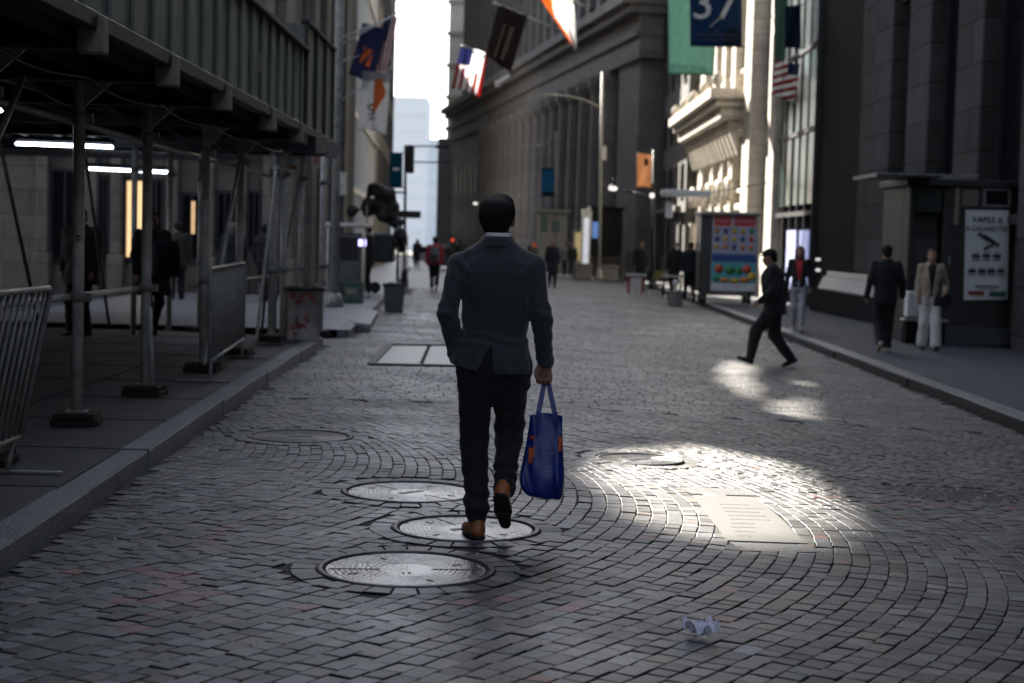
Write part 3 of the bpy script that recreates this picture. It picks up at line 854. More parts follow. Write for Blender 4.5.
    if shirt is not None:
        Q = Sdf(lo, hi, vox)
        sb = sa.copy(); sb = sb[sb[:, 0] > .9]; sb = np.vstack([[.9, 0, 0, .155, .11], sb])
        def lf2(x, y, z):
            yy, zz = y-hips, z-zh
            Z = .92+zz*cl+yy*sn; Yl = yy*cl-zz*sn; X = x/wide
            g = [np.interp(Z, sb[:, 0], sb[:, i]) for i in range(1, 5)]
            qq = np.sqrt((X/(g[2]*.93))**2+((Yl-g[1])/(g[3]*.93))**2)
            return np.maximum((qq-1)*np.minimum(g[2], g[3]), np.maximum(Z-1.49, .9-Z))
        Q.mix(lo, hi, lf2, 0); Q.build('shirt', shirt, root)
    # hair / hat
    Hh = Sdf([hc_[i]-.3 for i in range(3)], [hc_[i]+.24 for i in range(3)], min(vox, .011))
    Hh.ell(P(0, -.018, .038), (.085, .102, .092), .01, HB)
    if style == 'long':
        for q in (-1, 0, 1): Hh.cap(P(q*.055, -.04, .02), P(q*.07, -.03-.03*(q == 0), -.17), .045, .04, .03)
    else: Hh.ell(P(0, -.05, -.02), (.074, .062, .075), .02, HB)
    ff = [float(q) for q in fw.normalized()]
    if style == 'long':
        def fc(x, y, z):
            Y_ = (x-hc_.x)*ff[0]+(y-hc_.y)*ff[1]; return np.minimum(Y_-.035, hc_.z+.065-z)
    else:
        def fc(x, y, z):
            Y_ = (x-hc_.x)*ff[0]+(y-hc_.y)*ff[1]; return np.minimum(Y_+.03+.9*np.clip(hc_.z-.01-z, -.2, .05), hc_.z+.075-z)
    Hh.cut(fc); Hh.warp(wob(.003, 60, 5))
    Hh.build('hair', hairm or M['hair'], root)
    if hat is not None:
        c = MB(); 
        Ct = Sdf([hc_[i]-.25 for i in range(3)], [hc_[i]+.25 for i in range(3)], min(vox, .011))
        Ct.ell(P(0, -.012, .055), (.093, .108, .085), .01, HB)
        Ct.cut(lambda x, y, z: hc_.z+.035-z)
        Ct.cap(P(-.04, .09, .045), P(.04, .09, .045), .05, .05, .01, fl=(1, 1.3, .18))
        Ct.build('cap', hat, root)
    root.location = loc; root.rotation_euler = (0, 0, yaw); root.scale = (sc, sc, sc)
    return root

# ------------------------------------------------------------------ the man in the suit (main figure)
def hero():
    M['suit'] = mat('charcoal_wool', (.032, .036, .042), .8, var=.35, scale=140, bump=.25, bscale=420, sheen=.25)
    M['suit_tr'] = mat('black_wool', (.0085, .009, .011), .85, var=.2, scale=90, bump=.2, bscale=320, sheen=.08)
    M['brown_leather'] = mat('brown_leather', (.36, .125, .040), .34, var=.35, scale=14, bump=.15, bscale=120)
    M['sole'] = mat('dark_sole', (.018, .014, .011), .7, var=.2)
    M['shirt'] = mat('white_shirt', (.8, .8, .8), .8, var=.06)
    h = .0065
    org = G(490, 538)
    lo, hi = [-.40, -.36, -.02], [.40, .34, 1.86]
    hL, hR = Vector((-.085, 0, .92)), Vector((.085, 0, .92))
    kL, aL = Vector((-.094, .055, .50)), Vector((-.076, -.005, .09))
    kR, aR = Vector((.084, .10, .53)), Vector((.066, -.095, .262))
    sL, eL, wL = Vector((-.195, -.005, 1.432)), Vector((-.250, -.075, 1.185)), Vector((-.205, .01, .985))
    sR, eR, wR = Vector((.19, -.005, 1.43)), Vector((.234, -.040, 1.18)), Vector((.262, .01, .952))
    hc_ = Vector((-.003, .03, 1.668))
    B = Sdf(lo, hi, h)
    B.cap((0, 0, .95), (0, 0, 1.2), .10, .105, .05, fl=(1.15, .85, 1)); B.cap((0, 0, 1.2), (0, -.01, 1.42), .12, .115, .05, fl=(1.2, .75, 1))
    B.cap(sL, sR, .05, .05, .05); B.cap((0, -.012, 1.47), hc_+Vector((0, -.03, -.05)), .062, .059, .03)
    for a, k_, n_ in ((hL, kL, aL), (hR, kR, aR)): B.cap(a, k_, .07, .045, .03); B.cap(k_, n_, .045, .034, .02)
    for a, k_, n_ in ((sL, eL, wL), (sR, eR, wR)): B.cap(a, k_, .042, .036, .03); B.cap(k_, n_, .036, .027, .02)
    hand(B, wL, (.25, .25, -1), (1, 0, .2), (0, 1, 0), curl=.3)
    hand(B, wR+Vector((.004, 0, -.016)), (.02, .06, -1), (-.35, -1, 0), (-1, .35, 0), k=.004, curl=1.12)
    P, HB = head(B, hc_, (.16, 1, .02))
    root = B.build('person', M['skin_tan'], None)
    tag(root, 'man in dark suit and brown shoes walking away mid-street with a blue bag', 'person')
    E = MB()
    for q in (-1, 1): E.lathe([(.0005, -.009), (.006, -.006), (.009, 0), (.006, .006), (.0005, .009)], 8, P(q*.031, .086, .006))
    E.build('eye', M['hair'], root)
    # hair
    Hh = Sdf([-.16, -.14, 1.5], [.16, .2, 1.88], .0055)
    Hh.ell(P(0, -.022, .030), (.095, .108, .090), .01, HB); Hh.ell(P(0, -.050, -.030), (.072, .056, .060), .02, HB)
    Hh.ell(P(0, -.052, -.068), (.053, .040, .046), .02, HB)
    Hh.ell(P(.0, .03, .09), (.075, .08, .04), .03, HB)
    Hh.cut(lambda x, y, z: np.minimum((y-hc_.y)-.02+1.1*np.clip(hc_.z-.0-z, -.2, .06), hc_.z+.06-z))
    for q in (-1, 1): Hh.ell(P(q*.088, -.002, -.014), (.02, .022, .034), .0, HB, sub=True)
    def strand(x, y, z):
        a = np.arctan2(x-hc_.x, -(y-hc_.y)+.02)
        return .0026*np.sin(a*38+z*45)+.0016*np.sin(a*71-z*30)+wob(.0018, 45, 4)(x, y, z)
    Hh.warp(strand); Hh.build('hair', M['hair'], root)
    # shirt collar
    MB().lathe([(.071, 1.545), (.068, 1.58), (.066, 1.595), (.062, 1.597), (.062, 1.55)], 32, (0, -.016, 0), close=False).build('shirt_collar', M['shirt'], root)
    # jacket
    J = Sdf([-.40, -.30, .78], [.40, .26, 1.66], .006)
    st = [(.845, -.008, -.012, .196, .142), (.90, -.008, -.014, .196, .142), (1.0, -.004, -.008, .184, .128), (1.09, .0, .002, .163, .115), (1.2, .0, -.004, .175, .128),
          (1.30, .0, -.012, .192, .138), (1.39, .0, -.018, .198, .134), (1.44, .0, -.02, .188, .118), (1.49, .0, -.018, .158, .098), (1.535, .0, -.016, .115, .086), (1.56, 0, -.016, .086, .082), (1.578, 0, -.016, .076, .077)]
    J.loft(st, .01, 2.25)
    J.cap(Vector((-.13, -.01, 1.462)), Vector((-.192, -.01, 1.430)), .052, .060, .035); J.cap(Vector((.13, -.01, 1.460)), Vector((.188, -.01, 1.428)), .052, .060, .035)
    J.cap(sL+Vector((.004, 0, -.01)), eL, .066, .051, .012); J.cap(eL, wL+Vector((0, 0, .0)), .051, .044, .02)
    J.cap(sR+Vector((-.004, 0, -.01)), eR, .066, .052, .012); J.cap(eR, wR+(wR-eR).normalized()*.012, .052, .044, .02)
    J.ell((-.17, .0, .935), (.055, .085, .075), .05)     # the skirt bulges over the hand in the pocket
    def wrk(x, y, z):
        w1 = .0045*np.sin(z*105+x*16+np.sin(x*21)*1.2)*np.exp(-((z-1.045)/.045)**2)*np.exp(-(x/.2)**2)
        w2 = .004*np.sin((z*60-np.abs(x)*70))*np.exp(-((z-1.38)/.06)**2)*np.exp(-((np.abs(x)-.16)/.05)**2)
        arm = np.clip((np.abs(x)-.19)/.03, 0, 1)
        w3 = .0055*np.sin(z*88+y*45+x*20)*np.exp(-((z-1.17)/.09)**2)*arm + .003*np.sin(z*130+y*30)*np.exp(-((z-.98)/.05)**2)*arm
        w4 = .0035*np.exp(-(x/.006)**2)*np.exp(-((z-1.25)/.28)**4)*(y < -.05)
        w5 = .004*np.sin(x*52+z*9)*np.exp(-((z-.91)/.06)**2)
        return 1.35*(w1+w2)+.75*w3+w4+w5+wob(.004, 15, 9)(x, y, z)+wob(.0015, 55, 12)(x, y, z)
    J.warp(wrk)
    # sloping hem and the centre vent pulled open to the left
    body = lambda x: np.clip((.215-np.abs(x+.005))/.02, 0, 1)
    J.cut(lambda x, y, z: np.where((x < .208) & (x > -.27), .872+np.clip(-(x+.03), 0, .2)*.22-z, -1.))
    def vent(x, y, z):
        t = np.clip((1.015-z)/.145, 0, 1.2)
        return np.minimum(np.minimum(x+.022+.072*t, -.016+.016*t-x), np.minimum(-.085-y, 1.015-z))
    J.cut(lambda x, y, z: vent(x, y, z))
    J.build('jacket', M['suit'], root)
    # jacket collar band
    MB().lathe([(.100, 1.530), (.092, 1.552), (.083, 1.574), (.076, 1.578), (.072, 1.568)], 40, (0, -.016, 0), close=False).build('jacket_collar', M['suit'], root)
    # trousers
    T = Sdf([-.27, -.32, .02], [.27, .28, 1.08], .0065)
    T.loft([(.70, 0, -.004, .09, .04), (.80, 0, -.008, .150, .09), (.87, 0, -.012, .168, .112), (.95, 0, -.010, .168, .112), (1.05, 0, -.004, .150, .10)], .05, 2.2)
    T.cap(hL+Vector((-.012, -.01, 0)), kL, .102, .074, .03); T.cap(kL, aL+Vector((0, -.012, .07)), .074, .061, .02); T.cap(aL+Vector((0, -.012, .08)), aL+Vector((.006, -.012, .018)), .061, .053, .02)
    T.cap(hR+Vector((.006, -.01, 0)), kR, .103, .072, .03); dR = (aR-kR).normalized(); T.cap(kR, aR-dR*.01, .072, .056, .02)
    def tw(x, y, z):
        lk = np.exp(-((z-.22)/.11)**2)*(x < 0)*.0065*np.sin(z*75+x*25+np.sin(y*40))
        rk = np.exp(-((z-.55)/.12)**2)*(x > 0)*.006*np.sin(z*62-x*40)
        hp = np.exp(-((z-.80)/.06)**2)*.004*np.sin(z*70+np.abs(x)*60)
        rb = np.exp(-((z-.36)/.07)**2)*(x > 0)*.005*np.sin(z*80+y*60)
        return lk+rk+hp+rb+wob(.0035, 22, 6)(x, y, z)
    T.warp(tw)
    T.build('trousers', M['suit_tr'], root)
    # shoes: upper and sole
    for an, pit, out, q in ((aL, 0.0, .30, -1), (aR, -.80, .16, 1)):
        Rm = Matrix.Rotation(-q*out, 3, 'Z') @ Matrix.Rotation(pit, 3, 'X')
        W = lambda x, y, z: an+Rm @ Vector((x, y, z-.09))
        so_ = Rm.transposed()
        hgt = lambda x, y, z: so_[2][0]*(x-an.x)+so_[2][1]*(y-an.y)+so_[2][2]*(z-an.z)+.09
        A_ = Sdf([an[i]-.3 for i in range(3)], [an[i]+.3 for i in range(3)], .0055)
        A_.cap(W(0, -.045, .045), W(0, .06, .042), .036, .040, .02); A_.cap(W(0, .06, .036), W(0, .175, .028), .040, .028, .02)
        A_.cap(W(0, -.04, .05), W(0, -.022, .105), .036, .043, .02)
        A_.ell(W(0, -.018, .125), (.03, .034, .03), .0, sub=True)
        A_.cut(lambda x, y, z: .016-hgt(x, y, z))
        sh = A_.build('shoe', M['brown_leather'], root)
        Z_ = Sdf([an[i]-.3 for i in range(3)], [an[i]+.3 for i in range(3)], .0055)
        Z_.cap(W(0, -.047, .02), W(0, .06, .02), .041, .045, .02); Z_.cap(W(0, .06, .02), W(0, .182, .02), .045, .030, .02)
        Z_.cut(lambda x, y, z: hgt(x, y, z)-.02); Z_.cut(lambda x, y, z: -hgt(x, y, z)+.001)
        yl = lambda x, y, z: so_[1][0]*(x-an.x)+so_[1][1]*(y-an.y)+so_[1][2]*(z-an.z)
        Z_.cut(lambda x, y, z: np.minimum(np.minimum(yl(x, y, z)+.01, .075-yl(x, y, z)), .009-hgt(x, y, z)))
        Z_.build('sole', M['sole'], sh)
    root.location = org
    return root, org
HERO, HORG = hero()

# blue tote bag in his hand
def tote():
    px = lambda u, v, y=0: Vector(((u-497)/190.5, y, (540-v)/190.5))
    c = Vector((.285, -.035, 0))
    m, nt, b = new_mat('blue_laminated_fabric'); N = nt.nodes; L = nt.links
    n1 = N.new('ShaderNodeTexNoise'); n1.inputs['Scale'].default_value = 14; n1.inputs['Detail'].default_value = 5
    tc = N.new('ShaderNodeTexCoord'); L.new(tc.outputs['Object'], n1.inputs['Vector'])
    rp = N.new('ShaderNodeValToRGB'); rp.color_ramp.elements[0].color = (.003, .012, .11, 1); rp.color_ramp.elements[1].color = (.006, .03, .26, 1)
    L.new(n1.outputs['Fac'], rp.inputs['Fac']); L.new(rp.outputs['Color'], b.inputs['Base Color']); b.inputs['Roughness'].default_value = .38
    bp = N.new('ShaderNodeBump'); bp.inputs['Strength'].default_value = .3; bp.inputs['Distance'].default_value = .01; L.new(n1.outputs['Fac'], bp.inputs['Height']); L.new(bp.outputs['Normal'], b.inputs['Normal'])
    blue = m; M['tote'] = blue
    # ring stations: z, half-width x, half-depth y, centre x
    st = [(.232, .082, .072, .275), (.245, .100, .086, .272), (.30, .120, .094, .262), (.36, .115, .082, .264), (.44, .103, .055, .268), (.52, .094, .030, .272), (.60, .087, .012, .275), (.655, .084, .006, .276)]
    n = 44; V = []; 
    for (z, rx, ry, cx) in st:
        for k in range(n):
            a = 2*math.pi*k/n; ca, sa = math.cos(a), math.sin(a); e = .42
            x = math.copysign(abs(ca)**e, ca)*rx; y = math.copysign(abs(sa)**e, sa)*ry
            crease = .014*math.sin(x*62+z*8)*min(1, (.66-z)*4)*(1 if abs(sa) > .3 else .2) + .008*math.sin(z*37+x*25)
            y += crease*(1 if y > 0 else -1)*.8
            x -= .018*(1-abs(ca))*math.sin(z*20)*.3
            zz = z + (.018*(1-abs(x)/rx) if z > .65 else 0) - (.008*x/rx if z < .26 else 0)
            if z > .5: y += -.006*math.sin(x*75)
            V.append((cx+x, -.03+y, zz))
    Fq = [(i*n+k, i*n+(k+1) % n, (i+1)*n+(k+1) % n, (i+1)*n+k) for i in range(len(st)-1) for k in range(n)]
    t = thing('tote_bag', 'bright blue tote bag hanging from the right hand of the man in the suit', 'bag', HORG)
    bm_ = MB(); bm_.add(V, Fq, 0, True); bm_.add(V[:n], [tuple(range(n))[::-1]])
    ob = bm_.build('bag_body', blue, t)
    sb = ob.modifiers.new('sub', 'SUBSURF'); sb.levels = 1; sb.render_levels = 2
    for yy, col in ((-.042, 0), (-.014, 0)):
        hb = MB()
        ap = Vector((.272, .014+yy*.2, .842))
        for s_ in (-1, 1):
            p0 = Vector((.278+s_*.046, yy-.002, .62)); p1 = Vector((.278+s_*.042, yy, .67))
            pts = [p0, p1, p1.lerp(ap, .5)+Vector((s_*.003, 0, 0)), ap+Vector((s_*.008, 0, -.004)), ap]
            for a, c_ in zip(pts[:-1], pts[1:]): hb.bar(a, c_+(c_-a).normalized()*.004, .026, .004, up=(0, 1, 0))
        hb.build('handle', blue, t)
    # printed motifs and small white script, slightly proud of the fabric
    red = mat('red_print', (.50, .035, .03), .5, var=.3, scale=30, col2=(.62, .16, .03)); wht = mat('white_print', (.45, .47, .55), .6)
    def surf(x, z, side=-1):
        """front face y of the bag at x, z"""
        zs = [s[0] for s in st]; ry = float(np.interp(z, zs, [s[2] for s in st])); rx = float(np.interp(z, zs, [s[1] for s in st])); cx = float(np.interp(z, zs, [s[3] for s in st]))
        q = min(.99, abs(x-cx)/rx); sa = (1-q**(2/.42))**(.42/2)
        cr = .014*math.sin((x-cx)*62+z*8)*min(1, (.66-z)*4)+.008*math.sin(z*37+(x-cx)*25)
        return -.03-ry*sa-cr*.8-.004
    pr = MB()
    for cx_, cz, w_, h_ in ((.205, .50, .018, .085), (.200, .445, .014, .05), (.352, .515, .012, .06)):
        N_ = 10; vs = []; 
        for i in range(N_+1):
            for j in range(5):
                z = cz+(i/N_-.5)*h_*2*.6; x = cx_+(j/4-.5)*w_*2*(.5+.5*math.sin(i*1.3+1)**2)
                x = min(max(x, .168), .372); vs.append((x, surf(x, z)-.002, z))
        pr.add(vs, [(i*5+j, i*5+j+1, (i+1)*5+j+1, (i+1)*5+j) for i in range(N_) for j in range(4)])
    pr.build('red_motif', red, ob)
    sc_ = MB()
    for z0, x0, x1 in ((.505, .283, .287), (.465, .262, .312), (.42, .281, .286), (.395, .264, .305), (.375, .27, .318)):
        x = x0; pts = []
        while x <= x1: pts.append((x, surf(x, z0)-.004, z0+random.uniform(-.004, .004))); x += .004
        if len(pts) > 1: sc_.tube(pts, .0018, 5)
    sc_.build('white_script', wht, ob)
tote()
# ================================================================== LEFT SIDE
# ------------------------------------------------------------------ pavement shed on pipe posts
ZD = 2.62                                     # underside of the shed's beams
shed = thing('sidewalk_shed', 'dark green timber sidewalk shed on steel pipe posts along the near left pavement', 'scaffold', (-3.2, 4, HK))
so_ = Vector((-3.2, 4, HK)); zz_ = lambda z: z-HK
BASES = [(-60, 545), (12, 464), (76, 424), (140, 395), (190, 371), (221, 357), (250, 344)]
PB = [G(u, v, HK) for u, v in BASES]
for k, p in enumerate(PB): PB[k] = Vector((-3.17, p.y, HK))
PB.append(Vector((-3.17, 22.0, gz(0, 22)+.02))); 
def post(p, top, par, org, base=True, r=.043):
    b = MB(); b.tube([(p.x-org.x, p.y-org.y, p.z+.1-org.z), (p.x-org.x, p.y-org.y, top-org.z)], r, 14)
    ob = b.build('post', M['steel'], par)
    for z in (1.06, 2.36):
        c = MB(); c.tube([(p.x-org.x, p.y-org.y, z-org.z-.035), (p.x-org.x, p.y-org.y, z-org.z+.035)], r+.016, 12)
        c.box((p.x-org.x+.03, p.y-org.y-.02, z-org.z-.03), (p.x-org.x+.10, p.y-org.y+.02, z-org.z+.03))
        c.build('clamp', M['steel_dirty'], ob)
    if base:
        w = MB(); M_ = Matrix.Translation(p-org) @ Matrix.Rotation(random.uniform(-.2, .2), 4, 'Z')
        w.bbox((-.17, -.15, 0), (.17, .15, .045), .006, 0, M_); w.bbox((-.15, -.16, .047), (.15, .14, .09), .006, 0, M_)
        w.build('timber_pad', M['wood_block'], ob)
        pl_ = MB(); pl_.bbox((-.08, -.08, .091), (.08, .08, .101), .003, 0, M_); pl_.build('foot_plate', M['steel_dirty'], ob)
    return ob
for k, p in enumerate(PB):
    post(p, ZD, shed, so_)
    q = Vector((-8.9, p.y+.1, HK)) if p.y < Y_END else Vector((-8.9, p.y+.1, gz(0, p.y)+.02))
    post(q, ZD, shed, so_)
    b = MB(); y = p.y-so_.y
    xr = -2.62-so_.x
    for (z0, z1, h_) in ((0, .018, .07), (.018, .182, .012), (.182, .2, .07)):
        b.box((-9.6-so_.x, y-h_, ZD-so_.z+z0), (xr, y+h_, ZD-so_.z+z1))
    b.build('cross_beam', M['black_paint'], shed)
    e = MB(); e.bbox((xr+.004, y-.075, ZD-so_.z-.02), (xr+.16, y+.075, ZD-so_.z+.2), .008); e.build('beam_end', M['beam_end'], shed)
    g = MB(); g.add([(.0, y-.02, ZD-.01-so_.z), (.26, y-.02, ZD-.01-so_.z), (.0, y-.02, ZD-.24-so_.z), (.0, y+.02, ZD-.01-so_.z), (.26, y+.02, ZD-.01-so_.z), (.0, y+.02, ZD-.24-so_.z)],
                    [(0, 1, 2), (5, 4, 3), (0, 3, 4, 1), (1, 4, 5, 2), (2, 5, 3, 0)])
    g.build('gusset', M['steel_dirty'], shed)
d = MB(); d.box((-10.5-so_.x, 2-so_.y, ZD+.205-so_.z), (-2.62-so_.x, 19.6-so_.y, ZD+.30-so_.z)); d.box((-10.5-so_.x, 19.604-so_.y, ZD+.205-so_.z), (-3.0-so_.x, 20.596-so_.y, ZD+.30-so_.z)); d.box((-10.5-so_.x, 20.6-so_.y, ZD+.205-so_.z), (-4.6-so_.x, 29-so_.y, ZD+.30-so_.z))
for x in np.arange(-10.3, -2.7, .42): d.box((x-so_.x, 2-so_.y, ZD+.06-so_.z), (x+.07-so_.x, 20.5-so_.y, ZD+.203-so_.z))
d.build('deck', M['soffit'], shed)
# parapet of vertical boards
hx = -2.62-so_.x; rnd = random.Random(3)
h0, h1 = ZD+.12-so_.z, 3.74-so_.z
b = MB(); y = 3.0
bays = []
while y < 19.3:
    w_ = .60; y2 = min(19.4, y+w_)
    for k in range(1):
        ya, yb = y, y2
        b.bbox((hx+rnd.uniform(-.003, .003), ya+.004-so_.y, h0+.14), (hx+.022, yb-.004-so_.y, h1), .003)
    bays.append(y); y = y2
b.build('parapet_boards', M['hoard'], shed)
for y in bays:
    b = MB(); b.bbox((hx+.024, y-.045-so_.y, h0+.1), (hx+.052, y+.045-so_.y, h1+.0), .005); b.build('batten', M['hoard'], shed)
b = MB(); b.bbox((hx-.06, 3-so_.y, h1+.002), (hx+.10, 19.45-so_.y, h1+.05), .006); b.bbox((hx+.0, 3-so_.y, h0+.0), (hx+.13, 19.45-so_.y, h0+.098), .006)
b.box((hx-.03, 19.404-so_.y, h0), (hx+.085, 19.45-so_.y, h1)); b.build('trim_rail', M['hoard_trim'], shed)
b = MB(); b.box((-10.5-so_.x, 19.46-so_.y, h0+.1), (hx-.07, 19.50-so_.y, h1-.02)); b.build('end_boards', M['hoard'], shed)
# torn notices and patches on the boards
for k, (y, z, w_, h_) in enumerate(((11.4, 3.28, .10, .15), (15.9, 3.14, .12, .18), (17.6, 3.45, .03, .5), (18.6, 3.3, .03, .55))):
    b = MB(); b.box((hx+.0535, y-so_.y, z-so_.z), (hx+.058, y+w_-so_.y, z+h_-so_.z)); b.build('pasted_notice', M['beam_end'], shed)
# pipes between the posts
b = MB(); b.tube([(-3.25-so_.x, 4-so_.y, 2.36-so_.z), (-3.25-so_.x, 22-so_.y, 2.30-so_.z)], .026, 10); b.build('top_rail', M['steel_dirty'], shed)
b = MB(); b.tube([(-3.235-so_.x, 8.5-so_.y, 1.07-so_.z), (-3.235-so_.x, 13.8-so_.y, 1.05-so_.z)], .026, 10); b.build('guard_rail', M['steel'], shed)
b = MB(); b.tube([(-3.24-so_.x, 16.0-so_.y, 1.0-so_.z), (-3.24-so_.x, 22-so_.y, .98-so_.z)], .022, 10); b.build('guard_rail', M['steel_dirty'], shed)
for (y0, z0, y1, z1, x) in ((9.2, 1.75, 10.1, 2.5, -3.10), (16.05, .22, 18.0, 2.45, -3.09), (16.1, 2.5, 17.6, .4, -5.2), (19.3, .25, 20.6, 2.4, -3.09), (20.6, .3, 19.4, 2.4, -5.2), (13.6, .9, 13.75, 0.16, -3.09)):
    b = MB(); b.tube([(x-so_.x, y0-so_.y, z0-so_.z), (x-so_.x, y1-so_.y, z1-so_.z)], .021, 8); b.build('brace', M['steel_dirty'] if x < -4 else M['steel'], shed)
for (x, z, sag) in ((-2.95, ZD-.03, .05), (-3.4, ZD-.05, .08)):
    pts = [(x-so_.x+.01*math.sin(y*3), y-so_.y, z-so_.z-sag*abs(math.sin((y-4)*1.35))) for y in np.arange(6, 21, .25)]
    b = MB(); b.tube(pts, .011, 6); b.build('cable', M['black_paint'], shed)
# sticker and white tape on posts
st = thing('round_sticker', 'small round white sticker on the shed post nearest the fluorescent tube', 'sticker', at(78, 238, PB[2].y-.05))
b = MB(); b.lathe([(.028, 0), (.028, .003)], 20); ob = b.build('disc', mat('sticker_dark', (.02, .02, .02)), st); ob.matrix_local = Matrix.Rotation(R(90), 4, 'X')
b = MB(); b.lathe([(.021, .001), (.021, .0045), (.027, .0045), (.027, .001)], 20, close=False); b.box((-.013, -.004, .001), (-.002, .006, .005)); b.box((.001, -.008, .001), (.012, .005, .005))
o2 = b.build('printed_ring', M['white_paint'], ob)
b = MB(); b.lathe([(.0475, -.13), (.0475, .13)], 16, close=False)
o = b.build('tape_wrap', M['white_paint']); o.location = (PB[4].x, PB[4].y, at(190, 212, PB[4].y).z)
tag(o, 'white tape wrapped around the fourth shed post from the left', 'tape')
# fluorescent tubes under the deck
M['tube'] = mat('lit_tube', (.8, .85, .9), .4, emit=(.72, .84, 1.0), estr=3.0)
def tube_light(a, c, label):
    a, c = Vector(a), Vector(c); o_ = (a+c)/2; t = thing('tube_light', label, 'lamp', o_, 0, 'fluorescent tubes under the shed')
    b = MB(); b.tube([a-o_, c-o_], .021, 10); b.build('lamp_tube', M['tube'], t)
    b = MB(); b.bar(a-o_+Vector((0, 0, .07)), c-o_+Vector((0, 0, .07)), .1, .05); b.bar(a-o_, a-o_+Vector((0, 0, .06)), .03, .03, up=(0, 1, 0)); b.bar(c-o_, c-o_+Vector((0, 0, .06)), .03, .03, up=(0, 1, 0))
    z1 = ZD+.2-o_.z
    b.bar(a-o_+(c-a)*.1+Vector((0, 0, .09)), a-o_+(c-a)*.1+Vector((0, 0, z1)), .015, .015, up=(0, 1, 0)); b.bar(a-o_+(c-a)*.9+Vector((0, 0, .09)), a-o_+(c-a)*.9+Vector((0, 0, z1)), .015, .015, up=(0, 1, 0))
    b.build('fixture', M['black_paint'], t)
tube_light(at(16, 143.5, 20.0), at(113, 147, 20.0), 'upper glowing white fluorescent tube under the shed, left of the other')
tube_light(at(87, 168.5, 27), at(173, 172.5, 27), 'lower glowing white fluorescent tube under the shed, above the lit doorway')
tube_light(at(-60, 108, 14), at(2, 110, 14), 'glowing white fluorescent tube cut off at the left edge of the photo')

# ------------------------------------------------------------------ second, higher shed over the side street
s2o = Vector((-3.6, 21.4, gz(0, 22)))
s2 = thing('sidewalk_shed', 'small higher green boarded shed just past the end of the long one', 'scaffold', s2o)
za, zb = 2.98, 4.34
b = MB()
for k in range(10):
    y0 = k*.32; b.bbox((.72, y0+.004, za-s2o.z), (.75+rnd.uniform(0, .006), y0+.316, zb-s2o.z), .004)
for k in range(14):
    x0 = -4.0+k*.337; b.bbox((x0+.004, -.03, za-s2o.z), (x0+.333, 0-.002, zb-s2o.z), .004)
b.build('parapet_boards', M['hoard'], s2)
b = MB(); b.bbox((.70, -.05, zb-s2o.z+.002), (.82, 3.24, zb-s2o.z+.05), .006); b.bbox((.752, -.03, za-s2o.z-.1), (.84, 3.24, za-s2o.z-.002), .006)
for k in range(4): b.bbox((.758, k*1.05-.03, za-s2o.z), (.80, k*1.05+.03, zb-s2o.z), .005)
b.build('trim_rail', M['hoard_trim'], s2)
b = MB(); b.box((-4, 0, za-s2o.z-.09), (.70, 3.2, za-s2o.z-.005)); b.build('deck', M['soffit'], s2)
for (u, v, Y) in ((275, 0, 21.6), (301, 0, 23.2), (322, 0, 25.0)):
    p = at(u, 240, Y); p.z = gz(0, Y)+.02
    post(p, za-.1, s2, s2o, True, .04)
    p2 = p.copy(); p2.x -= 1.9; post(p2, za-.1, s2, s2o, True, .04)
for (u0, v0, u1, v1, Y) in ((276, 170, 262, 330, 21.5), (300, 175, 276, 300, 23.1)):
    b = MB(); b.tube([at(u0, v0, Y)-s2o, at(u1, v1, Y)-s2o], .02, 8); b.build('brace', M['steel_dirty'], s2)
# signs hanging there
def board(name, label, cat, corners, th_, mt, frame=None):
    c = sum((Vector(p) for p in corners), Vector())/4; t = thing(name, label, cat, c)
    P = [Vector(p)-c for p in corners]; n = (P[1]-P[0]).cross(P[3]-P[0]).normalized()*th_
    b = MB(); b.add(P+[p+n for p in P], [(0, 1, 2, 3), (7, 6, 5, 4), (0, 4, 5, 1), (1, 5, 6, 2), (2, 6, 7, 3), (3, 7, 4, 0)]); b.build('panel', mt, t)
    return t, P, -n.normalized() if n.y > 0 else n.normalized()
M['sign_paper'] = mat('faded_white_sign', (.50, .47, .44), .6, var=.15)
M['sign_red'] = mat('faded_red_print', (.45, .12, .09), .6, var=.2)
t, P, n = board('hanging_sign', 'tilted white sign with faded red lines hanging at the end of the sheds', 'sign', [at(310, 149, 25.4), at(327, 146.5, 25.4), at(329, 166, 25.4), at(313, 168, 25.4)], .02, M['sign_paper'])
b = MB()
for k, f_ in enumerate((.15, .3, .45, .62, .8)):
    a, c = P[0].lerp(P[3], f_), P[1].lerp(P[2], f_); e = .9-.12*(k % 2)
    p, q = a.lerp(c, .1)+Vector((0, -.006, 0)), a.lerp(c, e)+Vector((0, -.006, 0)); b.bar(p, q, .006, .022)
b.build('red_print', M['sign_red'], t)
b = MB(); b.tube([P[0].lerp(P[1], .5), P[0].lerp(P[1], .5)+Vector((0, 0, .42))], .012, 6); b.build('hanger', M['steel_dirty'], t)
t, P, n = board('tilted_sign', 'white angled panel with an orange edge under the far end of the long shed', 'sign', [at(271, 168, 22.6), at(293, 154, 22.6), at(294, 166, 22.6), at(284, 168.5, 22.6)], .03, M['white_paint'])
b = MB(); b.bar(P[2]+Vector((-.10, -.008, -.03)), P[2]+Vector((0.05, -.008, -.01)), .02, .06); b.build('orange_edge', mat('orange_paint', (.5, .16, .03), .5), t)
b = MB(); b.tube([P[1], P[1]+Vector((0, 0, .36))], .012, 6); b.build('hanger', M['steel_dirty'], t)

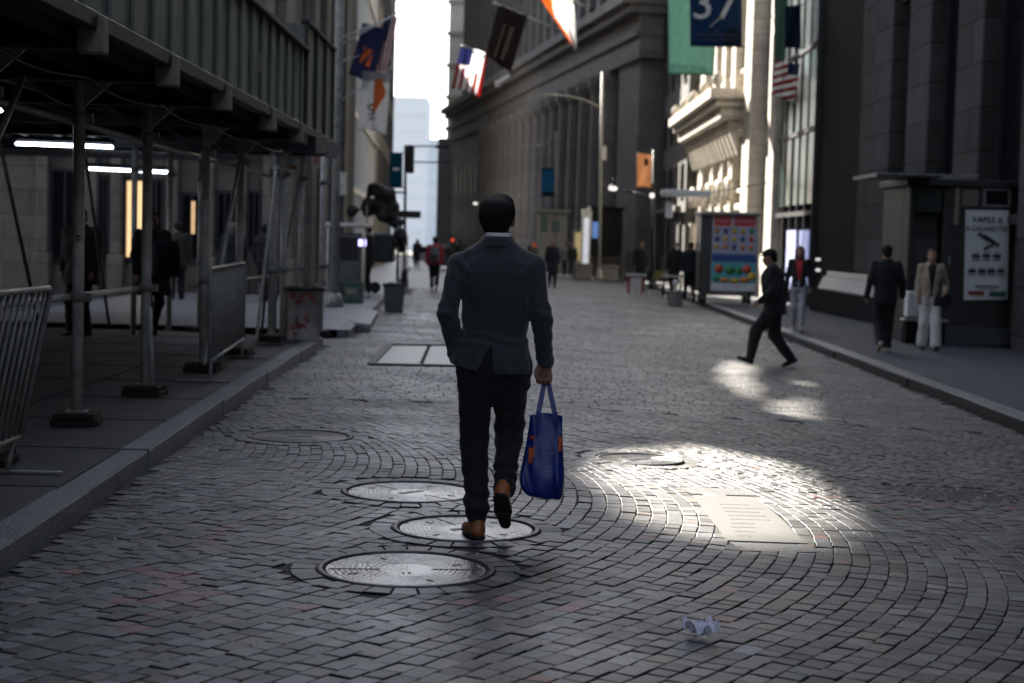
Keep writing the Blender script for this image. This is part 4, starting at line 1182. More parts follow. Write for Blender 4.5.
# ------------------------------------------------------------------ crowd barriers
M['barrier'] = mat('galvanised_barrier', (.34, .335, .31), .4, metal=.2, var=.3, scale=9)
def barrier(label, a, c, n, mesh=False, legs=True, lean=0.0):
    a, c = Vector(a), Vector(c); t = thing('crowd_barrier', label, 'barrier', a, 0, 'steel crowd barriers on the left pavement')
    L_ = c-a; ln = L_.length; z0, z1 = .20, 1.08
    b = MB(); r = .06; d_ = L_/ln
    def P(s_, z): return (d_.x*s_-d_.y*lean*(z-.2)*-1, d_.y*s_, z)
    pts = [P(0, z0)] + [P(0, z1-r)] + [P(r*(1-math.cos(q)), z1-r+r*math.sin(q)) for q in (.5, 1.0, 1.57)] + [P(ln-r, z1)] + [P(ln-r*(1-math.sin(q)), z1-r+r*math.cos(q)) for q in (.5, 1.0, 1.57)] + [P(ln, z0)]
    b.tube(pts, .019, 8); b.tube([P(0, z0), P(ln, z0)], .017, 8); b.build('frame', M['barrier'], t)
    for k in range(1, n):
        s_ = ln*k/n; b = MB(); b.tube([P(s_, z0), P(s_, z1-.005)], .0095 if not mesh else .006, 6); b.build('bar', M['barrier'], t)
    pr = Vector((-d_.y, d_.x, 0))*.32
    for s_ in (.12, ln-.12) if legs else ():
        b = MB(); p = Vector(P(s_, .012)); b.bar(p-pr, p+pr, .04, .008); b.tube([P(s_, .012), P(s_, z0)], .016, 8); b.build('foot', M['barrier'], t)
    return t
p0 = G(20, 470, HK)
bar_ = barrier('barred steel crowd barrier at the left edge of the photo', (p0.x+.0, p0.y-2.1, HK), (p0.x+.0, p0.y, HK), 19, lean=.2)
q0, q1 = G(209, 383, HK), G(243, 358, HK)
t = barrier('narrow closely barred grey crowd barrier with a white paper tag, behind the fourth shed post', q0, q1, 34, True)
b = MB(); mid = (Vector(q1)-Vector(q0))*.62; b.box((mid.x-.03, mid.y-.035, .72), (mid.x+.03, mid.y-.03, 1.0), 0); b.build('paper_tag', M['sign_paper'], t)

# ------------------------------------------------------------------ bins and crates
M['bin_white'] = mat('dirty_white_plastic', (.50, .46, .43), .6, var=.25, scale=5, bump=.1)
M['bin_red'] = mat('red_stain', (.30, .05, .045), .6, var=.4, scale=10)
bp_ = G(302, 340, HK)
t = thing('trash_bin', 'tall off white trash bin with smeared red marks at the end of the left kerb', 'bin', bp_)
sc = bp_.y/1600
h_ = 52*sc
b = MB(); b.lathe([(.30*.8, 0), (.30*.82, .02), (.32*.80+.015, h_*.95), (.30, h_*.95), (.30, h_), (.27, h_), (.22, .06)], 28); body_ = b; b = MB(); b.lathe([(.30, h_-.03), (.315, h_-.03), (.315, h_+.015), (.27, h_+.015)], 28, close=False); b.build('rim', M['black_paint'], t)
rs = random.Random(5)
b = body_
for k in range(26):
    a0 = -math.pi/2+rs.uniform(-.9, .9); zc = rs.choice((.22, .2, .26, .62, .6))*h_/.72+rs.gauss(0, .05); 
    for j in range(3):
        a = a0+rs.gauss(0, .08); z = min(max(zc+rs.gauss(0, .04), .05), h_*.9); rr_ = .243+(.274-.243)*z/(h_*.95)+.0035
        s_ = rs.uniform(.012, .03)
        q = [(rr_*math.cos(a+da*s_/rr_), rr_*math.sin(a+da*s_/rr_), z+dz*s_) for da, dz in ((-1, -.4), (.2, -1), (1, .1), (.4, 1), (-.6, .8))]
        b.add(q, [(0, 1, 2, 3, 4)], 1)
b.build('bin_body', [M['bin_white'], M['bin_red']], t, fix=False)
bp_ = G(394, 312); sc = bp_.y/1600
t = thing('trash_bin', 'small dark grey tapered bin standing in the road by the far left kerb', 'bin', bp_)
w0, w1, h_ = 8.5*sc, 10.5*sc, 28*sc
b = MB(); vs = []
for (w_, z) in ((w0, 0), (w1, h_), (w1*.9, h_), (w0*.9, .05)):
    vs += [(-w_, -w_*.8, z), (w_, -w_*.8, z), (w_, w_*.8, z), (-w_, w_*.8, z)]
b.add(vs, [(3, 2, 1, 0)]+[(4*r_+i, 4*r_+(i+1) % 4, 4*r_+4+(i+1) % 4, 4*r_+4+i) for r_ in range(3) for i in range(4)]+[(12, 13, 14, 15)])
ob = b.build('bin_body', mat('grey_plastic', (.06, .062, .066), .5), t)
b = MB(); b.bbox((-w1-.02, -w1*.8-.02, h_-.04), (w1+.02, -w1*.8-.002, h_+.01), .006); b.bbox((-w1-.02, w1*.8+.002, h_-.04), (w1+.02, w1*.8+.02, h_+.01), .006); b.build('rim', M['black_paint'], ob)
M['crate_green'] = mat('green_crate', (.030, .075, .055), .5, var=.2); M['crate_dark'] = mat('dark_crate', (.022, .03, .028), .55, var=.3)
def crate(label, u0, u1, v0, v1, mt, Y, rz=0):
    a = at((u0+u1)/2, v1, Y); a.z = gz(a.x, Y)+HK; sc = Y/1600
    t = thing('plastic_crate', label, 'crate', a, rz, 'crates beside the food cart'); w_, h_ = (u1-u0)*sc/2, (v1-v0)*sc; d_ = w_*.8
    b = MB(); e = .02
    b.box((-w_, -d_, 0), (w_, d_, .02))
    for k in range(4):
        z = .03+k*(h_-.04)/4; z2 = z+(h_-.04)/4-.018
        b.box((-w_, -d_, z), (w_, -d_+e, z2)); b.box((-w_, d_-e, z), (w_, d_, z2)); b.box((-w_, -d_+e, z), (-w_+e, d_-e, z2)); b.box((w_-e, -d_+e, z), (w_, d_-e, z2))
    for sx in (-1, 1):
        for sy in (-1, 1): b.box((sx*w_-.028 if sx > 0 else -w_-.004, sy*d_-.028 if sy > 0 else -d_-.004, 0), (w_+.004 if sx > 0 else -w_+.028, d_+.004 if sy > 0 else -d_+.028, h_))
    b.build('slatted_box', mt, t)
    b = MB(); b.box((-w_+.05, -d_-.006, h_*.42), (w_*.4, -d_-.004, h_*.72)); b.build('pale_print', M['beam_end'], t)
crate('green plastic crate with a pale print, nearest the kerb at the food cart', 344, 363, 283, 304, M['crate_green'], 36.5, .1)
crate('dark plastic crate left of the green one beside the food cart', 331, 344, 284, 304, M['crate_dark'], 37.5, -.05)
ck = MB()
s_ = [G(352, 331), G(370, 333), G(378, 318), G(360, 316)]
cc_ = sum(s_, Vector())/4
t = thing('kerb_ramp_slab', 'pale flat slab laid at the corner of the far left pavement', 'slab', cc_)
slab(s_, 0, .15, M['walk_far'], 'slab', t, cc_)

# ------------------------------------------------------------------ buildings on the left
M['stoneL'] = blocks('brown_grey_ashlar', (.17, .15, .125), 1.3, .62, var=.15)
M['stoneL2'] = blocks('dark_ashlar', (.085, .08, .075), 1.1, .5, var=.15)
M['beige'] = blocks('beige_masonry', (.40, .36, .30), 1.6, .45, var=.08, mortar=.006)
M['warm_lit'] = mat('lit_interior', (.6, .5, .35), .6, emit=(1.0, .62, .30), estr=.22)
M['frame_dark'] = mat('dark_frame', (.02, .02, .022), .5)
def window(par, lo, hi, axis, fr=.08, gl=None, name='window', depth=.16):
    """framed window in the plane of `axis` (0: faces x, 1: faces -y); lo, hi in world, par at origin"""
    lo, hi = Vector(lo), Vector(hi); b = MB()
    if axis == 1:
        y0, y1 = lo.y, hi.y
        for (a, c) in (((lo.x, lo.z), (hi.x, lo.z+fr)), ((lo.x, hi.z-fr), (hi.x, hi.z)), ((lo.x, lo.z+fr), (lo.x+fr, hi.z-fr)), ((hi.x-fr, lo.z+fr), (hi.x, hi.z-fr)), (((lo.x+hi.x)/2-fr*.35, lo.z+fr), ((lo.x+hi.x)/2+fr*.35, hi.z-fr))):
            b.box((a[0], y0, a[1]), (c[0], y1, c[1]))
        g = MB(); g.box((lo.x+.01, y1-.03, lo.z+.01), (hi.x-.01, y1-.01, hi.z-.01))
    else:
        for (a, c) in (((lo.y, lo.z), (hi.y, lo.z+fr)), ((lo.y, hi.z-fr), (hi.y, hi.z)), ((lo.y, lo.z+fr), (lo.y+fr, hi.z-fr)), ((hi.y-fr, lo.z+fr), (hi.y, hi.z-fr))):
            b.box((lo.x, a[0], a[1]), (hi.x, c[0], c[1]))
        xm = (lo.x+hi.x)/2
        g = MB(); g.box((xm-.01, lo.y+.01, lo.z+.01), (xm+.01, hi.y-.01, hi.z-.01))
    f_ = b.build(name, M['frame_dark'], par); g.build('pane', gl or M['glass_dark'], f_)
    return f_
# corner building behind the side street: front to us at y = 41, side along the street
b1 = thing('corner_building', 'brown stone building with pilasters and dark openings seen through and above the shed', 'building')
yF = 41.0
WB = MB(); WB.box((-40, yF, -1), (-5.6, 52, 10.2)); wall = WB.build('wall', M['stoneL'], b1)
for k, (u0, u1) in enumerate(((36, 48), (82, 97), (110, 121), (165, 178), (205, 214), (236, 246), (262, 272), (283, 293))):
    x0, x1 = at(u0, 240, yF-.3).x, at(u1, 240, yF-.3).x
    b = MB(); b.bbox((x0, yF-.35, .9), (x1, yF-.002, 9.4), .03); b.bbox((x0-.06, yF-.41, -.6), (x1+.06, yF-.003, .898), .03); b.build('pilaster', M['stoneL'], b1)
for k, (u0, u1, v0, v1) in enumerate(((50, 80, 168, 262), (98, 109, 175, 262), (148, 164, 178, 245), (180, 203, 192, 262), (216, 234, 190, 250), (247, 261, 190, 250))):
    a, c = at(u0, v0, yF-.1), at(u1, v1, yF-.1)
    window(b1, (a.x, yF-.12, c.z), (c.x, yF-.002, a.z), 1)
a, c = at(122, 176, yF-.1), at(147, 262, yF-.1)
window(b1, (a.x, yF-.14, c.z), (c.x, yF-.002, a.z), 1, .12, M['warm_lit'], 'lit_doorway')
a, c = at(191, 200, yF-.1), at(196, 235, yF-.1)
window(b1, (a.x, yF-.16, c.z), (c.x, yF-.122, a.z), 1, .03, M['warm_lit'], 'lit_doorway')
b = MB(); b.bbox((-40, yF-.55, 9.5), (-5.05, 52, 10.1), .05); b.bbox((-40, yF-.45, 3.55), (-5.2, yF-.36, 3.9), .03); b.build('cornice', M['stoneL'], b1)
for k in range(4):
    y0 = yF+.8+k*2.6; b = MB(); b.bbox((-5.598, y0, .2), (-5.3, y0+1.0, 9.4), .03); b.build('pilaster', M['stoneL'], b1)
    window(b1, (-5.59, y0+1.15, 1.2), (-5.45, y0+2.45, 3.3), 0); window(b1, (-5.59, y0+1.15, 4.4), (-5.45, y0+2.45, 8.6), 0)
# row along the left kerb, further on
def face_x(u, Y): return at(u, 230, Y).x
def row_building(label, name, y0, y1, x0, x1, h_, mt, nb, floors, fh, z0, proj=.25, group=None, wfrac=.5, dep=16):
    """building whose street face runs from (x0, y0) to (x1, y1)"""
    t = thing(name, label, 'building', (0, 0, 0))
    b = MB(); b.prism([(x0, y0), (x1, y1), (x1-dep, y1), (x0-dep, y0)], -2, h_); b.build('wall', mt, t)
    for k in range(nb+1):
        f_ = k/nb; x = x0+(x1-x0)*f_; y = y0+(y1-y0)*f_; w_ = (y1-y0)/nb*(1-wfrac)/2
        yy0, yy1 = max(y0, y-w_), min(y1, y+w_)
        xa = x0+(x1-x0)*(yy0-y0)/(y1-y0); xb = x0+(x1-x0)*(yy1-y0)/(y1-y0)
        b = MB(); b.prism([(xa+.003, yy0), (xa+proj, yy0), (xb+proj, yy1), (xb+.003, yy1)], -.5, h_-.6); b.build('pilaster', mt, t)
    for k in range(nb):
        for j in range(floors):
            f0, f1 = (k+.5-wfrac/2)/nb, (k+.5+wfrac/2)/nb
            ya, yb = y0+(y1-y0)*f0+.1, y0+(y1-y0)*f1-.1; xm = x0+(x1-x0)*(f0+f1)/2
            z = z0+j*fh; 
            if z+fh*.75 < h_: window(t, (xm-.02, ya, z), (xm+.10, yb, z+fh*.72), 0)
    b = MB(); b.prism([(x0-.5, y0-.02), (x0+proj+.3, y0-.02), (x1+proj+.3, y1), (x1-.5, y1)], h_-.58, h_-.1); b.build('cornice', mt, t)
    return t
b2 = row_building('dark stone building behind the flagpoles on the left', 'stone_building', 52.5, 66, -5.9, -6.9, 17.8, M['stoneL2'], 4, 5, 3.4, 1.0)
# glazed building with pale frames
M['glass_sky'] = mat('pale_glass', (.10, .13, .15), .08, metal=.3, var=.1, spec=.8)
gb = thing('glass_building', 'narrow glass fronted building between the dark stone and far beige ones on the left', 'building')
b = MB(); b.prism([(-7.0, 66.3), (-8.2, 93), (-16.6, 93), (-16.6, 66.3)], -2, 60); b.build('wall', M['stoneL2'], gb)
for k in range(10):
    y0 = 66.5+k*2.6; x = -7.0-.052*(y0-66.3)
    g = MB(); g.prism([(x+.05, y0+.1), (x+.10, y0+.1), (x-.03, y0+2.5), (x-.08, y0+2.5)], 3.6, 29); g.build('pane', M['glass_sky'], gb)
    b = MB(); b.prism([(x+.02, y0-.1), (x+.3, y0-.1), (x+.28, y0+.1), (x, y0+.1)], 0, 29.5); b.build('mullion', M['white_paint'], gb)
b = MB()
for z in (3.3, 6.5, 9.7, 12.9, 16.1): b.prism([(-6.95, 66.4), (-6.75, 66.4), (-7.98, 92.8), (-8.18, 92.8)], z, z+.25)
b.build('transom', M['white_paint'], gb)
b3 = row_building('beige masonry building with rows of windows at the far end of the left side', 'beige_building', 93.3, 127, -8.2, -9.9, 20.5, M['beige'], 9, 5, 3.6, 4.2, .12)
b4 = row_building('tall pale block at the street bend beside the sky gap', 'office_tower', 140, 200, -12.6, -19.5, 70, M['beige'], 10, 18, 3.7, 3, .1, dep=2.8)
# unseen screen added above the corner building, holes cut to shape the sun patches
def project(p):
    d = p-CAMP; q = d.dot(_f)
    return 512+F_PX*d.dot(_r)/q, 341.5-F_PX*d.dot(_u)/q
def grow(P, k):
    cx, cy = sum(p[0] for p in P)/len(P), sum(p[1] for p in P)/len(P); return [(cx+(p[0]-cx)*k, cy+(p[1]-cy)*k) for p in P]
LIGHT = [[(606, 455), (690, 446), (790, 466), (846, 515), (815, 546), (715, 546), (640, 520), (600, 482)],
         [(741, 351), (752, 349), (757, 360), (754, 374), (758, 390), (752, 401), (738, 388), (722, 379), (721, 366), (731, 356)],
         [(770, 404), (782, 399), (797, 400), (800, 391), (795, 383), (806, 386), (811, 402), (808, 417), (790, 413), (778, 410)]]
LIGHT = [grow(LIGHT[0], 1.08), grow(LIGHT[1], 1.3), grow(LIGHT[2], 1.3)]
def in2(u, v, P):
    c = False; n = len(P)
    for i in range(n):
        (x1, y1), (x2, y2) = P[i], P[(i+1) % n]
        if (y1 > v) != (y2 > v) and u < (x2-x1)*(v-y1)/(y2-y1)+x1: c = not c
    return c
GY = 41.6
def to_ground(X, Z):
    p = Vector((X, GY, Z)); z = 0
    for _ in range(4):
        t = (Z-z)/S.z; p = Vector((X-S.x*t, GY-S.y*t, z)); z = gz(p.x, p.y)
    return p
b = MB(); bx = (-16.0, -5.05, 11.0, 24.0); st_ = .12
nx_, nz_ = int((bx[1]-bx[0])/st_), int((bx[3]-bx[2])/st_)
xg = np.linspace(bx[0], bx[1], nx_+1); zg = np.linspace(bx[2], bx[3], nz_+1)
def holed(X, Z):
    p = to_ground(X, Z)
    if p.y < 4: return False
    u, v = project(p); return any(in2(u, v, L_) for L_ in LIGHT)
for j in range(nz_):
    run = None
    for i in range(nx_+1):
        h_ = i == nx_ or holed((xg[i]+xg[i+1])/2, (zg[j]+zg[j+1])/2)
        if h_:
            if run is not None: b.box((xg[run], GY-.15, zg[j]), (xg[i], GY+.15, zg[j+1])); run = None
        elif run is None: run = i
b.box((-40, GY-.15, 10.1), (bx[1], GY+.15, 11.0)); b.box((-40, GY-.15, 24.0), (bx[1], GY+.15, 29)); b.box((-40, GY-.15, 11), (bx[0], GY+.15, 24))
b.build('added_sun_screen', M['stoneL'], b1)

# the near left building behind the shed, the one behind the camera, and the row round the bend
nl = thing('shop_building', 'tall dark stone building rising behind the near shed on the left', 'building')
b = MB(); b.box((-30, -70, -2), (-11, 20.5, 42)); b.build('wall', M['stoneL2'], nl)
for k in range(7):
    b = MB(); b.bbox((-10.998, -10+k*4.4, 0), (-10.6, -8.6+k*4.4, 40), .03); b.build('pilaster', M['stoneL2'], nl)
    window(nl, (-10.99, -8.4+k*4.4, .9), (-10.8, -5.8+k*4.4, 2.7), 0)
bh = thing('stone_building', 'stone building closing the street behind the camera', 'building')
b = MB(); b.box((-30, -95, -2), (30, -71, 11)); b.build('wall', M['stoneL2'], bh)
for k in range(9):
    for j in range(1):
        b = MB(); b.box((-26+k*6, -70.998, 1+j*6), (-23.4+k*6, -70.9, 5+j*6)); b.build('window', M['glass_dark'], bh)
b5 = thing('office_block', 'pale office block round the bend beyond the tall one', 'building')
b = MB(); b.prism([(-19.7, 200.3), (-30, 270), (-48, 270), (-22.6, 200.3)], -5, 75); b.build('wall', M['beige'], b5)
# ------------------------------------------------------------------ flags on the left
def flag_mesh(w_, h_, n=14, m_=18, amp=.10, ph=0.0, gather=.0, skew=.0):
    """hanging cloth: x across, z down from 0"""
    V = []; 
    for j in range(m_+1):
        for i in range(n+1):
            s_, t_ = i/n, j/m_
            x = (s_-.5)*w_*(1-gather*t_)+skew*t_; y = amp*math.sin(s_*9+ph+t_*1.5)*(.3+.7*t_)+amp*.4*math.sin(s_*17-t_*4+ph)
            V.append((x, y, -t_*h_+.05*h_*math.sin(s_*3+ph)*t_))
    return V, [(j*(n+1)+i, j*(n+1)+i+1, (j+1)*(n+1)+i+1, (j+1)*(n+1)+i) for j in range(m_) for i in range(n)], n, m_
def flag(label, loc, rz, w_, h_, mats, pick, tilt=0.0, amp=.08, ph=0.0, gather=0, skew=0, n=24, m_=26):
    V, Fq, n, m_ = flag_mesh(w_, h_, n, m_, amp, ph, gather, skew)
    o = mesh_np('flag', V, Fq, mats)
    o.data.polygons.foreach_set('material_index', [pick((i+.5)/n, (j+.5)/m_) for j in range(m_) for i in range(n)])
    o.location = loc; o.rotation_euler = (0, tilt, rz); tag(o, label, 'flag')
    sm = o.modifiers.new('thick', 'SOLIDIFY'); sm.thickness = .004
    return o
def pole(label, a, c, r=.03, group='flagpoles on the left facades', mt=None):
    a, c = Vector(a), Vector(c); t = thing('flagpole', label, 'flagpole', a, 0, group)
    b = MB(); b.tube([(0, 0, 0), c-a], [r, r*.7], 10); b.build('pole', mt or M['steel'], t)
    b = MB(); b.lathe([(.001, -r*1.6), (r*1.2, -r), (r*1.6, 0), (r*1.2, r), (.001, r*1.6)], 10, c-a); b.build('finial', mt or M['steel'], t)
    b = MB(); d_ = (c-a).normalized(); b.tube([-d_*.1, d_*.25], r*1.7, 10); b.build('bracket', M['black_paint'], t)
FL = {k: mat('flag_'+k, c, .8, trans=.7, var=.12, scale=5) for k, c in dict(white=(.86, .86, .86), navy=(.09, .10, .22), red=(.42, .05, .05), orange=(.75, .30, .10), gold=(.5, .35, .1), brown=(.05, .035, .03),
      teal=(.14, .23, .205), dblue=(.012, .035, .075), grey=(.5, .5, .51), dgrey=(.10, .11, .13), black=(.02, .02, .02), cyan=(.03, .22, .38), tealb=(.02, .16, .22), peach=(.36, .23, .15)).items()}
def usa(s_, t_):
    if s_ < .42 and t_ < .54: return 2
    return 0 if int(t_*13) % 2 == 0 else 1
def usa_h(s_, t_):   # hangs with the stripes running down
    if t_ < .42 and s_ < .54: return 2
    return 0 if int(s_*13) % 2 == 0 else 1
Yf = 47.0
for (u0, v0, u1, v1, l) in ((326, 44, 389, 18, 'highest white flagpole on the left, carrying the navy flag'), (328, 52, 399, 12, 'flagpole carrying the left national flag'), (326, 66, 362, 55, 'middle flagpole on the left, bare near its foot'), (326, 110, 391, 68, 'lowest flagpole on the left, carrying the white flag')):
    pole(l, at(u0, v0, Yf-.6), at(u1, v1, Yf), .035)
flag('navy flag with an orange patch hanging from a pole on the left', at(375, 26, Yf), .1, 25*Yf/1600, 56*Yf/1600, [FL['navy'], FL['orange'], FL['grey']], lambda s_, t_: (1 if .3 < s_ < .72 and .42 < t_ < .75 and (s_+t_) % .3 < .2 else 0), R(14), .07, 1.0)
flag('national stars and stripes flag folded beside the navy one on the left', at(391.5, 16, Yf+.4), .2, 13*Yf/1600, 60*Yf/1600, [FL['red'], FL['white'], FL['navy']], usa_h, R(6), .08, 2.0, .15, -.12)
wf = flag('large white flag with an orange red wedge and a dark letter, left', at(376.5, 72, Yf-.3), .05, 28*Yf/1600, 60*Yf/1600, [FL['white'], FL['orange'], FL['grey']], lambda s_, t_: (1 if (s_ > .45 and t_ > .10 and (s_-.45)*1.3+abs(t_-.38)*1.0 < .62 and t_-.15 < (1-s_)*.9+.12) else 2 if t_ < .14 else 0), R(3), .05, .5)
text('letter', 'S', .48, FL['black'], wf, Matrix.Translation((-.08, -.085, -1.12)) @ Matrix.Rotation(-.2, 4, 'Y'), .004)
b = MB(); b.bar((-.12, -.085, -1.38), (.05, -.085, -1.32), .006, .05); b.build('small_print', FL['black'], wf)
t, P, n = board('hanging_sign', 'small glowing orange square sign high on the left facade', 'sign', [at(327.5, 79, 42), at(335, 79, 42), at(335, 107, 42), at(327.5, 107, 42)], .12, mat('orange_lit', (.6, .25, .12), .5, emit=(1, .36, .18), estr=.08))
b = MB(); b.bar(P[0]+Vector((-.35, .06, -.1)), P[0]+Vector((0, .06, -.1)), .04, .04); b.build('bracket', M['steel_dirty'], t)
b = MB(); b.bar((P[0]+P[1])/2+Vector((0, -.01, -.22)), (P[0]+P[1])/2+Vector((0, -.01, -.40)), .12, .01, up=(0, 1, 0)); b.build('dark_mark', M['sign_red'], t)

# ------------------------------------------------------------------ lamp pole with teal banner, left
def street_lamp(label, base, pts_pole, arm, r=.07, mt=None, head_len=.7):
    t = thing('street_lamp', label, 'street lamp', base); mt = mt or M['steel_dirty']
    b = MB(); b.tube([Vector(p)-base for p in pts_pole], [r, r*.75], 12); b.build('pole', mt, t)
    b = MB(); b.lathe([(r*2.4, 0), (r*2.4, .1), (r*1.7, .5), (r*1.2, .6)], 12); b.build('base', mt, t)
    b = MB(); A = [Vector(p)-base for p in arm]; b.tube(A, r*.45, 8); ar = b.build('arm', mt, t)
    d_ = (A[-1]-A[-2]).normalized(); b = MB()
    M_ = Matrix.Translation(A[-1]) @ d_.to_track_quat('X', 'Z').to_matrix().to_4x4()
    b.bbox((-.05, -.11, -.06), (head_len, .11, .05), .04, 0, M_); b.build('lamp_head', mt, ar)
    return t
YL = 57.0
bs = at(405.5, 240, YL); bs.z = gz(bs.x, YL)
street_lamp('slim dark lamp pole before the sky gap with a long arm to the right', bs, [bs, at(405.5, 145, YL)], [at(405.5, 147, YL), at(420, 146, YL), at(436, 146.5, YL)], .06, M['black_paint'], .5)
def banner(label, corners, mats, name='banner', rows=10, fn=None, th_=.012, arms=True, armto=0, text_=None):
    c = sum((Vector(p) for p in corners), Vector())/4; P = [Vector(p)-c for p in corners]
    t = thing(name, label, 'banner', c); n, m_ = 8, 14; V = []
    nn = (P[1]-P[0]).cross(P[3]-P[0]).normalized()
    for j in range(m_+1):
        for i in range(n+1):
            V.append(P[0].lerp(P[1], i/n).lerp(P[3].lerp(P[2], i/n), j/m_)+nn*.03*math.sin(i*.9+j*.35))
    o = mesh_np('cloth', V, [(j*(n+1)+i, j*(n+1)+i+1, (j+1)*(n+1)+i+1, (j+1)*(n+1)+i) for j in range(m_) for i in range(n)], mats, t)
    if fn: o.data.polygons.foreach_set('material_index', [fn((i+.5)/n, (j+.5)/m_) for j in range(m_) for i in range(n)])
    sm = o.modifiers.new('thick', 'SOLIDIFY'); sm.thickness = th_
    if arms:
        b = MB()
        for a, c_ in ((P[0], P[1]), (P[3], P[2])): b.tube([a+(a-c_).normalized()*.02, c_+(c_-a).normalized()*.16 if armto >= 0 else c_], .022, 6)
        b.build('banner_arm', M['black_paint'], t)
    return t, P
banner('teal street banner on the slim lamp pole in front of the sky gap', [at(390, 153, YL), at(402.5, 153, YL), at(402.5, 187.5, YL), at(390, 187.5, YL)], [FL['tealb'], FL['white']], fn=lambda s_, t_: 1 if .42 < t_ < .5 and .3 < s_ < .7 else 0)
sgn = at(404, 210, YL); t = thing('traffic_signal', 'dark signal box and cross arm on the slim pole left of the sky gap', 'traffic light', sgn)
b = MB(); b.bbox((.06, -.12, 1.3), (.32, .12, 2.3), .03); b.build('signal_box', M['black_paint'], t)
b = MB(); b.bar((-1.3, 0, .62), (.1, 0, .62), .07, .07); b.bar((.0, 0, 1.7), (1.6, 0, 1.72), .05, .05); b.build('cross_arm', M['black_paint'], t)
b = MB(); b.bbox((-.5, -.06, -.28), (.6, .06, -.02), .02); b.build('name_plate', M['frame_dark'], t)

# ------------------------------------------------------------------ food cart and folded canopy in front of the left row
YC = 44.0
cb = at(382, 262, YC); cb.z = gz(cb.x, YC)+HK
t = thing('food_cart', 'dark food cart with a blue topped counter under lumpy tied canopy bundles', 'food cart', cb)
sc = YC/1600
W = lambda u, v, dy=0: at(u, v, YC+dy)-cb
b = MB(); a, c = W(375, 236), W(394, 268); b.bbox((a.x, -.4, c.z+.15), (c.x, .5, a.z), .04); b.build('counter_box', mat('dark_green_box', (.012, .018, .02), .5), t)
b = MB(); a, c = W(374, 233.5), W(395, 236); b.bbox((a.x, -.45, a.z-.06), (c.x, .55, a.z), .02); b.build('counter_top', mat('blue_counter', (.05, .10, .16), .35), t)
for s_ in (376, 392):
    p = W(s_, 264); b = MB(); M_ = Matrix.Translation((p.x, -.2, .16)) @ Matrix.Rotation(R(90), 4, 'X'); bb = MB()
    bb.tube([(p.x, -.24, .17), (p.x, -.16, .17)], .16, 16); bb.build('wheel', M['black_paint'], t)
M['tarp'] = mat('dark_brown_tarp', (.030, .025, .022), .7, var=.4, scale=4, bump=.4, bscale=10)
Tc = Sdf([-2.3, -1.0, .3], [1.5, 1.4, 3.2], .05)
for (u, v, r_) in ((372, 188, 5.5), (386, 194, 8), (378, 203, 9), (366, 208, 8), (352, 210, 7), (392, 208, 8), (397, 222, 7), (400, 236, 6), (384, 215, 9), (398, 246, 5)):
    p = W(u, v); Tc.ell((p.x, .3+.3*math.sin(u), p.z), (r_*sc, r_*sc*1.2, r_*sc), .14)
Tc.warp(wob(.05, 5, 3)); Tc.warp(wob(.02, 14, 4))
Tc.build('tied_canopy', M['tarp'], t)
for u, v0 in ((352, 212), (366, 205), (398, 225)):
    a, c = W(u, v0), W(u, 268); b = MB(); b.tube([(a.x, .25, a.z), (c.x, .25, .0)], .03, 8); b.build('canopy_post', M['steel_dirty'], t)
# metal service cabinet and steel pole by the sheds
p = at(334, 300, 34); p.z = gz(0, 34)+HK
t = thing('service_pole', 'grey steel pole rising beside the far end of the sheds, next to a caged box', 'pole', p)
b = MB(); b.tube([(0, 0, 0), (0, 0, 8.6)], .10, 12); b.build('pole', M['steel_dirty'], t)
b = MB(); b.lathe([(.2, 0), (.2, .15), (.13, .3)], 12); b.build('base', M['steel_dirty'], t)
a, c = at(326, 172, 34)-p, at(343, 195, 34)-p
b = MB()
for (z0, z1) in ((a.z-.06, a.z), (c.z, c.z+.06), ((a.z+c.z)/2-.02, (a.z+c.z)/2+.02)): b.box((.09, -.2, z0), (c.x+.05, .2, z1))
for x in (.1, c.x): b.box((x, -.2, c.z+.061), (x+.05, .2, (a.z+c.z)/2-.021)); b.box((x, -.2, (a.z+c.z)/2+.021), (x+.05, .2, a.z-.061))
b.build('cage', M['steel'], t)
p = at(350, 292, 39); p.z = gz(0, 39)+HK; sc = 39/1600
t = thing('vending_stall', 'stainless steel vending stall with ribbed sides between the pole and the food cart', 'stall', p)
b = MB(); b.bbox((-.42, -.3, .12), (.28, .9, 1.6), .03); b.build('body', mat('brushed_steel', (.16, .16, .16), .35, metal=.8, var=.4, stretch=(6, 6, .6)), t)
b = MB(); b.bbox((-.6, -.55, 1.75), (.45, 1.0, 1.85), .02); b.tube([(-.5, -.5, .1), (-.5, -.5, 1.75)], .025, 8); b.tube([(.36, -.5, .1), (.36, -.5, 1.75)], .025, 8); b.build('canopy', M['steel'], t)
b = MB(); b.bbox((-.36, -.35, .95), (.22, -.302, 1.5), .01); b.build('serving_hatch', M['black_paint'], t)
b = MB(); b.bbox((.05, -.345, 1.3), (.40, -.31, 1.46), .01); b.build('lit_strip', mat('violet_lit', (.5, .5, .9), .4, emit=(.55, .5, 1), estr=.5), t)
p = G(407, 287)
t = thing('sign_post', 'thin bare metal post standing in the road ahead of the red jacket walker', 'post', p)
b = MB(); b.tube([(0, 0, 0), (0, 0, 1.35)], .022, 8); b.lathe([(.07, 0), (.07, .02), (.03, .04)], 10); b.build('post', M['steel_dirty'], t)
b = MB(); b.tube([(0, 0, 1.351), (0, 0, 1.40)], .03, 8); b.build('post_cap', M['black_paint'], t)
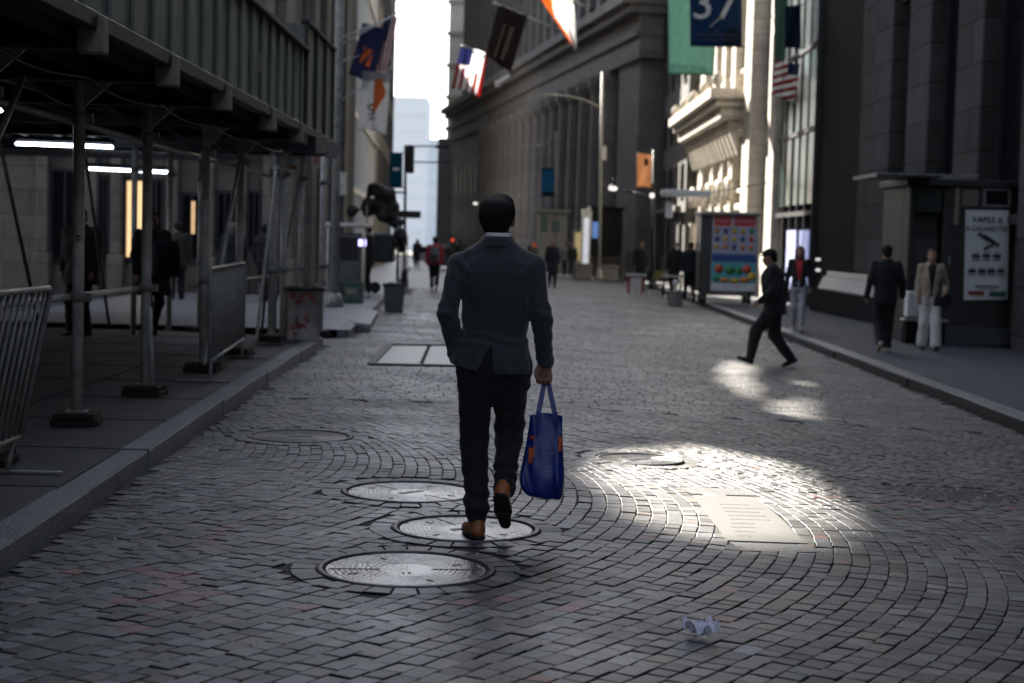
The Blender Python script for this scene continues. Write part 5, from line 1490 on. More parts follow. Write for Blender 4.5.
for (u0, u1, v0, v1, Y, lab, col) in ((393, 402, 218, 234, 60, 'small white square notice hanging below the far teal banner', (.4, .38, .36)), (396, 408, 236, 246, 60, 'small orange work sign at the far end of the left kerb', (.5, .13, .04))):
    t, P, n = board('road_sign', lab, 'sign', [at(u0, v0, Y), at(u1, v0, Y), at(u1, v1, Y), at(u0, v1, Y)], .03, mat('sign_face', col, .5))
    m0 = (P[2]+P[3])/2; zg = gz(0, Y)+HK-(t.location.z+m0.z)
    b = MB(); b.bar(m0+Vector((0, .03, .3)), m0+Vector((0, .03, zg)), .05, .05, up=(0, 1, 0)); b.build('support', M['steel_dirty'], t)
# ================================================================== RIGHT SIDE
M['stoneR'] = blocks('dark_grey_granite', (.062, .059, .057), 2.2, .9, var=.22, joint=.3, mortar=.018, spec=.15, rough=.9)
M['granite_light'] = mat('pale_granite', (.20, .20, .20), .32, var=.12, scale=3, bump=.05)
M['blackstone'] = mat('black_granite', (.014, .014, .015), .9, var=.3, scale=3, spec=.1)
XF = 9.4
zg = lambda y: gz(XF, y)+HK
nb_ = thing('bank_building', 'dark granite building with giant pilasters and tall black windows on the right', 'building')
b = MB(); b.box((XF+.55, -70, -2), (XF+20, 53, 20)); b.build('wall', M['blackstone'], nb_)
Ypil = lambda u: XF*1600/(u-512)
pil = [(Ypil(862), Ypil(848)), (Ypil(880.5), Ypil(865)), (Ypil(918), Ypil(897)), (Ypil(970), Ypil(945)), (Ypil(1066), Ypil(1012)), (23.0, 25.3), (18.6, 20.9), (14.2, 16.5)]
for k, (y0, y1) in enumerate(pil):
    b = MB(); b.bbox((XF+(.10 if k == 0 else 0), y0, -.6), (XF+.545, y1, 19), .03); b.build('pilaster', M['stoneR'], nb_)
for k, (y0, y1) in enumerate(((pil[2][1], pil[1][0]), (pil[3][1], pil[2][0]), (pil[4][1], pil[3][0]), (pil[5][1], pil[4][0]), (pil[6][1], pil[5][0]))):
    b = MB(); z0, z1 = (1.95, 7.75) if k == 0 else (2.3, 8.4)
    b.box((XF+.30, y0+.004, -.6), (XF+.546, y1-.004, z0)); b.bbox((XF+.15, y0+.004, z0-.22), (XF+.298, y1-.004, z0-.02), .02); b.build('spandrel', M['stoneR'], nb_)
    b = MB(); b.box((XF+.22, y0+.004, z1), (XF+.546, y1-.004, 19)); b.build('lintel', M['stoneR'], nb_)
    window(nb_, (XF+.36, y0+.01, z0+.005), (XF+.54, y1-.01, z1-.005), 0, .12)
# battered light granite base course
b = MB()
for (ya, yb) in ((36.5, 42.0), (42.0, 48.0)):
    prof = [(XF-.28, -.7), (XF-.28, .30), (XF-.24, .36), (XF-.13, .62), (XF-.03, .66), (XF-.002, .80), (XF-.002, -.7)]
    vs = [(x, y, z+gz(XF, 44)+HK+.42) for y in (ya, yb) for x, z in prof]; n = len(prof)
    b.add(vs, [(i, (i+1) % n, n+(i+1) % n, n+i) for i in range(n)]+[tuple(range(n))[::-1], tuple(range(n, 2*n))])
b.build('base_moulding', M['granite_light'], nb_)
b = MB(); b.box((XF-.32, 36.4, -1.0), (XF-.285, 49, gz(XF, 44)+HK+.68)); b.build('dark_plinth', M['blackstone'], nb_)
# floodlights: two small lamps low on the wall
for v in (259.5, 270):
    p = at(818, v, 47); b = MB(); b.bbox((p.x-.07, p.y-.05, p.z-.04), (p.x+.07, p.y+.05, p.z+.04), .02); b.build('wall_lamp', mat('lamp_face', (.7, .7, .68), .4, emit=(1, .95, .85), estr=.12), nb_)

# ------------------------------------------------------------------ kiosk with poster and glass canopy
YK = 31.2
kb = at(962, 340, YK); kb.z = gz(kb.x, YK)+HK
kx0, kx1 = at(908, 240, YK).x-kb.x, at(1017, 240, YK).x-kb.x
kt = at(960, 181, YK).z-kb.z
k_ = thing('kiosk', 'dark metal street kiosk with shuttered front and glass canopy on the right pavement', 'kiosk', kb)
KY = lambda u: at(u, 240, YK).x-kb.x
KZ = lambda v, u=960: at(u, v, YK).z-kb.z
b = MB()
xm = KY(943)
b.box((kx0, .5, 0), (kx1, 2.2, kt)); b.bbox((xm, 0, 0), (kx1, .497, kt-.12), .02); b.bbox((kx0, 0, 0), (kx0+.12, .497, kt-.12), .02)
b.bbox((kx0-.08, -.1, kt-.118), (kx1+.08, 2.3, kt+.03), .02)
b.build('shell', mat('dark_kiosk_metal', (.030, .028, .026), .5, var=.25, scale=3, metal=.2), k_)
b = MB(); b.bbox((kx0-.1, -.14, 0), (kx1+.12, -.002, .34), .02); b.build('stone_step', M['walk_r'], k_)
b = MB()
for i in range(26): z = .1+i*.075; b.box((kx0+.125, .40, z), (xm-.005, .43, z+.066))
b.build('shutter', mat('shutter_metal', (.075, .068, .066), .5, metal=.3, var=.2), k_)
b = MB(); b.bbox((kx0+.13, .1, kt-.62), (xm-.02, .16, kt-.14), .01); b.build('fascia_glass', mat('grey_green_glass', (.035, .045, .040), .25), k_)
b = MB(); b.bbox((KY(953), -.05, KZ(225)), (KY(957.5), -.004, kt-.13), .01); b.build('pale_strip', M['beam_end'], k_)
b = MB(); b.bbox((KY(960), -.03, KZ(206)), (KY(976), -.004, KZ(189)), .01); b.build('cream_panel', mat('cream_panel', (.15, .14, .11), .5), k_)
b = MB(); x0, x1, z0, z1 = KY(981), KY(1008), KZ(206), KZ(187.5)
for (a, c) in (((x0, z0), (x1, z0+.04)), ((x0, z1-.04), (x1, z1)), ((x0, z0+.04), (x0+.04, z1-.04)), ((x1-.04, z0+.04), (x1, z1-.04))): b.box((a[0], -.05, a[1]), (c[0], -.004, c[1]))
fr_ = b.build('screen_frame', M['granite_light'], k_); b = MB(); b.box((x0+.041, -.03, z0+.041), (x1-.041, -.006, z1-.041)); b.build('screen', M['glass_dark'], fr_)
b = MB(); b.bbox((KY(949), -.03, KZ(265)), (KY(951), -.004, KZ(256)), .005); b.build('door_handle', M['granite_light'], k_)
b = MB(); b.box((KY(862)-.0, -1.1, KZ(180.5)), (KY(925), .9, KZ(178.8))); b.build('canopy_glass', mat('blue_dark_glass', (.03, .045, .06), .2, spec=.6), k_)
b = MB()
for yy in (-1.1, -.45, .2, .86): b.box((KY(862), yy, KZ(178.7)), (KY(960), yy+.04, KZ(177.2)))
b.box((KY(862)-.03, -1.14, KZ(181)), (KY(862)-.002, .92, KZ(177.5))); b.build('canopy_frame', M['steel_dirty'], k_)
b = MB(); b.box((KY(912), .5, KZ(176.8)), (KY(962), .55, KZ(174.6))); b.build('gilt_edge', mat('gilt_edge', (.42, .30, .14), .45), k_)
pz = [at(966, 210, YK-.06), at(1009, 210.5, YK-.06), at(1007.5, 299.5, YK-.06), at(964, 300, YK-.06)]
ps, PP, n = board('poster_sign', 'tall white advertising poster on the dark kiosk, headed in black capitals', 'sign', pz, .03, mat('poster_white', (.70, .72, .70), .4, var=.05))
pxs = lambda u, v: at(u, v, YK-.10)-ps.location
MT = lambda u, v: Matrix.Translation(pxs(u, v))
ink = M['black_cloth']
text('heading', 'VAPES &', .165, ink, ps, MT(987.5, 220)); text('heading', 'E-CIGARETTE', .135, ink, ps, MT(987, 229))
b = MB()
for (u, v, a) in ((984, 237, .6), (989, 239, .6), (994, 242, .6), (990, 246, -.5)):
    p = pxs(u, v); M_ = Matrix.Translation(p) @ Matrix.Rotation(a, 4, 'Y'); b.bbox((-.13, 0, -.035), (.13, .008, .03), .003, 0, M_)
b.build('device_picture', mat('grey_ink', (.10, .10, .10), .5), ps)
b = MB(); 
for r_, (v, us) in enumerate(((256, (976, 986.5, 997)), (271, (972, 982, 991.5, 1001)))):
    for u in us: p = pxs(u, v); b.box((p.x-.075, p.y, p.z-.03), (p.x+.075, p.y+.006, p.z+.03)); b.box((p.x-.07, p.y, p.z-.08), (p.x+.07, p.y+.004, p.z-.06)); b.box((p.x-.06, p.y, p.z+.055), (p.x+.06, p.y+.004, p.z+.067))
p = pxs(987, 286); b.box((p.x-.24, p.y, p.z-.01), (p.x+.24, p.y+.004, p.z+.01)); b.box((p.x-.2, p.y, p.z-.05), (p.x+.2, p.y+.004, p.z-.035)); b.build('product_row', ink, ps)
p = pxs(976, 293); b = MB(); b.box((p.x-.15, p.y, p.z-.04), (p.x+.16, p.y+.005, p.z+.04)); b.build('red_label', mat('red_label', (.28, .03, .03), .5), ps)
p = pxs(998, 294); b = MB(); b.box((p.x-.17, p.y, p.z-.05), (p.x+.15, p.y+.005, p.z+.05)); b.build('green_label', mat('green_label', (.02, .10, .06), .5), ps)
p = at(925, 321, 30.4); g_ = thing('white_box', 'white upright box on a low shiny metal rail behind the woman in the beige jacket', 'box', p)
b = MB(); a, c = at(906, 291, 30.4)-p, at(917, 317, 30.4)-p; b.bbox((a.x, -.12, c.z), (c.x, .12, a.z), .02); b.build('box_body', M['white_paint'], g_)
b = MB(); a, c = at(902, 318, 30.4)-p, at(946, 325, 30.4)-p; b.bbox((a.x, -.2, a.z-.06), (c.x, .2, a.z-.004), .015); b.build('rail', M['granite_light'], g_)
b = MB(); b.box((a.x+.05, -.15, gz(p.x, 30)+HK-p.z), (c.x-.05, .15, a.z-.063)); b.build('rail_support', M['blackstone'], g_)

# ------------------------------------------------------------------ glass fronted building, then the sunlit stone one
M['curtain_glass'] = mat('curtain_wall_glass', (.03, .05, .05), .22, metal=.0, var=.15, spec=.3)
gl = thing('glass_building', 'glass curtain wall building squeezed between the dark granite one and the sunlit stone one', 'building')
b = MB(); b.box((XF+.65, 53.1, -2), (XF+20, 60.4, 45)); b.build('wall', M['stoneR'], gl)
for k in range(5):
    y0 = 53.2+k*1.44
    g = MB(); g.box((XF+.45+rnd.uniform(-.01, .01), y0+.04, 3.0), (XF+.5, y0+1.40, 44)); g.build('pane', M['curtain_glass'], gl)
    b = MB(); b.box((XF+.40, y0-.035, -.5), (XF+.645, y0+.035, 44)); b.build('mullion', M['frame_dark'], gl)
b = MB()
for z in (2.6, 5.4, 8.2, 11): b.box((XF+.38, 53.15, z), (XF+.64, 60.35, z+.16))
b.build('transom', M['frame_dark'], gl)
M['screen_blue'] = mat('lit_blue_screen', (.5, .55, .8), .3, emit=(.50, .56, 1.0), estr=.08)
for (u0, u1) in ((775, 783), (787, 795)):
    ya, yb = XF*1600/(u1-512), XF*1600/(u0-512)
    b = MB(); b.box((XF+.30, ya, gz(9, 55)+HK+.5), (XF+.36, yb, 2.1)); b.build('lit_screen', M['screen_blue'], gl)
for z in (5.0, 5.6): pass

M['limestone'] = blocks('pale_limestone', (.58, .53, .45), 1.1, .62, var=.07, joint=.55, mortar=.016, bump=.8)
cb_ = thing('classical_building', 'sunlit pale limestone building with pilasters and a heavy projecting balcony on the right', 'building')
XB = 9.6
b = MB(); b.box((XB+.4, 60.5, -2), (XB+20, 84, 45)); b.build('wall', M['limestone'], cb_)
for k, (y0, y1, pr) in enumerate(((60.6, 61.7, .35), (62.5, 63.3, .2), (64.3, 66.2, .75), (67.6, 68.8, .3), (71.0, 72.2, .5), (74.4, 75.6, .5), (77.8, 79.0, .5), (81.4, 83.9, .6))):
    b = MB(); b.bbox((XB+.397-pr, y0, -.6), (XB+.397, y1, 34), .04); b.bbox((XB+.397-pr-.1, y0-.1, -.6), (XB+.39, y1+.1, 1.2), .04); b.build('pilaster', M['limestone'], cb_)
for k, (y0, y1) in enumerate(((69.0, 70.8), (72.4, 74.2), (75.8, 77.6), (79.2, 81.2))):
    for (z0, z1) in ((.6, 3.0), (4.0, 6.3), (9.2, 12.5), (14, 17)):
        window(cb_, (XB+.25, y0, z0), (XB+.392, y1, z1), 0, .12)
        b = MB(); b.bbox((XB+.02, y0-.12, z1+.02), (XB+.39, y1+.12, z1+.32), .05); b.bbox((XB+.1, y0-.1, z0-.2), (XB+.39, y1+.1, z0-.02), .03); b.build('lintel', M['limestone'], cb_)
for k, (y0, y1) in enumerate(((61.75, 62.45), (63.35, 64.25), (66.25, 67.55))):
    for (z0, z1) in ((1.0, 5.2), (6.4, 11.5), (13, 18)): window(cb_, (XB+.3, y0, z0), (XB+.392, y1, z1), 0, .08)
xp = 7.9
b = MB()
for (x, z0, z1) in ((xp, 7.55, 8.0), (xp+.25, 7.25, 7.548), (xp+.5, 6.75, 7.248), (xp+.9, 6.35, 6.748)): b.bbox((x, 66.4+(x-xp), z0), (XB+.395, 84.3, z1), .04)
b.build('balcony', M['limestone'], cb_)
for k in range(14):
    y = 67.2+k*1.24; b = MB(); b.add([(XB-.4, y, 6.3), (xp+.9, y, 6.3), (XB-.4, y, 5.3), (XB-.4, y+.4, 6.3), (xp+.9, y+.4, 6.3), (XB-.4, y+.4, 5.3)], [(0, 1, 2), (5, 4, 3), (0, 3, 4, 1), (1, 4, 5, 2), (2, 5, 3, 0)]); b.build('bracket', M['limestone'], cb_)
for k in range(5):
    y = 68.4+k*3.4
    b = MB(); pts = [(XB-.5, y+.1+1.4*math.cos(q)*.5+.7, 3.4+.9*math.sin(q)) for q in np.linspace(0, math.pi, 9)]
    b.tube(pts, .14, 8); b.build('arch', M['limestone'], cb_)
    b = MB(); b.lathe([(.22, 0), (.22, .15), (.16, .25), (.14, 2.9), (.2, 3.0), (.2, 3.15)], 12, (XB-.5, y-.05, gz(9, y)+HK)); b.build('column', M['limestone'], cb_)
for y in (66.5, 71.0, 75.2, 79.4, 83.6): b = MB(); b.lathe([(.05, 0), (.16, .1), (.24, .3), (.2, .5), (.08, .62), (.001, .7)], 10, (xp+.3, y, 8.0)); b.build('urn', M['limestone'], cb_)
# dark plain building beyond, with windows
pb = thing('brick_building', 'plain dark building with small windows between the sunlit one and the columned one', 'building')
b = MB(); b.prism([(8.9, 84.2), (8.75, 97.4), (26, 97.4), (26, 84.2)], -2, 40); b.build('wall', M['stoneL2'], pb)
for k in range(4):
    for j in range(7):
        y0 = 85.2+k*3.0; x = 8.9-.0114*(y0-84.2); window(pb, (x-.10, y0, .8+j*3.1), (x+.05, y0+1.2, 2.7+j*3.1), 0, .1)
b = MB(); b.bbox((8.35, 84.25, 3.2), (8.7, 97.2, 3.5), .03); b.build('string_course', M['stoneL2'], pb)

# ------------------------------------------------------------------ big columned building on the bend
M['stoneC'] = blocks('grey_brown_stone', (.135, .128, .124), 2.4, 1.0, var=.12, joint=.7, mortar=.02)
bd = thing('columned_building', 'huge dark stone building with a giant colonnade and deep cornice where the street bends', 'building')
A0, A1 = Vector((8.5, 98.0)), Vector((-6.3, 188.0))
dA = (A1-A0); lnA = dA.length; dA.normalize(); nA = Vector((-dA.y, dA.x)) # to the left (street side)
if nA.x > 0: nA = -nA
def PA(s_, o): q = A0+dA*s_+nA*o; return (q.x, q.y)
def strip(b, s0, s1, o0, o1, z0, z1): return b.prism([PA(s0, o0), PA(s0, o1), PA(s1, o1), PA(s1, o0)], z0, z1)
b = MB(); b.prism([PA(0, 0), PA(lnA, 0), (PA(lnA, 0)[0]+14, PA(lnA, 0)[1]+6), (34, 150), (34, 98)], -4, 31); b.build('wall', M['stoneC'], bd)
zc0 = 12.6
b = MB()
for (o, z0, z1) in ((1.5, zc0, zc0+1.3), (1.75, zc0+1.302, zc0+1.7), (1.5, zc0+1.702, zc0+2.6), (2.3, zc0+2.602, zc0+3.1), (2.8, zc0+3.102, zc0+3.7)): strip(b, -o*.6, lnA, .003, o, z0, z1)
b.build('entablature', M['stoneC'], bd)
b = MB(); strip(b, -.6, lnA, .003, 1.9, -4, .9); b.build('base_course', M['stoneC'], bd)
for s0, s1 in ((.0, 5.5), (lnA-22, lnA-.1)):
    b = MB(); strip(b, s0, s1, .004, 1.2, .902, zc0-.003); b.build('end_pier', M['stoneC'], bd)
ncol = 16
colb = None
for k in range(ncol):
    s_ = 8.2+k*(lnA-34)/(ncol-1); q = PA(s_, .95)
    if colb is None:
        b = MB(); prof = [(1.0, .902), (1.0, 1.2), (.85, 1.4), (.80, 1.5), (.78, 5), (.70, 11.3), (.72, 11.4), (.9, 11.8), (1.0, 12.0), (1.0, zc0-.004)]
        N_ = 20; vs = []
        for (r_, z) in prof:
            for i in range(N_): rr2 = r_*(1-.05*(i % 2)); a = 2*math.pi*i/N_; vs.append((rr2*math.cos(a), rr2*math.sin(a), z))
        b.add(vs, [(r_*N_+i, r_*N_+(i+1) % N_, (r_+1)*N_+(i+1) % N_, (r_+1)*N_+i) for r_ in range(len(prof)-1) for i in range(N_)])
        colb = b.build('column', M['stoneC'], bd); colb.location = (q[0], q[1], 0)
    else:
        c = colb.copy(); COL.objects.link(c); c.parent = bd; c.location = (q[0], q[1], 0)
# upper storeys: pilaster strips and window slots
b = MB(); n_ = 26
for k in range(n_):
    s_ = 2+k*(lnA-4)/(n_-1); strip(b, s_-.5, s_+.5, .004, .5, zc0+3.703, 30)
b.build('upper_piers', M['stoneC'], bd)['kind'] = 'stuff'
b = MB()
for k in range(ncol-1):
    s_ = 8.2+(k+.5)*(lnA-34)/(ncol-1); strip(b, s_-.8, s_+.8, -.1, .03, 1.6, 6.0); strip(b, s_-.8, s_+.8, -.1, .03, 6.8, 10.8)
for k in range(5):
    s_ = lnA-20+k*4; strip(b, s_-.7, s_+.7, .9, 1.23, 2, 4.5); strip(b, s_-.7, s_+.7, .9, 1.23, 6, 9)
b.build('window_slots', M['black_paint'], bd)['kind'] = 'stuff'
# pale sunlit block behind its far end
ft = thing('pale_tower', 'pale beige tower edge beside the bright sky gap, behind the columned building', 'building')
xa, xb = at(445, 200, 205).x, at(466, 200, 205).x
b = MB(); b.box((xa, 205, -6), (xb+8, 225, 70)); b.build('wall', mat('pale_tower_stone', (.62, .56, .48), .8, var=.1, scale=.4), ft)
b = MB()
for k in range(17): b.box((xa-.3, 204.6, 3+k*4), (xb+8, 204.99, 3.5+k*4))
b.build('string_courses', M['beige'], ft)
b = MB(); b.bbox((xa-1.0, 203.8, -6), (xb+8, 204.55, 14), .1); b.build('dark_base', M['stoneC'], ft)

# ------------------------------------------------------------------ banners and flags over the right pavement
Yb = 62.0
t, P = banner('large dark blue vertical banner with the number 37 high on the right', [at(690, -22, Yb), at(742, -22, Yb), at(742, 47, Yb), at(690, 46, Yb)], [FL['dblue']], name='banner', armto=0)
tx_ = lambda u, v: Matrix.Translation(at(u, v, Yb-.14)-t.location)
text('numeral', '37', 1.75, mat('banner_ink', (.42, .43, .45), .6), t, tx_(715, 5), .004, sx=1.05)
b = MB(); p, q = at(722, 16, Yb-.13)-t.location, at(710, 27, Yb-.13)-t.location; b.bar(p, q, .05, .12, up=(0, 1, 0)); b.build('printed_stroke', FL['grey'], t)
for v, w_, h_ in ((31, .08, .05), (35, .8, .03), (39.5, .6, .03)):
    p = at(716, v, Yb-.13)-t.location; b = MB(); b.bbox((p.x-w_, p.y, p.z-h_), (p.x+w_, p.y+.01, p.z+h_), .003); b.build('printed_line', FL['dgrey'], t)
b = MB(); b.tube([at(690, -22, Yb)-t.location, Vector((XB-t.location.x, 0, at(742, -22, Yb).z-t.location.z))], .05, 8); b.build('banner_pole', M['steel_dirty'], t)
Yt = 66.0
t, P = banner('tall pale green vertical banner behind the dark blue one', [at(668, -22, Yt), at(719, -22, Yt), at(714, 75, Yt), at(669, 74, Yt)], [FL['teal']], name='banner')
text('lettering', 'TIFFANY & CO.', .24, FL['tealb'], t, Matrix.Translation(at(687, 67, Yt-.12)-t.location), .004)
b = MB(); b.tube([at(668, -22, Yt)-t.location, Vector((XB-t.location.x, 0, at(719, -22, Yt).z-t.location.z))], .05, 8); b.build('banner_pole', M['steel_dirty'], t)
Yn = 55.5  # the next three cloths are added to stand in for reflections in the glass
t, P = banner('narrow pale green cloth added in place of a reflection in the glass building', [at(774, -20, Yn), at(789, -20, Yn), at(784, 75, Yn), at(774, 75, Yn)], [FL['teal']])
t, P = banner('narrow dark cloth added in place of a reflection in the glass beside the black pier', [at(785, 7, 53.6), at(801, 5, 53.6), at(801, 48, 53.6), at(785, 47, 53.6)], [FL['dblue']])
flag('red and white cloth added in place of a flag reflection in the glass building', at(787.5, 62, 54.3), .2, .85, 1.25, [FL['red'], FL['white'], FL['navy']], lambda s_, t_: 2 if (s_ > .55 and t_ < .3) else (0 if int(t_*9+s_*3) % 2 == 0 else 1), R(6), .07, 1.2)
# poles and flags hung from the columned building, out over the street
Yo = 112.0
def far_pole(l, u0, v0, u1, v1, Y): pole(l, at(u0, v0, Y+1.5), at(u1, v1, Y), .09, 'flagpoles on the columned building')
far_pole('flagpole of the dark brown flag, reaching out from the columned building', 566, 33, 495, 3, Yo)
far_pole('lower flagpole carrying the lit stars and stripes flag', 503, 62, 463, 46, Yo)
t = thing('flagpole', 'short bright pole tip under the dark brown flag', 'flagpole', at(509, 77, 116), 0, 'flagpoles on the columned building')
b = MB(); b.tube([Vector((0, 0, 0)), at(498, 84, 115)-at(509, 77, 116)], [.22, .18], 10); b.build('pole', M['white_paint'], t)
b = MB(); b.lathe([(.001, -.25), (.2, -.2), (.26, 0), (.2, .2), (.001, .25)], 10, at(498, 84, 115)-at(509, 77, 116)); b.build('finial', M['white_paint'], t)
flag('brightly lit stars and stripes flag hanging left of the dark brown one', at(475, 49.5, Yo), .08, 29*Yo/1600, 44*Yo/1600, [FL['red'], FL['white'], FL['navy']], lambda s_, t_: 2 if (s_ < .45 and t_ < .42) else (0 if int((s_+.0)*9) % 2 == 0 and (t_ > .4 or s_ > .45) and (s_ < .2 or s_ > .85 or t_ > .5) else 1), R(13), .22, .4, 0, .1)
bf = flag('dark brown flag with faint pale lettering hanging high over the street', at(513, 10, Yo), .05, 31*Yo/1600, 55*Yo/1600, [FL['brown']], lambda s_, t_: 0, R(20), .2, 1.5, .05, .4)
for k, (x, s2_) in enumerate(((.35, .5), (-.2, .4))):
    b = MB(); z = -1.2
    while z > -3.3: b.bar((x+.1*(-z/3.8)*2, -.42, z), (x+.1*((-z+.12)/3.8)*2, -.42, z-.16), .01, .28 if k == 0 else .16); z -= .3
    b.build('pale_print', mat('brown_print', (.16, .12, .10), .8), bf)
Yg = 100.0
flag('blazing sunlit white and orange flag gathered to a point at the top of the photo', at(553, -14, Yg), .1, 36*Yg/1600, 62*Yg/1600, [FL['white'], FL['orange']], lambda s_, t_: 1 if s_ < .2+.1*math.sin(t_*9) else 0, R(-8), .35, 2.2, .85, .9)
far_pole('flagpole of the sunlit white and orange flag', 592, 10, 545, -16, Yg)

# ------------------------------------------------------------------ street lamp, banners on poles
Yl = 82.0
bs = at(600, 240, Yl); bs.z = gz(bs.x, Yl)+HK
street_lamp('tall grey street lamp with a long curved arm in front of the columned building', bs, [bs, at(602.5, 72, Yl)], [at(602, 108, Yl), at(585, 100, Yl), at(568, 96, Yl), at(556, 95, Yl), at(554, 95, Yl)], .085, M['steel_dirty'], .7)
t, P = board('lamp_sign', 'small pale rectangular sign clamped to the tall street lamp', 'sign', [at(602, 146, Yl), at(606.5, 146, Yl), at(606.5, 160, Yl), at(602, 160, Yl)], .05, M['sign_paper'])[:2]
b = MB(); b.bar((-.2, .03, .2), (.02, .03, .2), .03, .03); b.build('clamp', M['steel_dirty'], t)
Yq = 104.0
t, P = banner('bright blue street banner in front of the colonnade', [at(541.5, 168, Yq), at(554.5, 168, Yq), at(554.5, 196, Yq), at(541.5, 196, Yq)], [FL['cyan'], FL['dblue'], FL['white']], fn=lambda s_, t_: 1 if t_ > .86 or t_ < .07 else 2 if (.4 < t_ < .46 and .35 < s_ < .7) else 0)
bs = at(556, 240, Yq); bs.z = gz(bs.x, Yq)+HK
street_lamp('dim thin lamp pole carrying the bright blue banner', bs, [bs, at(556, 132, Yq)], [at(556, 140, Yq), at(550, 138, Yq), at(544, 146, Yq), at(520, 146, Yq)], .07, M['steel_dirty'], .6)
Ye = 66.0
t, P = banner('peach orange street banner with a dark emblem, left of the heavy balcony', [at(637, 153, Ye), at(652, 154, Ye), at(651, 188, Ye), at(637, 187, Ye)], [FL['peach'], FL['black']], fn=lambda s_, t_: 1 if (s_-.62)**2*1.1+(t_-.24)**2*2 < .03 else 0)
bs = at(654, 240, Ye); bs.z = gz(bs.x, Ye)+HK
street_lamp('dark banner pole with small lit lamps beside the sunlit building', bs, [bs, at(654, 150, Ye)], [at(654, 196, Ye), at(645, 195, Ye), at(632, 192, Ye)], .08, M['black_paint'], .3)
M['lamp_lit'] = mat('lit_lamp', (.9, .9, .85), .4, emit=(1, .97, .88), estr=.22)
for (u, v, Y, l) in ((652, 195.5, 65.6, 'small round lit lamp on the banner pole'), (613, 188.5, 80, 'long lit lamp head right of the tall street lamp'), (475.5, 203.5, 150, 'small bright lamp left of the suited man\'s head')):
    p = at(u, v, Y); t = thing('street_light', l, 'lamp', p)
    b = MB(); w_ = .10*Y/66 if u != 613 else .22
    b.lathe([(.001, -.1), (w_*.7, -.09), (w_, 0), (w_*.7, .09), (.001, .1)], 12); b.build('lit_globe', M['lamp_lit'], t)
    b = MB(); b.lathe([(w_*.9, .095), (w_, .11), (w_*.5, .18)], 12); b.tube([(0, 0, .18), (0, .0, .5)], .03, 6); b.build('lamp_cap', M['black_paint'], t)

# ------------------------------------------------------------------ fruit cart
YV = 50.0
cv = at(728, 300, YV); cv.z = gz(cv.x, YV)+HK; sc = YV/1600
ct = thing('drink_cart', 'tall street cart with a red header sign and colourful fruit pictures on the right pavement', 'food cart', cv)
CX = lambda u: at(u, 260, YV).x-cv.x
CZ = lambda v: at(730, v, YV).z-cv.z
b = MB(); b.bbox((CX(700), .0, CZ(293)), (CX(757), 1.5, CZ(216)), .03); b.build('body', mat('cart_steel', (.07, .068, .065), .35, metal=.6, var=.3, scale=2), ct)
b = MB(); b.bbox((CX(699), -.25, CZ(215.6)), (CX(758), 1.7, CZ(212)), .03); b.build('roof', mat('cart_roof', (.30, .29, .27), .5), ct)
b = MB(); b.box((CX(711.5), -.03, CZ(291)), (CX(756), -.003, CZ(214))); pan = b.build('sign_panel', mat('cart_panel_white', (.66, .67, .70), .45), ct)
redm = mat('cart_red', (.78, .04, .06), .45)
for (u0, u1, tx2) in ((713, 730, 'FRUIT'), (733, 754, 'SHAKE')):
    b = MB(); b.box((CX(u0), -.045, CZ(226)), (CX(u1), -.031, CZ(216))); b.build('red_header', redm, ct)
    text('header_lettering', tx2, .17 if tx2 == 'FRUIT' else .185, mat('header_ink', (.62, .55, .5), .5), ct, Matrix.Translation(((CX(u0)+CX(u1))/2, -.05, CZ(221))), .002)
pics = [mat('cart_pic_'+n_, c, .5, var=.4, scale=25) for n_, c in dict(blue=(.03, .09, .28), cyan=(.10, .42, .50), red=(.62, .10, .05), green=(.05, .26, .10), yellow=(.7, .48, .05), orange=(.75, .26, .06), violet=(.12, .10, .24)).items()]
def pic(u, v, ru, rv, k, name='picture'):
    b = MB(); b.lathe([(.001, 0), (ru*sc, 0), (ru*sc, .006), (.001, .006)], 14)
    for i in range(len(b.v)): x, y, z = b.v[i]; b.v[i] = (CX(u)+x, -.036-z-.0015*(k+1), CZ(v)+y*rv/ru)
    return b.build(name, pics[k], ct)
b = MB(); b.box((CX(711.8), -.036, CZ(262)), (CX(755.8), -.0305, CZ(254))); b.build('blue_band', pics[0], ct)
b = MB(); b.box((CX(711.8), -.036, CZ(283)), (CX(755.8), -.0305, CZ(262.3))); b.build('cyan_band', pics[1], ct)
b = MB(); b.box((CX(711.8), -.035, CZ(253.7)), (CX(755.8), -.0303, CZ(227))); b.build('pale_blue_band', mat('pale_blue_band', (.40, .43, .58), .5, var=.4, scale=16), ct)
for i in range(5):
    for j in range(3): pic(716+i*8.6, 231+j*8, 2.4, 2.8, rnd.choice((2, 0, 5, 6, 4, 3)), 'drink_picture')
for (u, v, ru, rv, k) in ((719, 269, 4.5, 4.5, 2), (730, 270, 5, 4.5, 3), (739, 270.5, 3.5, 4.5, 3), (747, 269, 4.5, 4.5, 2), (717, 279, 3, 3, 3), (725, 280, 5, 2.5, 5), (735, 280.5, 4.5, 2.6, 4), (745, 279.5, 5, 3, 5), (752, 276, 4, 4, 4)): pic(u, v, ru, rv, k, 'fruit_picture')
for (u, y) in ((706, .25), (706, 1.25), (751, .25), (751, 1.25)):
    b = MB(); r_ = .2; b.tube([(CX(u)-.05, y, r_), (CX(u)+.05, y, r_)], r_, 18); wh = b.build('wheel', M['black_paint'], ct)
    b = MB(); b.tube([(CX(u)-.055, y, r_), (CX(u)+.055, y, r_)], .09, 12); b.build('rim', M['steel'], wh)
b = MB(); b.box((CX(702), .1, CZ(296)), (CX(755), .2, CZ(293.2))); b.bbox((CX(724), -.06, CZ(294.8)), (CX(733), -.0, CZ(292.5)), .01); b.build('bumper', M['granite_light'], ct)
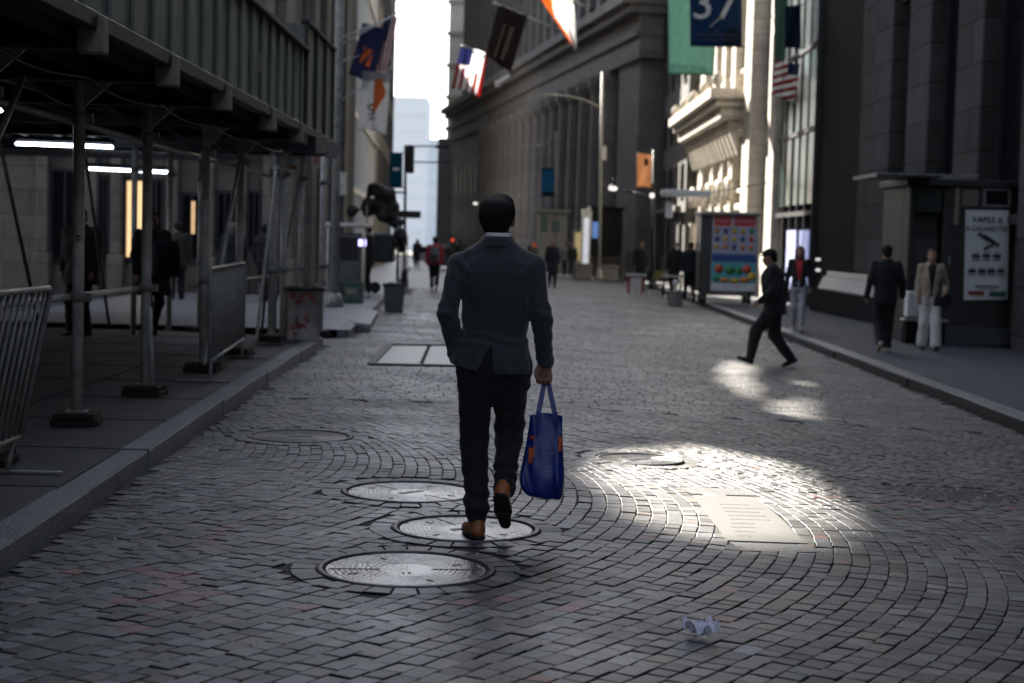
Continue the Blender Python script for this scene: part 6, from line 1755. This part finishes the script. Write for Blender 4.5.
b = MB(); b.tube([(CX(700)-.05, .1, CZ(290)), (CX(700)-.05, .1, CZ(214)), (CX(700)-.05, 1.4, CZ(214))], .025, 8); b.build('corner_pole', M['steel'], ct)

# ------------------------------------------------------------------ concrete planter, barriers, tables, booths
p = G(675, 306); sc = p.y/1600
t = thing('planter', 'pale tapered planter with a white ball top standing against the right kerb', 'planter', p)
b = MB(); b.lathe([(.17, 0), (.20, .02), (.27, .40), (.29, .42), (.29, .47), (.24, .47), (.22, .35)], 8, smooth=False); b.build('pot', mat('pale_concrete', (.26, .25, .23), .7, var=.25, scale=6), t)
b = MB(); b.lathe([(.22, .36), (.06, .44), (.05, .6), (.09, .66), (.10, .72), (.06, .80), (.001, .82)], 14); b.build('white_finial', M['white_paint'], t)
M['barricade_white'] = mat('barricade_white', (.40, .38, .36), .6); M['barricade_red'] = mat('barricade_red', (.35, .04, .04), .6)
Yz = 56
p = at(637, 281, Yz); p.z = gz(p.x, Yz)+HK; sc = Yz/1600
t = thing('striped_barricade', 'white topped low barricade with red legs on the right kerb', 'barricade', p)
b = MB()
for u in (629.5, 643): x = at(u, 270, Yz).x-p.x; b.bar((x, 0, 0), (x, 0, .60), .06, .05, up=(0, 1, 0)); b.bar((x, .5, 0), (x, .5, .60), .06, .05, up=(0, 1, 0))
b.build('red_leg', M['barricade_red'], t)
b = MB(); b.bbox((at(627, 270, Yz).x-p.x, -.06, .60), (at(647, 270, Yz).x-p.x, .55, .70), .02); b.build('white_top', M['barricade_white'], t)
b = MB(); b.box((at(631, 270, Yz).x-p.x, .0, .1), (at(642, 270, Yz).x-p.x, .02, .58)); b.build('grey_panel', M['steel'], t)
def table(label, u, v, Y, w_, mt):
    p = at(u, v, Y); p.z = gz(p.x, Y)+HK; t = thing('cafe_table', label, 'table', p, 0, 'tables on the right pavement')
    b = MB(); b.lathe([(.001, .72), (w_, .72), (w_, .76), (.001, .76)], 16); b.build('tabletop', mt, t)
    b = MB(); b.lathe([(.2, 0), (.2, .03), (.04, .06), (.035, .718)], 12); b.build('pedestal', M['black_paint'], t)
def chair(label, u, v, Y, rz, mt):
    p = at(u, v, Y); p.z = gz(p.x, Y)+HK; t = thing('cafe_chair', label, 'chair', p, rz, 'chairs on the right pavement')
    b = MB(); b.bbox((-.2, -.2, .43), (.2, .2, .47), .01); b.build('seat', mt, t)
    b = MB(); b.bbox((-.2, .18, .62), (.2, .21, .9), .01); b.build('backrest', mt, t)
    for x in (-.18, .18):
        for y in (-.18, .195): b = MB(); b.tube([(x, y, 0), (x, y, .43 if y < 0 else .88)], .014, 6); b.build('leg', M['black_paint'], t)
table('white cafe table nearest the planter', 672, 284, 52, .4, M['barricade_white']); table('white cafe table behind the nearest one, in the sunlight', 681, 280, 60, .42, M['white_paint']); table('white cafe table farthest along, near the barricade', 664, 279, 58, .35, M['barricade_white'])
wy = mat('yellow_timber', (.30, .22, .06), .6)
chair('yellowish cafe chair left of the sunlit table', 663, 283, 53, .6, wy); chair('yellowish cafe chair with its back to the drink cart', 687, 282, 53, -1.2, wy); chair('dark cafe chair between the barricade and the planter', 655, 285, 51, 1.9, M['black_paint'])
# awning and hanging sign lit by the sun
p = at(690, 193, 60); t = thing('awning', 'long narrow white awning blazing in the sun under the heavy balcony', 'awning', p)
a, c = at(658, 189, 62)-p, at(710, 196, 60)-p
b = MB(); b.bbox((a.x, -.5, -.12), (c.x, 1.2, .10), .04); b.build('awning_top', M['white_paint'], t)
b = MB(); b.bar((c.x-.1, .5, 0), (XB-p.x, .5, .5), .05, .05); b.bar((c.x-.1, -.3, 0), (c.x-.1, -.3, gz(p.x, 60)+HK-p.z), .05, .05, up=(0, 1, 0)); b.build('awning_arm', M['steel_dirty'], t)
p = at(669, 210, 60.5); t = thing('hanging_sign', 'small blank white vertical sign hanging below the blazing white awning', 'sign', p)
b = MB(); b.bbox((-.14, -.04, -.30), (.14, .04, .30), .03); b.build('panel', M['white_paint'], t)
b = MB(); b.tube([(0, 0, .3), (0, 0, .52)], .02, 6); b.build('hanger', M['black_paint'], t)
# distant towers closing the gap, haze put into their near-white colours
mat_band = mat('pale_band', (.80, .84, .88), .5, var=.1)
M['far_glass'] = mat('haze_pale_tower', (.86, .88, .90), .7, var=.12, scale=.03)
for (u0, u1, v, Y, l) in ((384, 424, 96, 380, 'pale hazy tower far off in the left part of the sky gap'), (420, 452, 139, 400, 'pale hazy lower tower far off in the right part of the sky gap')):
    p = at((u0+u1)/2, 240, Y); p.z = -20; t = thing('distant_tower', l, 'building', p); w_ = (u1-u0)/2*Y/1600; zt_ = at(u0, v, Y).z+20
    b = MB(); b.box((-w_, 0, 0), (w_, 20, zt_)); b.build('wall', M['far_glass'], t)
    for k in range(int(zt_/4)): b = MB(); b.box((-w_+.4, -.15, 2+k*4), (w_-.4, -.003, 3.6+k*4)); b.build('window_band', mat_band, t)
# far booths at the bend
Yx = 92.0
p = at(595, 263, Yx); p.z = gz(p.x, Yx)+HK; sc = Yx/1600
t = thing('news_kiosk', 'big black news kiosk with a blue lit screen at the tall street lamp', 'kiosk', p)
X_ = lambda u: at(u, 240, Yx).x-p.x
Z_ = lambda v: at(595, v, Yx).z-p.z
b = MB(); b.bbox((X_(591), 0, 0), (X_(622), 2.5, Z_(209)), .05); b.bbox((X_(589), -.2, Z_(209)+.003), (X_(624), 2.7, Z_(209)+.15), .03); b.build('shell', M['blackstone'], t)
b = MB(); b.box((X_(592), -.05, Z_(238)), (X_(598), -.003, Z_(222))); b.build('lit_screen', mat('blue_lit', (.1, .2, .5), .4, emit=(.12, .30, .75), estr=.07), t)
b = MB(); b.bbox((X_(590), -.3, 0), (X_(622), -.06, Z_(256)), .03); b.build('counter', M['wood_block'], t)
p = at(585, 262, 90); p.z = gz(p.x, 90)+HK
t = thing('lit_display', 'slim upright glowing white advertising display left of the black kiosk', 'display', p)
x0, x1 = at(582.5, 240, 90).x-p.x, at(589, 240, 90).x-p.x; zt_ = at(586, 209, 90).z-p.z
b = MB(); b.bbox((x0-.08, 0, 0), (x1+.08, .3, zt_), .03); b.build('casing', M['steel'], t)
b = MB(); b.box((x0+.05, -.03, .55), (x1-.02, -.003, zt_-.5)); b.build('lit_panel', mat('white_lit', (.8, .85, 1), .4, emit=(.78, .84, 1), estr=.07), t)
for (u0, u1, v1, l, Y) in ((574, 592, 262, 'low square dark planter block before the lit display', 84), (602, 618, 264, 'low square dark block before the black kiosk', 84)):
    p = at((u0+u1)/2, v1, Y); p.z = gz(p.x, Y)+HK-.1; t = thing('planter_block', l, 'planter', p); w_ = (u1-u0)/2*Y/1600
    b = MB(); b.bbox((-w_, -.5, 0), (w_, .5, .75), .04); b.build('block', M['stoneC'], t)
    b = MB(); b.bbox((-w_-.04, -.54, .752), (w_+.04, .54, .85), .02); b.build('rim', M['stoneC'], t)
p = at(552, 258, 108); p.z = gz(p.x, 108)+.1
t = thing('guard_booth', 'cream guard booth with green windows behind the man in the long dark coat', 'booth', p)
X_ = lambda u: at(u, 240, 108).x-p.x
Z_ = lambda v: at(552, v, 108).z-p.z
cream = mat('cream_paint', (.36, .33, .27), .6, var=.1)
b = MB(); b.bbox((X_(537.5), 0, 0), (X_(567), 3, Z_(213)), .04); b.build('wall', cream, t)
b = MB(); b.bbox((X_(534), -.3, Z_(213)+.003), (X_(570), 3.3, Z_(210)), .04); b.build('roof', cream, t)
for (u0, u1, v0, v1) in ((541, 547, 216, 232), (551, 559, 221, 232)):
    b = MB(); b.box((X_(u0), -.05, Z_(v1)), (X_(u1), -.003, Z_(v0))); b.build('window', mat('green_glass', (.04, .11, .08), .3), t)
b = MB(); b.bbox((X_(539.5), -.06, 0), (X_(548.5), -.004, Z_(233)), .02); b.build('door', cream, t)
p = at(579, 258, 110); p.z = gz(p.x, 110)+.1
t = thing('lit_panel_booth', 'yellowish lit booth left of the glowing white display', 'booth', p)
b = MB(); b.bbox((-.45, 0, 0), (.45, 1, 2.9), .04); b.build('wall', cream, t); b = MB(); b.box((-.3, -.04, .8), (.3, -.003, 2.7)); b.build('lit_panel', mat('yellow_lit', (.6, .5, .25), .5, emit=(1, .75, .35), estr=.05), t)
# cars, signals and haze of small things at the far end
def far_car(label, u, v, Y, mt, lit=None):
    p = at(u, v, Y); p.z = gz(p.x, Y); t = thing('parked_car', label, 'car', p, 0, 'cars at the far end of the street')
    b = MB(); prof = [(-.9, .25), (.9, .25), (.92, .75), (.85, .92), (.70, 1.38), (.6, 1.45), (-.6, 1.45), (-.70, 1.38), (-.85, .92), (-.92, .75)]
    n = len(prof); vs = [(x*(1 if abs(z) < 1 else s_), y, z) for y, s_ in ((0, .92), (.25, 1), (3.9, 1), (4.2, .9)) for x, z in prof]
    b.add(vs, [(r_*n+i, r_*n+(i+1) % n, (r_+1)*n+(i+1) % n, (r_+1)*n+i) for r_ in range(3) for i in range(n)]+[tuple(range(n))[::-1], tuple(range(3*n, 4*n))]); b.build('body', mt, t)
    b = MB(); b.box((-.62, -.02, .95), (.62, .02, 1.36)); b.build('rear_window', M['glass_dark'], t)
    for x in (-.75, .75):
        b = MB(); b.tube([(x-.1, .7, .32), (x+.1, .7, .32)], .32, 14); b.build('wheel', M['black_paint'], t)
        b = MB(); b.bbox((x-.12, -.04, .72), (x+.12, -.003, .86), .01); b.build('tail_lamp', lit or M['barricade_red'], t)
far_car('dark car stopped at the far end, left of the red signal', 442, 262, 98, mat('dark_car_paint', (.012, .013, .016), .3, coat=.5), mat('lit_tail', (.5, .05, .03), .4, emit=(1, .12, .05), estr=.3))
far_car('silver grey car far off in the gap of the street', 424, 256, 125, mat('silver_car_paint', (.25, .26, .27), .35, metal=.4))
for (u, v, Y, l) in ((452.5, 240, 95, 'glowing red traffic signal just left of the suited man'), (534.5, 246, 100, 'glowing red signal just right of the suited man\'s shoulder')):
    p = at(u, v, Y); zz = gz(p.x, Y)-p.z; t = thing('traffic_signal', l, 'traffic light', p)
    b = MB(); b.bbox((-.17, .03, -.85), (.17, .3, .25), .03); b.build('housing', M['black_paint'], t)
    b = MB(); b.lathe([(.001, 0), (.10, .0), (.10, .03)], 14); ob = b.build('red_lens', mat('red_lit', (.6, .05, .03), .4, emit=(1, .10, .05), estr=.12), t); ob.matrix_local = Matrix.Translation((0, .025, 0)) @ Matrix.Rotation(R(90), 4, 'X')
    b = MB(); b.tube([(0, .16, -.851), (0, .16, zz)], .05, 8); b.build('post', M['black_paint'], t)
# ================================================================== PEOPLE
blk = M['black_cloth']
M['navy_cloth'] = mat('navy_cloth', (.010, .012, .020), .85, var=.2, bump=.2, bscale=150)
M['beige_cloth'] = mat('beige_cloth', (.36, .28, .20), .85, var=.15, bump=.3, bscale=60)
M['white_cloth'] = mat('white_cloth', (.55, .53, .50), .85, var=.1, bump=.2, bscale=80)
M['grey_denim'] = mat('grey_denim', (.30, .30, .32), .85, var=.15, bump=.2, bscale=120)
M['red_cloth'] = mat('red_cloth', (.50, .03, .035), .8, var=.15)
M['red_jacket'] = mat('red_jacket', (.40, .03, .045), .7, var=.2)
M['grey_pack'] = mat('grey_pack', (.16, .15, .14), .8, var=.2)
M['cream_shoe'] = mat('cream_shoe', (.42, .36, .26), .6, var=.1)
M['grey_hair'] = mat('grey_hair', (.12, .11, .10), .6, var=.2)
M['olive_cloth'] = mat('olive_cloth', (.035, .034, .026), .85, var=.2)
walk = lambda s_=.30, lift=.10: ((-.08, s_, .0, .25, .12), (.08, -s_, lift, -.7, .12))
def place(u, v, h=HK): return G(u, v, h)
def hgt(loc, u, vtop): return at(u, vtop, loc.y).z-loc.z
# crossing man: strides to the left with his weight forward
l = G(772, 366); H_ = hgt(l, 775, 252)/.955
person('man in black with a black cap striding left off the right kerb', l, R(82), H_, .012, lean=.10, low=.04, feet=((-.06, .33, .03, .38, .06), (.07, -.27, .03, -.42, .06)),
       hands=((-.24, .20, .96), (.27, -.14, .92)), face=(0, 1, -.15), top=dict(m=blk, hem=.80, th=1.35, name='jacket'), legs=dict(m=blk, r=(.122, .092, .074), hem=.06), shoes=blk, hat=blk, wide=1.12)
# woman in red top
l = place(797, 331); H_ = hgt(l, 801, 246)
w1 = person('woman in a red top and open black jacket walking towards us', l, R(172), H_, .014, feet=walk(.16, .03), hands=((-.24, .10, .86), (.24, -.02, .86)), top=dict(m=blk, hem=.90, th=.98, open=True), legs=dict(m=M['grey_denim'], r=(.09, .065, .055)),
       shoes=M['cream_shoe'], style='long', hairm=M['hair_brown'], shirt=M['red_cloth'], wide=.92)
# dark man from behind on the right pavement
l = place(883, 352); H_ = hgt(l, 884, 245)
person('man all in black with cream soled shoes walking away on the right pavement', l, R(-4), H_, .013, feet=((-.08, -.14, .07, -.6, .1), (.08, .12, 0, .2, .1)), hands=((-.30, .02, .90), (.29, .08, .93)), top=dict(m=blk, hem=.80, th=1.12), legs=dict(m=blk, r=(.105, .082, .070), hem=.03), shoes=M['cream_shoe'], hat=blk)
# woman in the beige jacket
l = place(928, 350); H_ = hgt(l, 929, 249)
wb = person('woman in a short beige jacket and wide white trousers walking towards us past the kiosk', l, R(176), H_, .013, feet=((-.09, .20, .0, .2, .1), (.10, -.06, .0, 0, .1)), hands=((-.22, .14, 1.02), (.22, .04, .84)), top=dict(m=M['beige_cloth'], hem=.76, th=1.08, open=True), legs=dict(m=M['white_cloth'], r=(.108, .088, .098), hem=.05),
       shoes=blk, hairm=M['hair_brown'], shirt=blk, wide=.95)
t = thing('shoulder_bag', 'black soft bag on the left arm of the woman in the beige jacket', 'bag', at(943, 298, l.y-.12))
s_ = Sdf([-.25, -.2, -.3], [.25, .2, .3], .012); s_.loft([(-.14, 0, 0, .15, .06), (0, 0, 0, .14, .05), (.10, 0, 0, .09, .03)], .02); s_.warp(wob(.006, 20, 2)); s_.build('bag_body', blk, t)
b = MB(); b.tube([(-.07, 0, .08), (-.06, 0, .26), (0, 0, .34), (.05, 0, .26), (.06, 0, .08)], .012, 6); b.build('strap', blk, t)
# red jacket with pack
l = G(434, 291); H_ = hgt(l, 433, 236.5)
rj = person('person in a red jacket and dark trousers walking away in the road', l, 0, H_, .018, feet=walk(.14, .05), hands=((-.27, .05, .86), (.27, .05, .86)), top=dict(m=M['red_jacket'], hem=.84, th=1.15), legs=dict(m=blk), shoes=M['cream_shoe'])
k = H_/1.75
t = thing('backpack', 'grey backpack on the back of the person in the red jacket', 'backpack', l+Vector((0, -.20*k, 1.18*k)))
s_ = Sdf([-.3, -.25, -.4], [.3, .25, .4], .018); s_.loft([(-.24, 0, 0, .16, .09), (0, 0, -.01, .165, .11), (.18, 0, 0, .14, .09), (.25, 0, .02, .09, .06)], .02); s_.build('pack_body', M['grey_pack'], t)
b = MB(); b.bbox((-.10, -.15, -.16), (.10, -.105, .02), .02); b.build('front_pocket', mat('dark_pack', (.07, .065, .06), .8), t)
# man in the long dark coat
l = at(552, 284, 64.0); l.z = gz(l.x, 64); H_ = 1.9
person('man in a long dark coat walking towards us, right of the suited man', l, R(186), H_, .018, feet=walk(.14, .05), hands=((-.24, .08, .88), (.26, .02, .88)), top=dict(m=M['navy_cloth'], hem=.55, th=1.15, flare=.03, name='coat'), legs=dict(m=blk), shoes=blk, hairm=M['grey_hair'])
# tall dark figure at the food cart
l = G(367, 296.5, HK); H_ = 1.84
person('tall figure in dark clothes standing at the food cart by the far left kerb', l, R(70), H_, .018, feet=((-.1, .05, 0, 0, .1), (.1, -.03, 0, 0, .1)), hands=((-.2, .30, 1.1), (.22, .28, 1.12)), top=dict(m=blk, hem=.75, th=1.15), legs=dict(m=blk, r=(.1, .075, .065)), shoes=M['white_paint'])
# under the shed
def under(label, u, v, vt, yaw, **kw):
    if v > 333: l = G(u, v, HK); H_ = hgt(l, u, vt)
    else: l = at(u, v, 36.0); l.z = gz(0, 36)+.015; H_ = min(1.86, hgt(l, u, vt))
    return person(label, l, yaw, H_, kw.pop('vox', .016), **kw)
under('broad dark figure standing under the shed behind the second post', 80, 338, 208, R(160), feet=((-.12, 0, 0, 0, .1), (.12, .05, 0, 0, .1)), top=dict(m=blk, hem=.72, th=1.2, flare=.02), legs=dict(m=blk), wide=1.15)
under('person in a bulky dark coat walking under the shed behind the third post', 151, 338, 212, R(-150), feet=((-.08, -.16, .06, -.5, .1), (.08, .14, 0, .2, .1)), top=dict(m=blk, hem=.60, th=1.25, flare=.02, name='coat'), legs=dict(m=blk, r=(.09, .07, .055)), wide=1.1)
t = thing('shoulder_bag', 'large dark bag at the hip of the bulky coated person under the shed', 'bag', at(166, 258, 20.6))
s_ = Sdf([-.3, -.2, -.35], [.3, .2, .35], .016); s_.loft([(-.24, 0, 0, .19, .08), (.1, 0, 0, .18, .07), (.22, 0, 0, .15, .04)], .02); s_.build('bag_body', M['navy_cloth'], t)
b = MB(); b.tube([(-.12, 0, .2), (-.15, 0, .45), (-.2, 0, .6)], .018, 6); b.build('strap', M['navy_cloth'], t)
under('person in an olive jacket standing beyond the fourth shed post', 177, 292, 214, R(20), feet=((-.1, 0, 0, 0, .1), (.1, .04, 0, 0, .1)), top=dict(m=M['olive_cloth'], hem=.78, th=1.15), legs=dict(m=blk))
under('grey haired person in a navy jacket beyond the shed, behind the mesh barrier', 232, 296, 216, R(10), feet=walk(.1, .02), top=dict(m=M['navy_cloth'], hem=.80, th=1.15), legs=dict(m=blk), hairm=M['grey_hair'])
under('dark clothed person far back between the last shed posts', 264, 300, 221, R(-20), feet=walk(.12, .03), top=dict(m=blk, hem=.8, th=1.1), legs=dict(m=blk))
# far right groups
far = [(640, 277, 234, 200, blk, 'short', 'dark dressed person with a pale face standing behind the white topped barricade', 60), (674, 282, 237, 160, blk, 'short', 'dark silhouetted person left of the pair near the drink cart', 55), (690, 284, 232, 20, M['navy_cloth'], 'short', 'person in a dark blue jacket at the left side of the drink cart', 52),
       (572, 266, 243, 180, blk, 'short', 'small dark figure in the crowd left of the glowing display', 88), (565, 264, 243, 150, M['grey_pack'], 'short', 'small grey coated figure in the crowd right of the cream booth', 92), (460, 263, 240, 0, blk, 'short', 'small dark figure far down the road behind the red signal', 92),
       (532, 262, 240, 190, M['olive_cloth'], 'short', 'small olive coated figure far off just right of the suited man', 80), (417, 258, 239, 10, M['navy_cloth'], 'long', 'small dark blue figure far down the road, left of the red jacket', 105)]
for (u, v, vt, yaw, mt, st_, lab, Y) in far:
    p = at(u, v, Y); p.z = gz(p.x, Y)+(HK if u > 560 else 0); H_ = min(1.9, max(1.6, at(u, vt, Y).z-p.z))
    person(lab, p, R(yaw), H_, .026, feet=walk(.12, .03), top=dict(m=mt, hem=.78, th=1.15), legs=dict(m=blk), style=st_)
# hold the last transforms
bpy.context.view_layer.update()
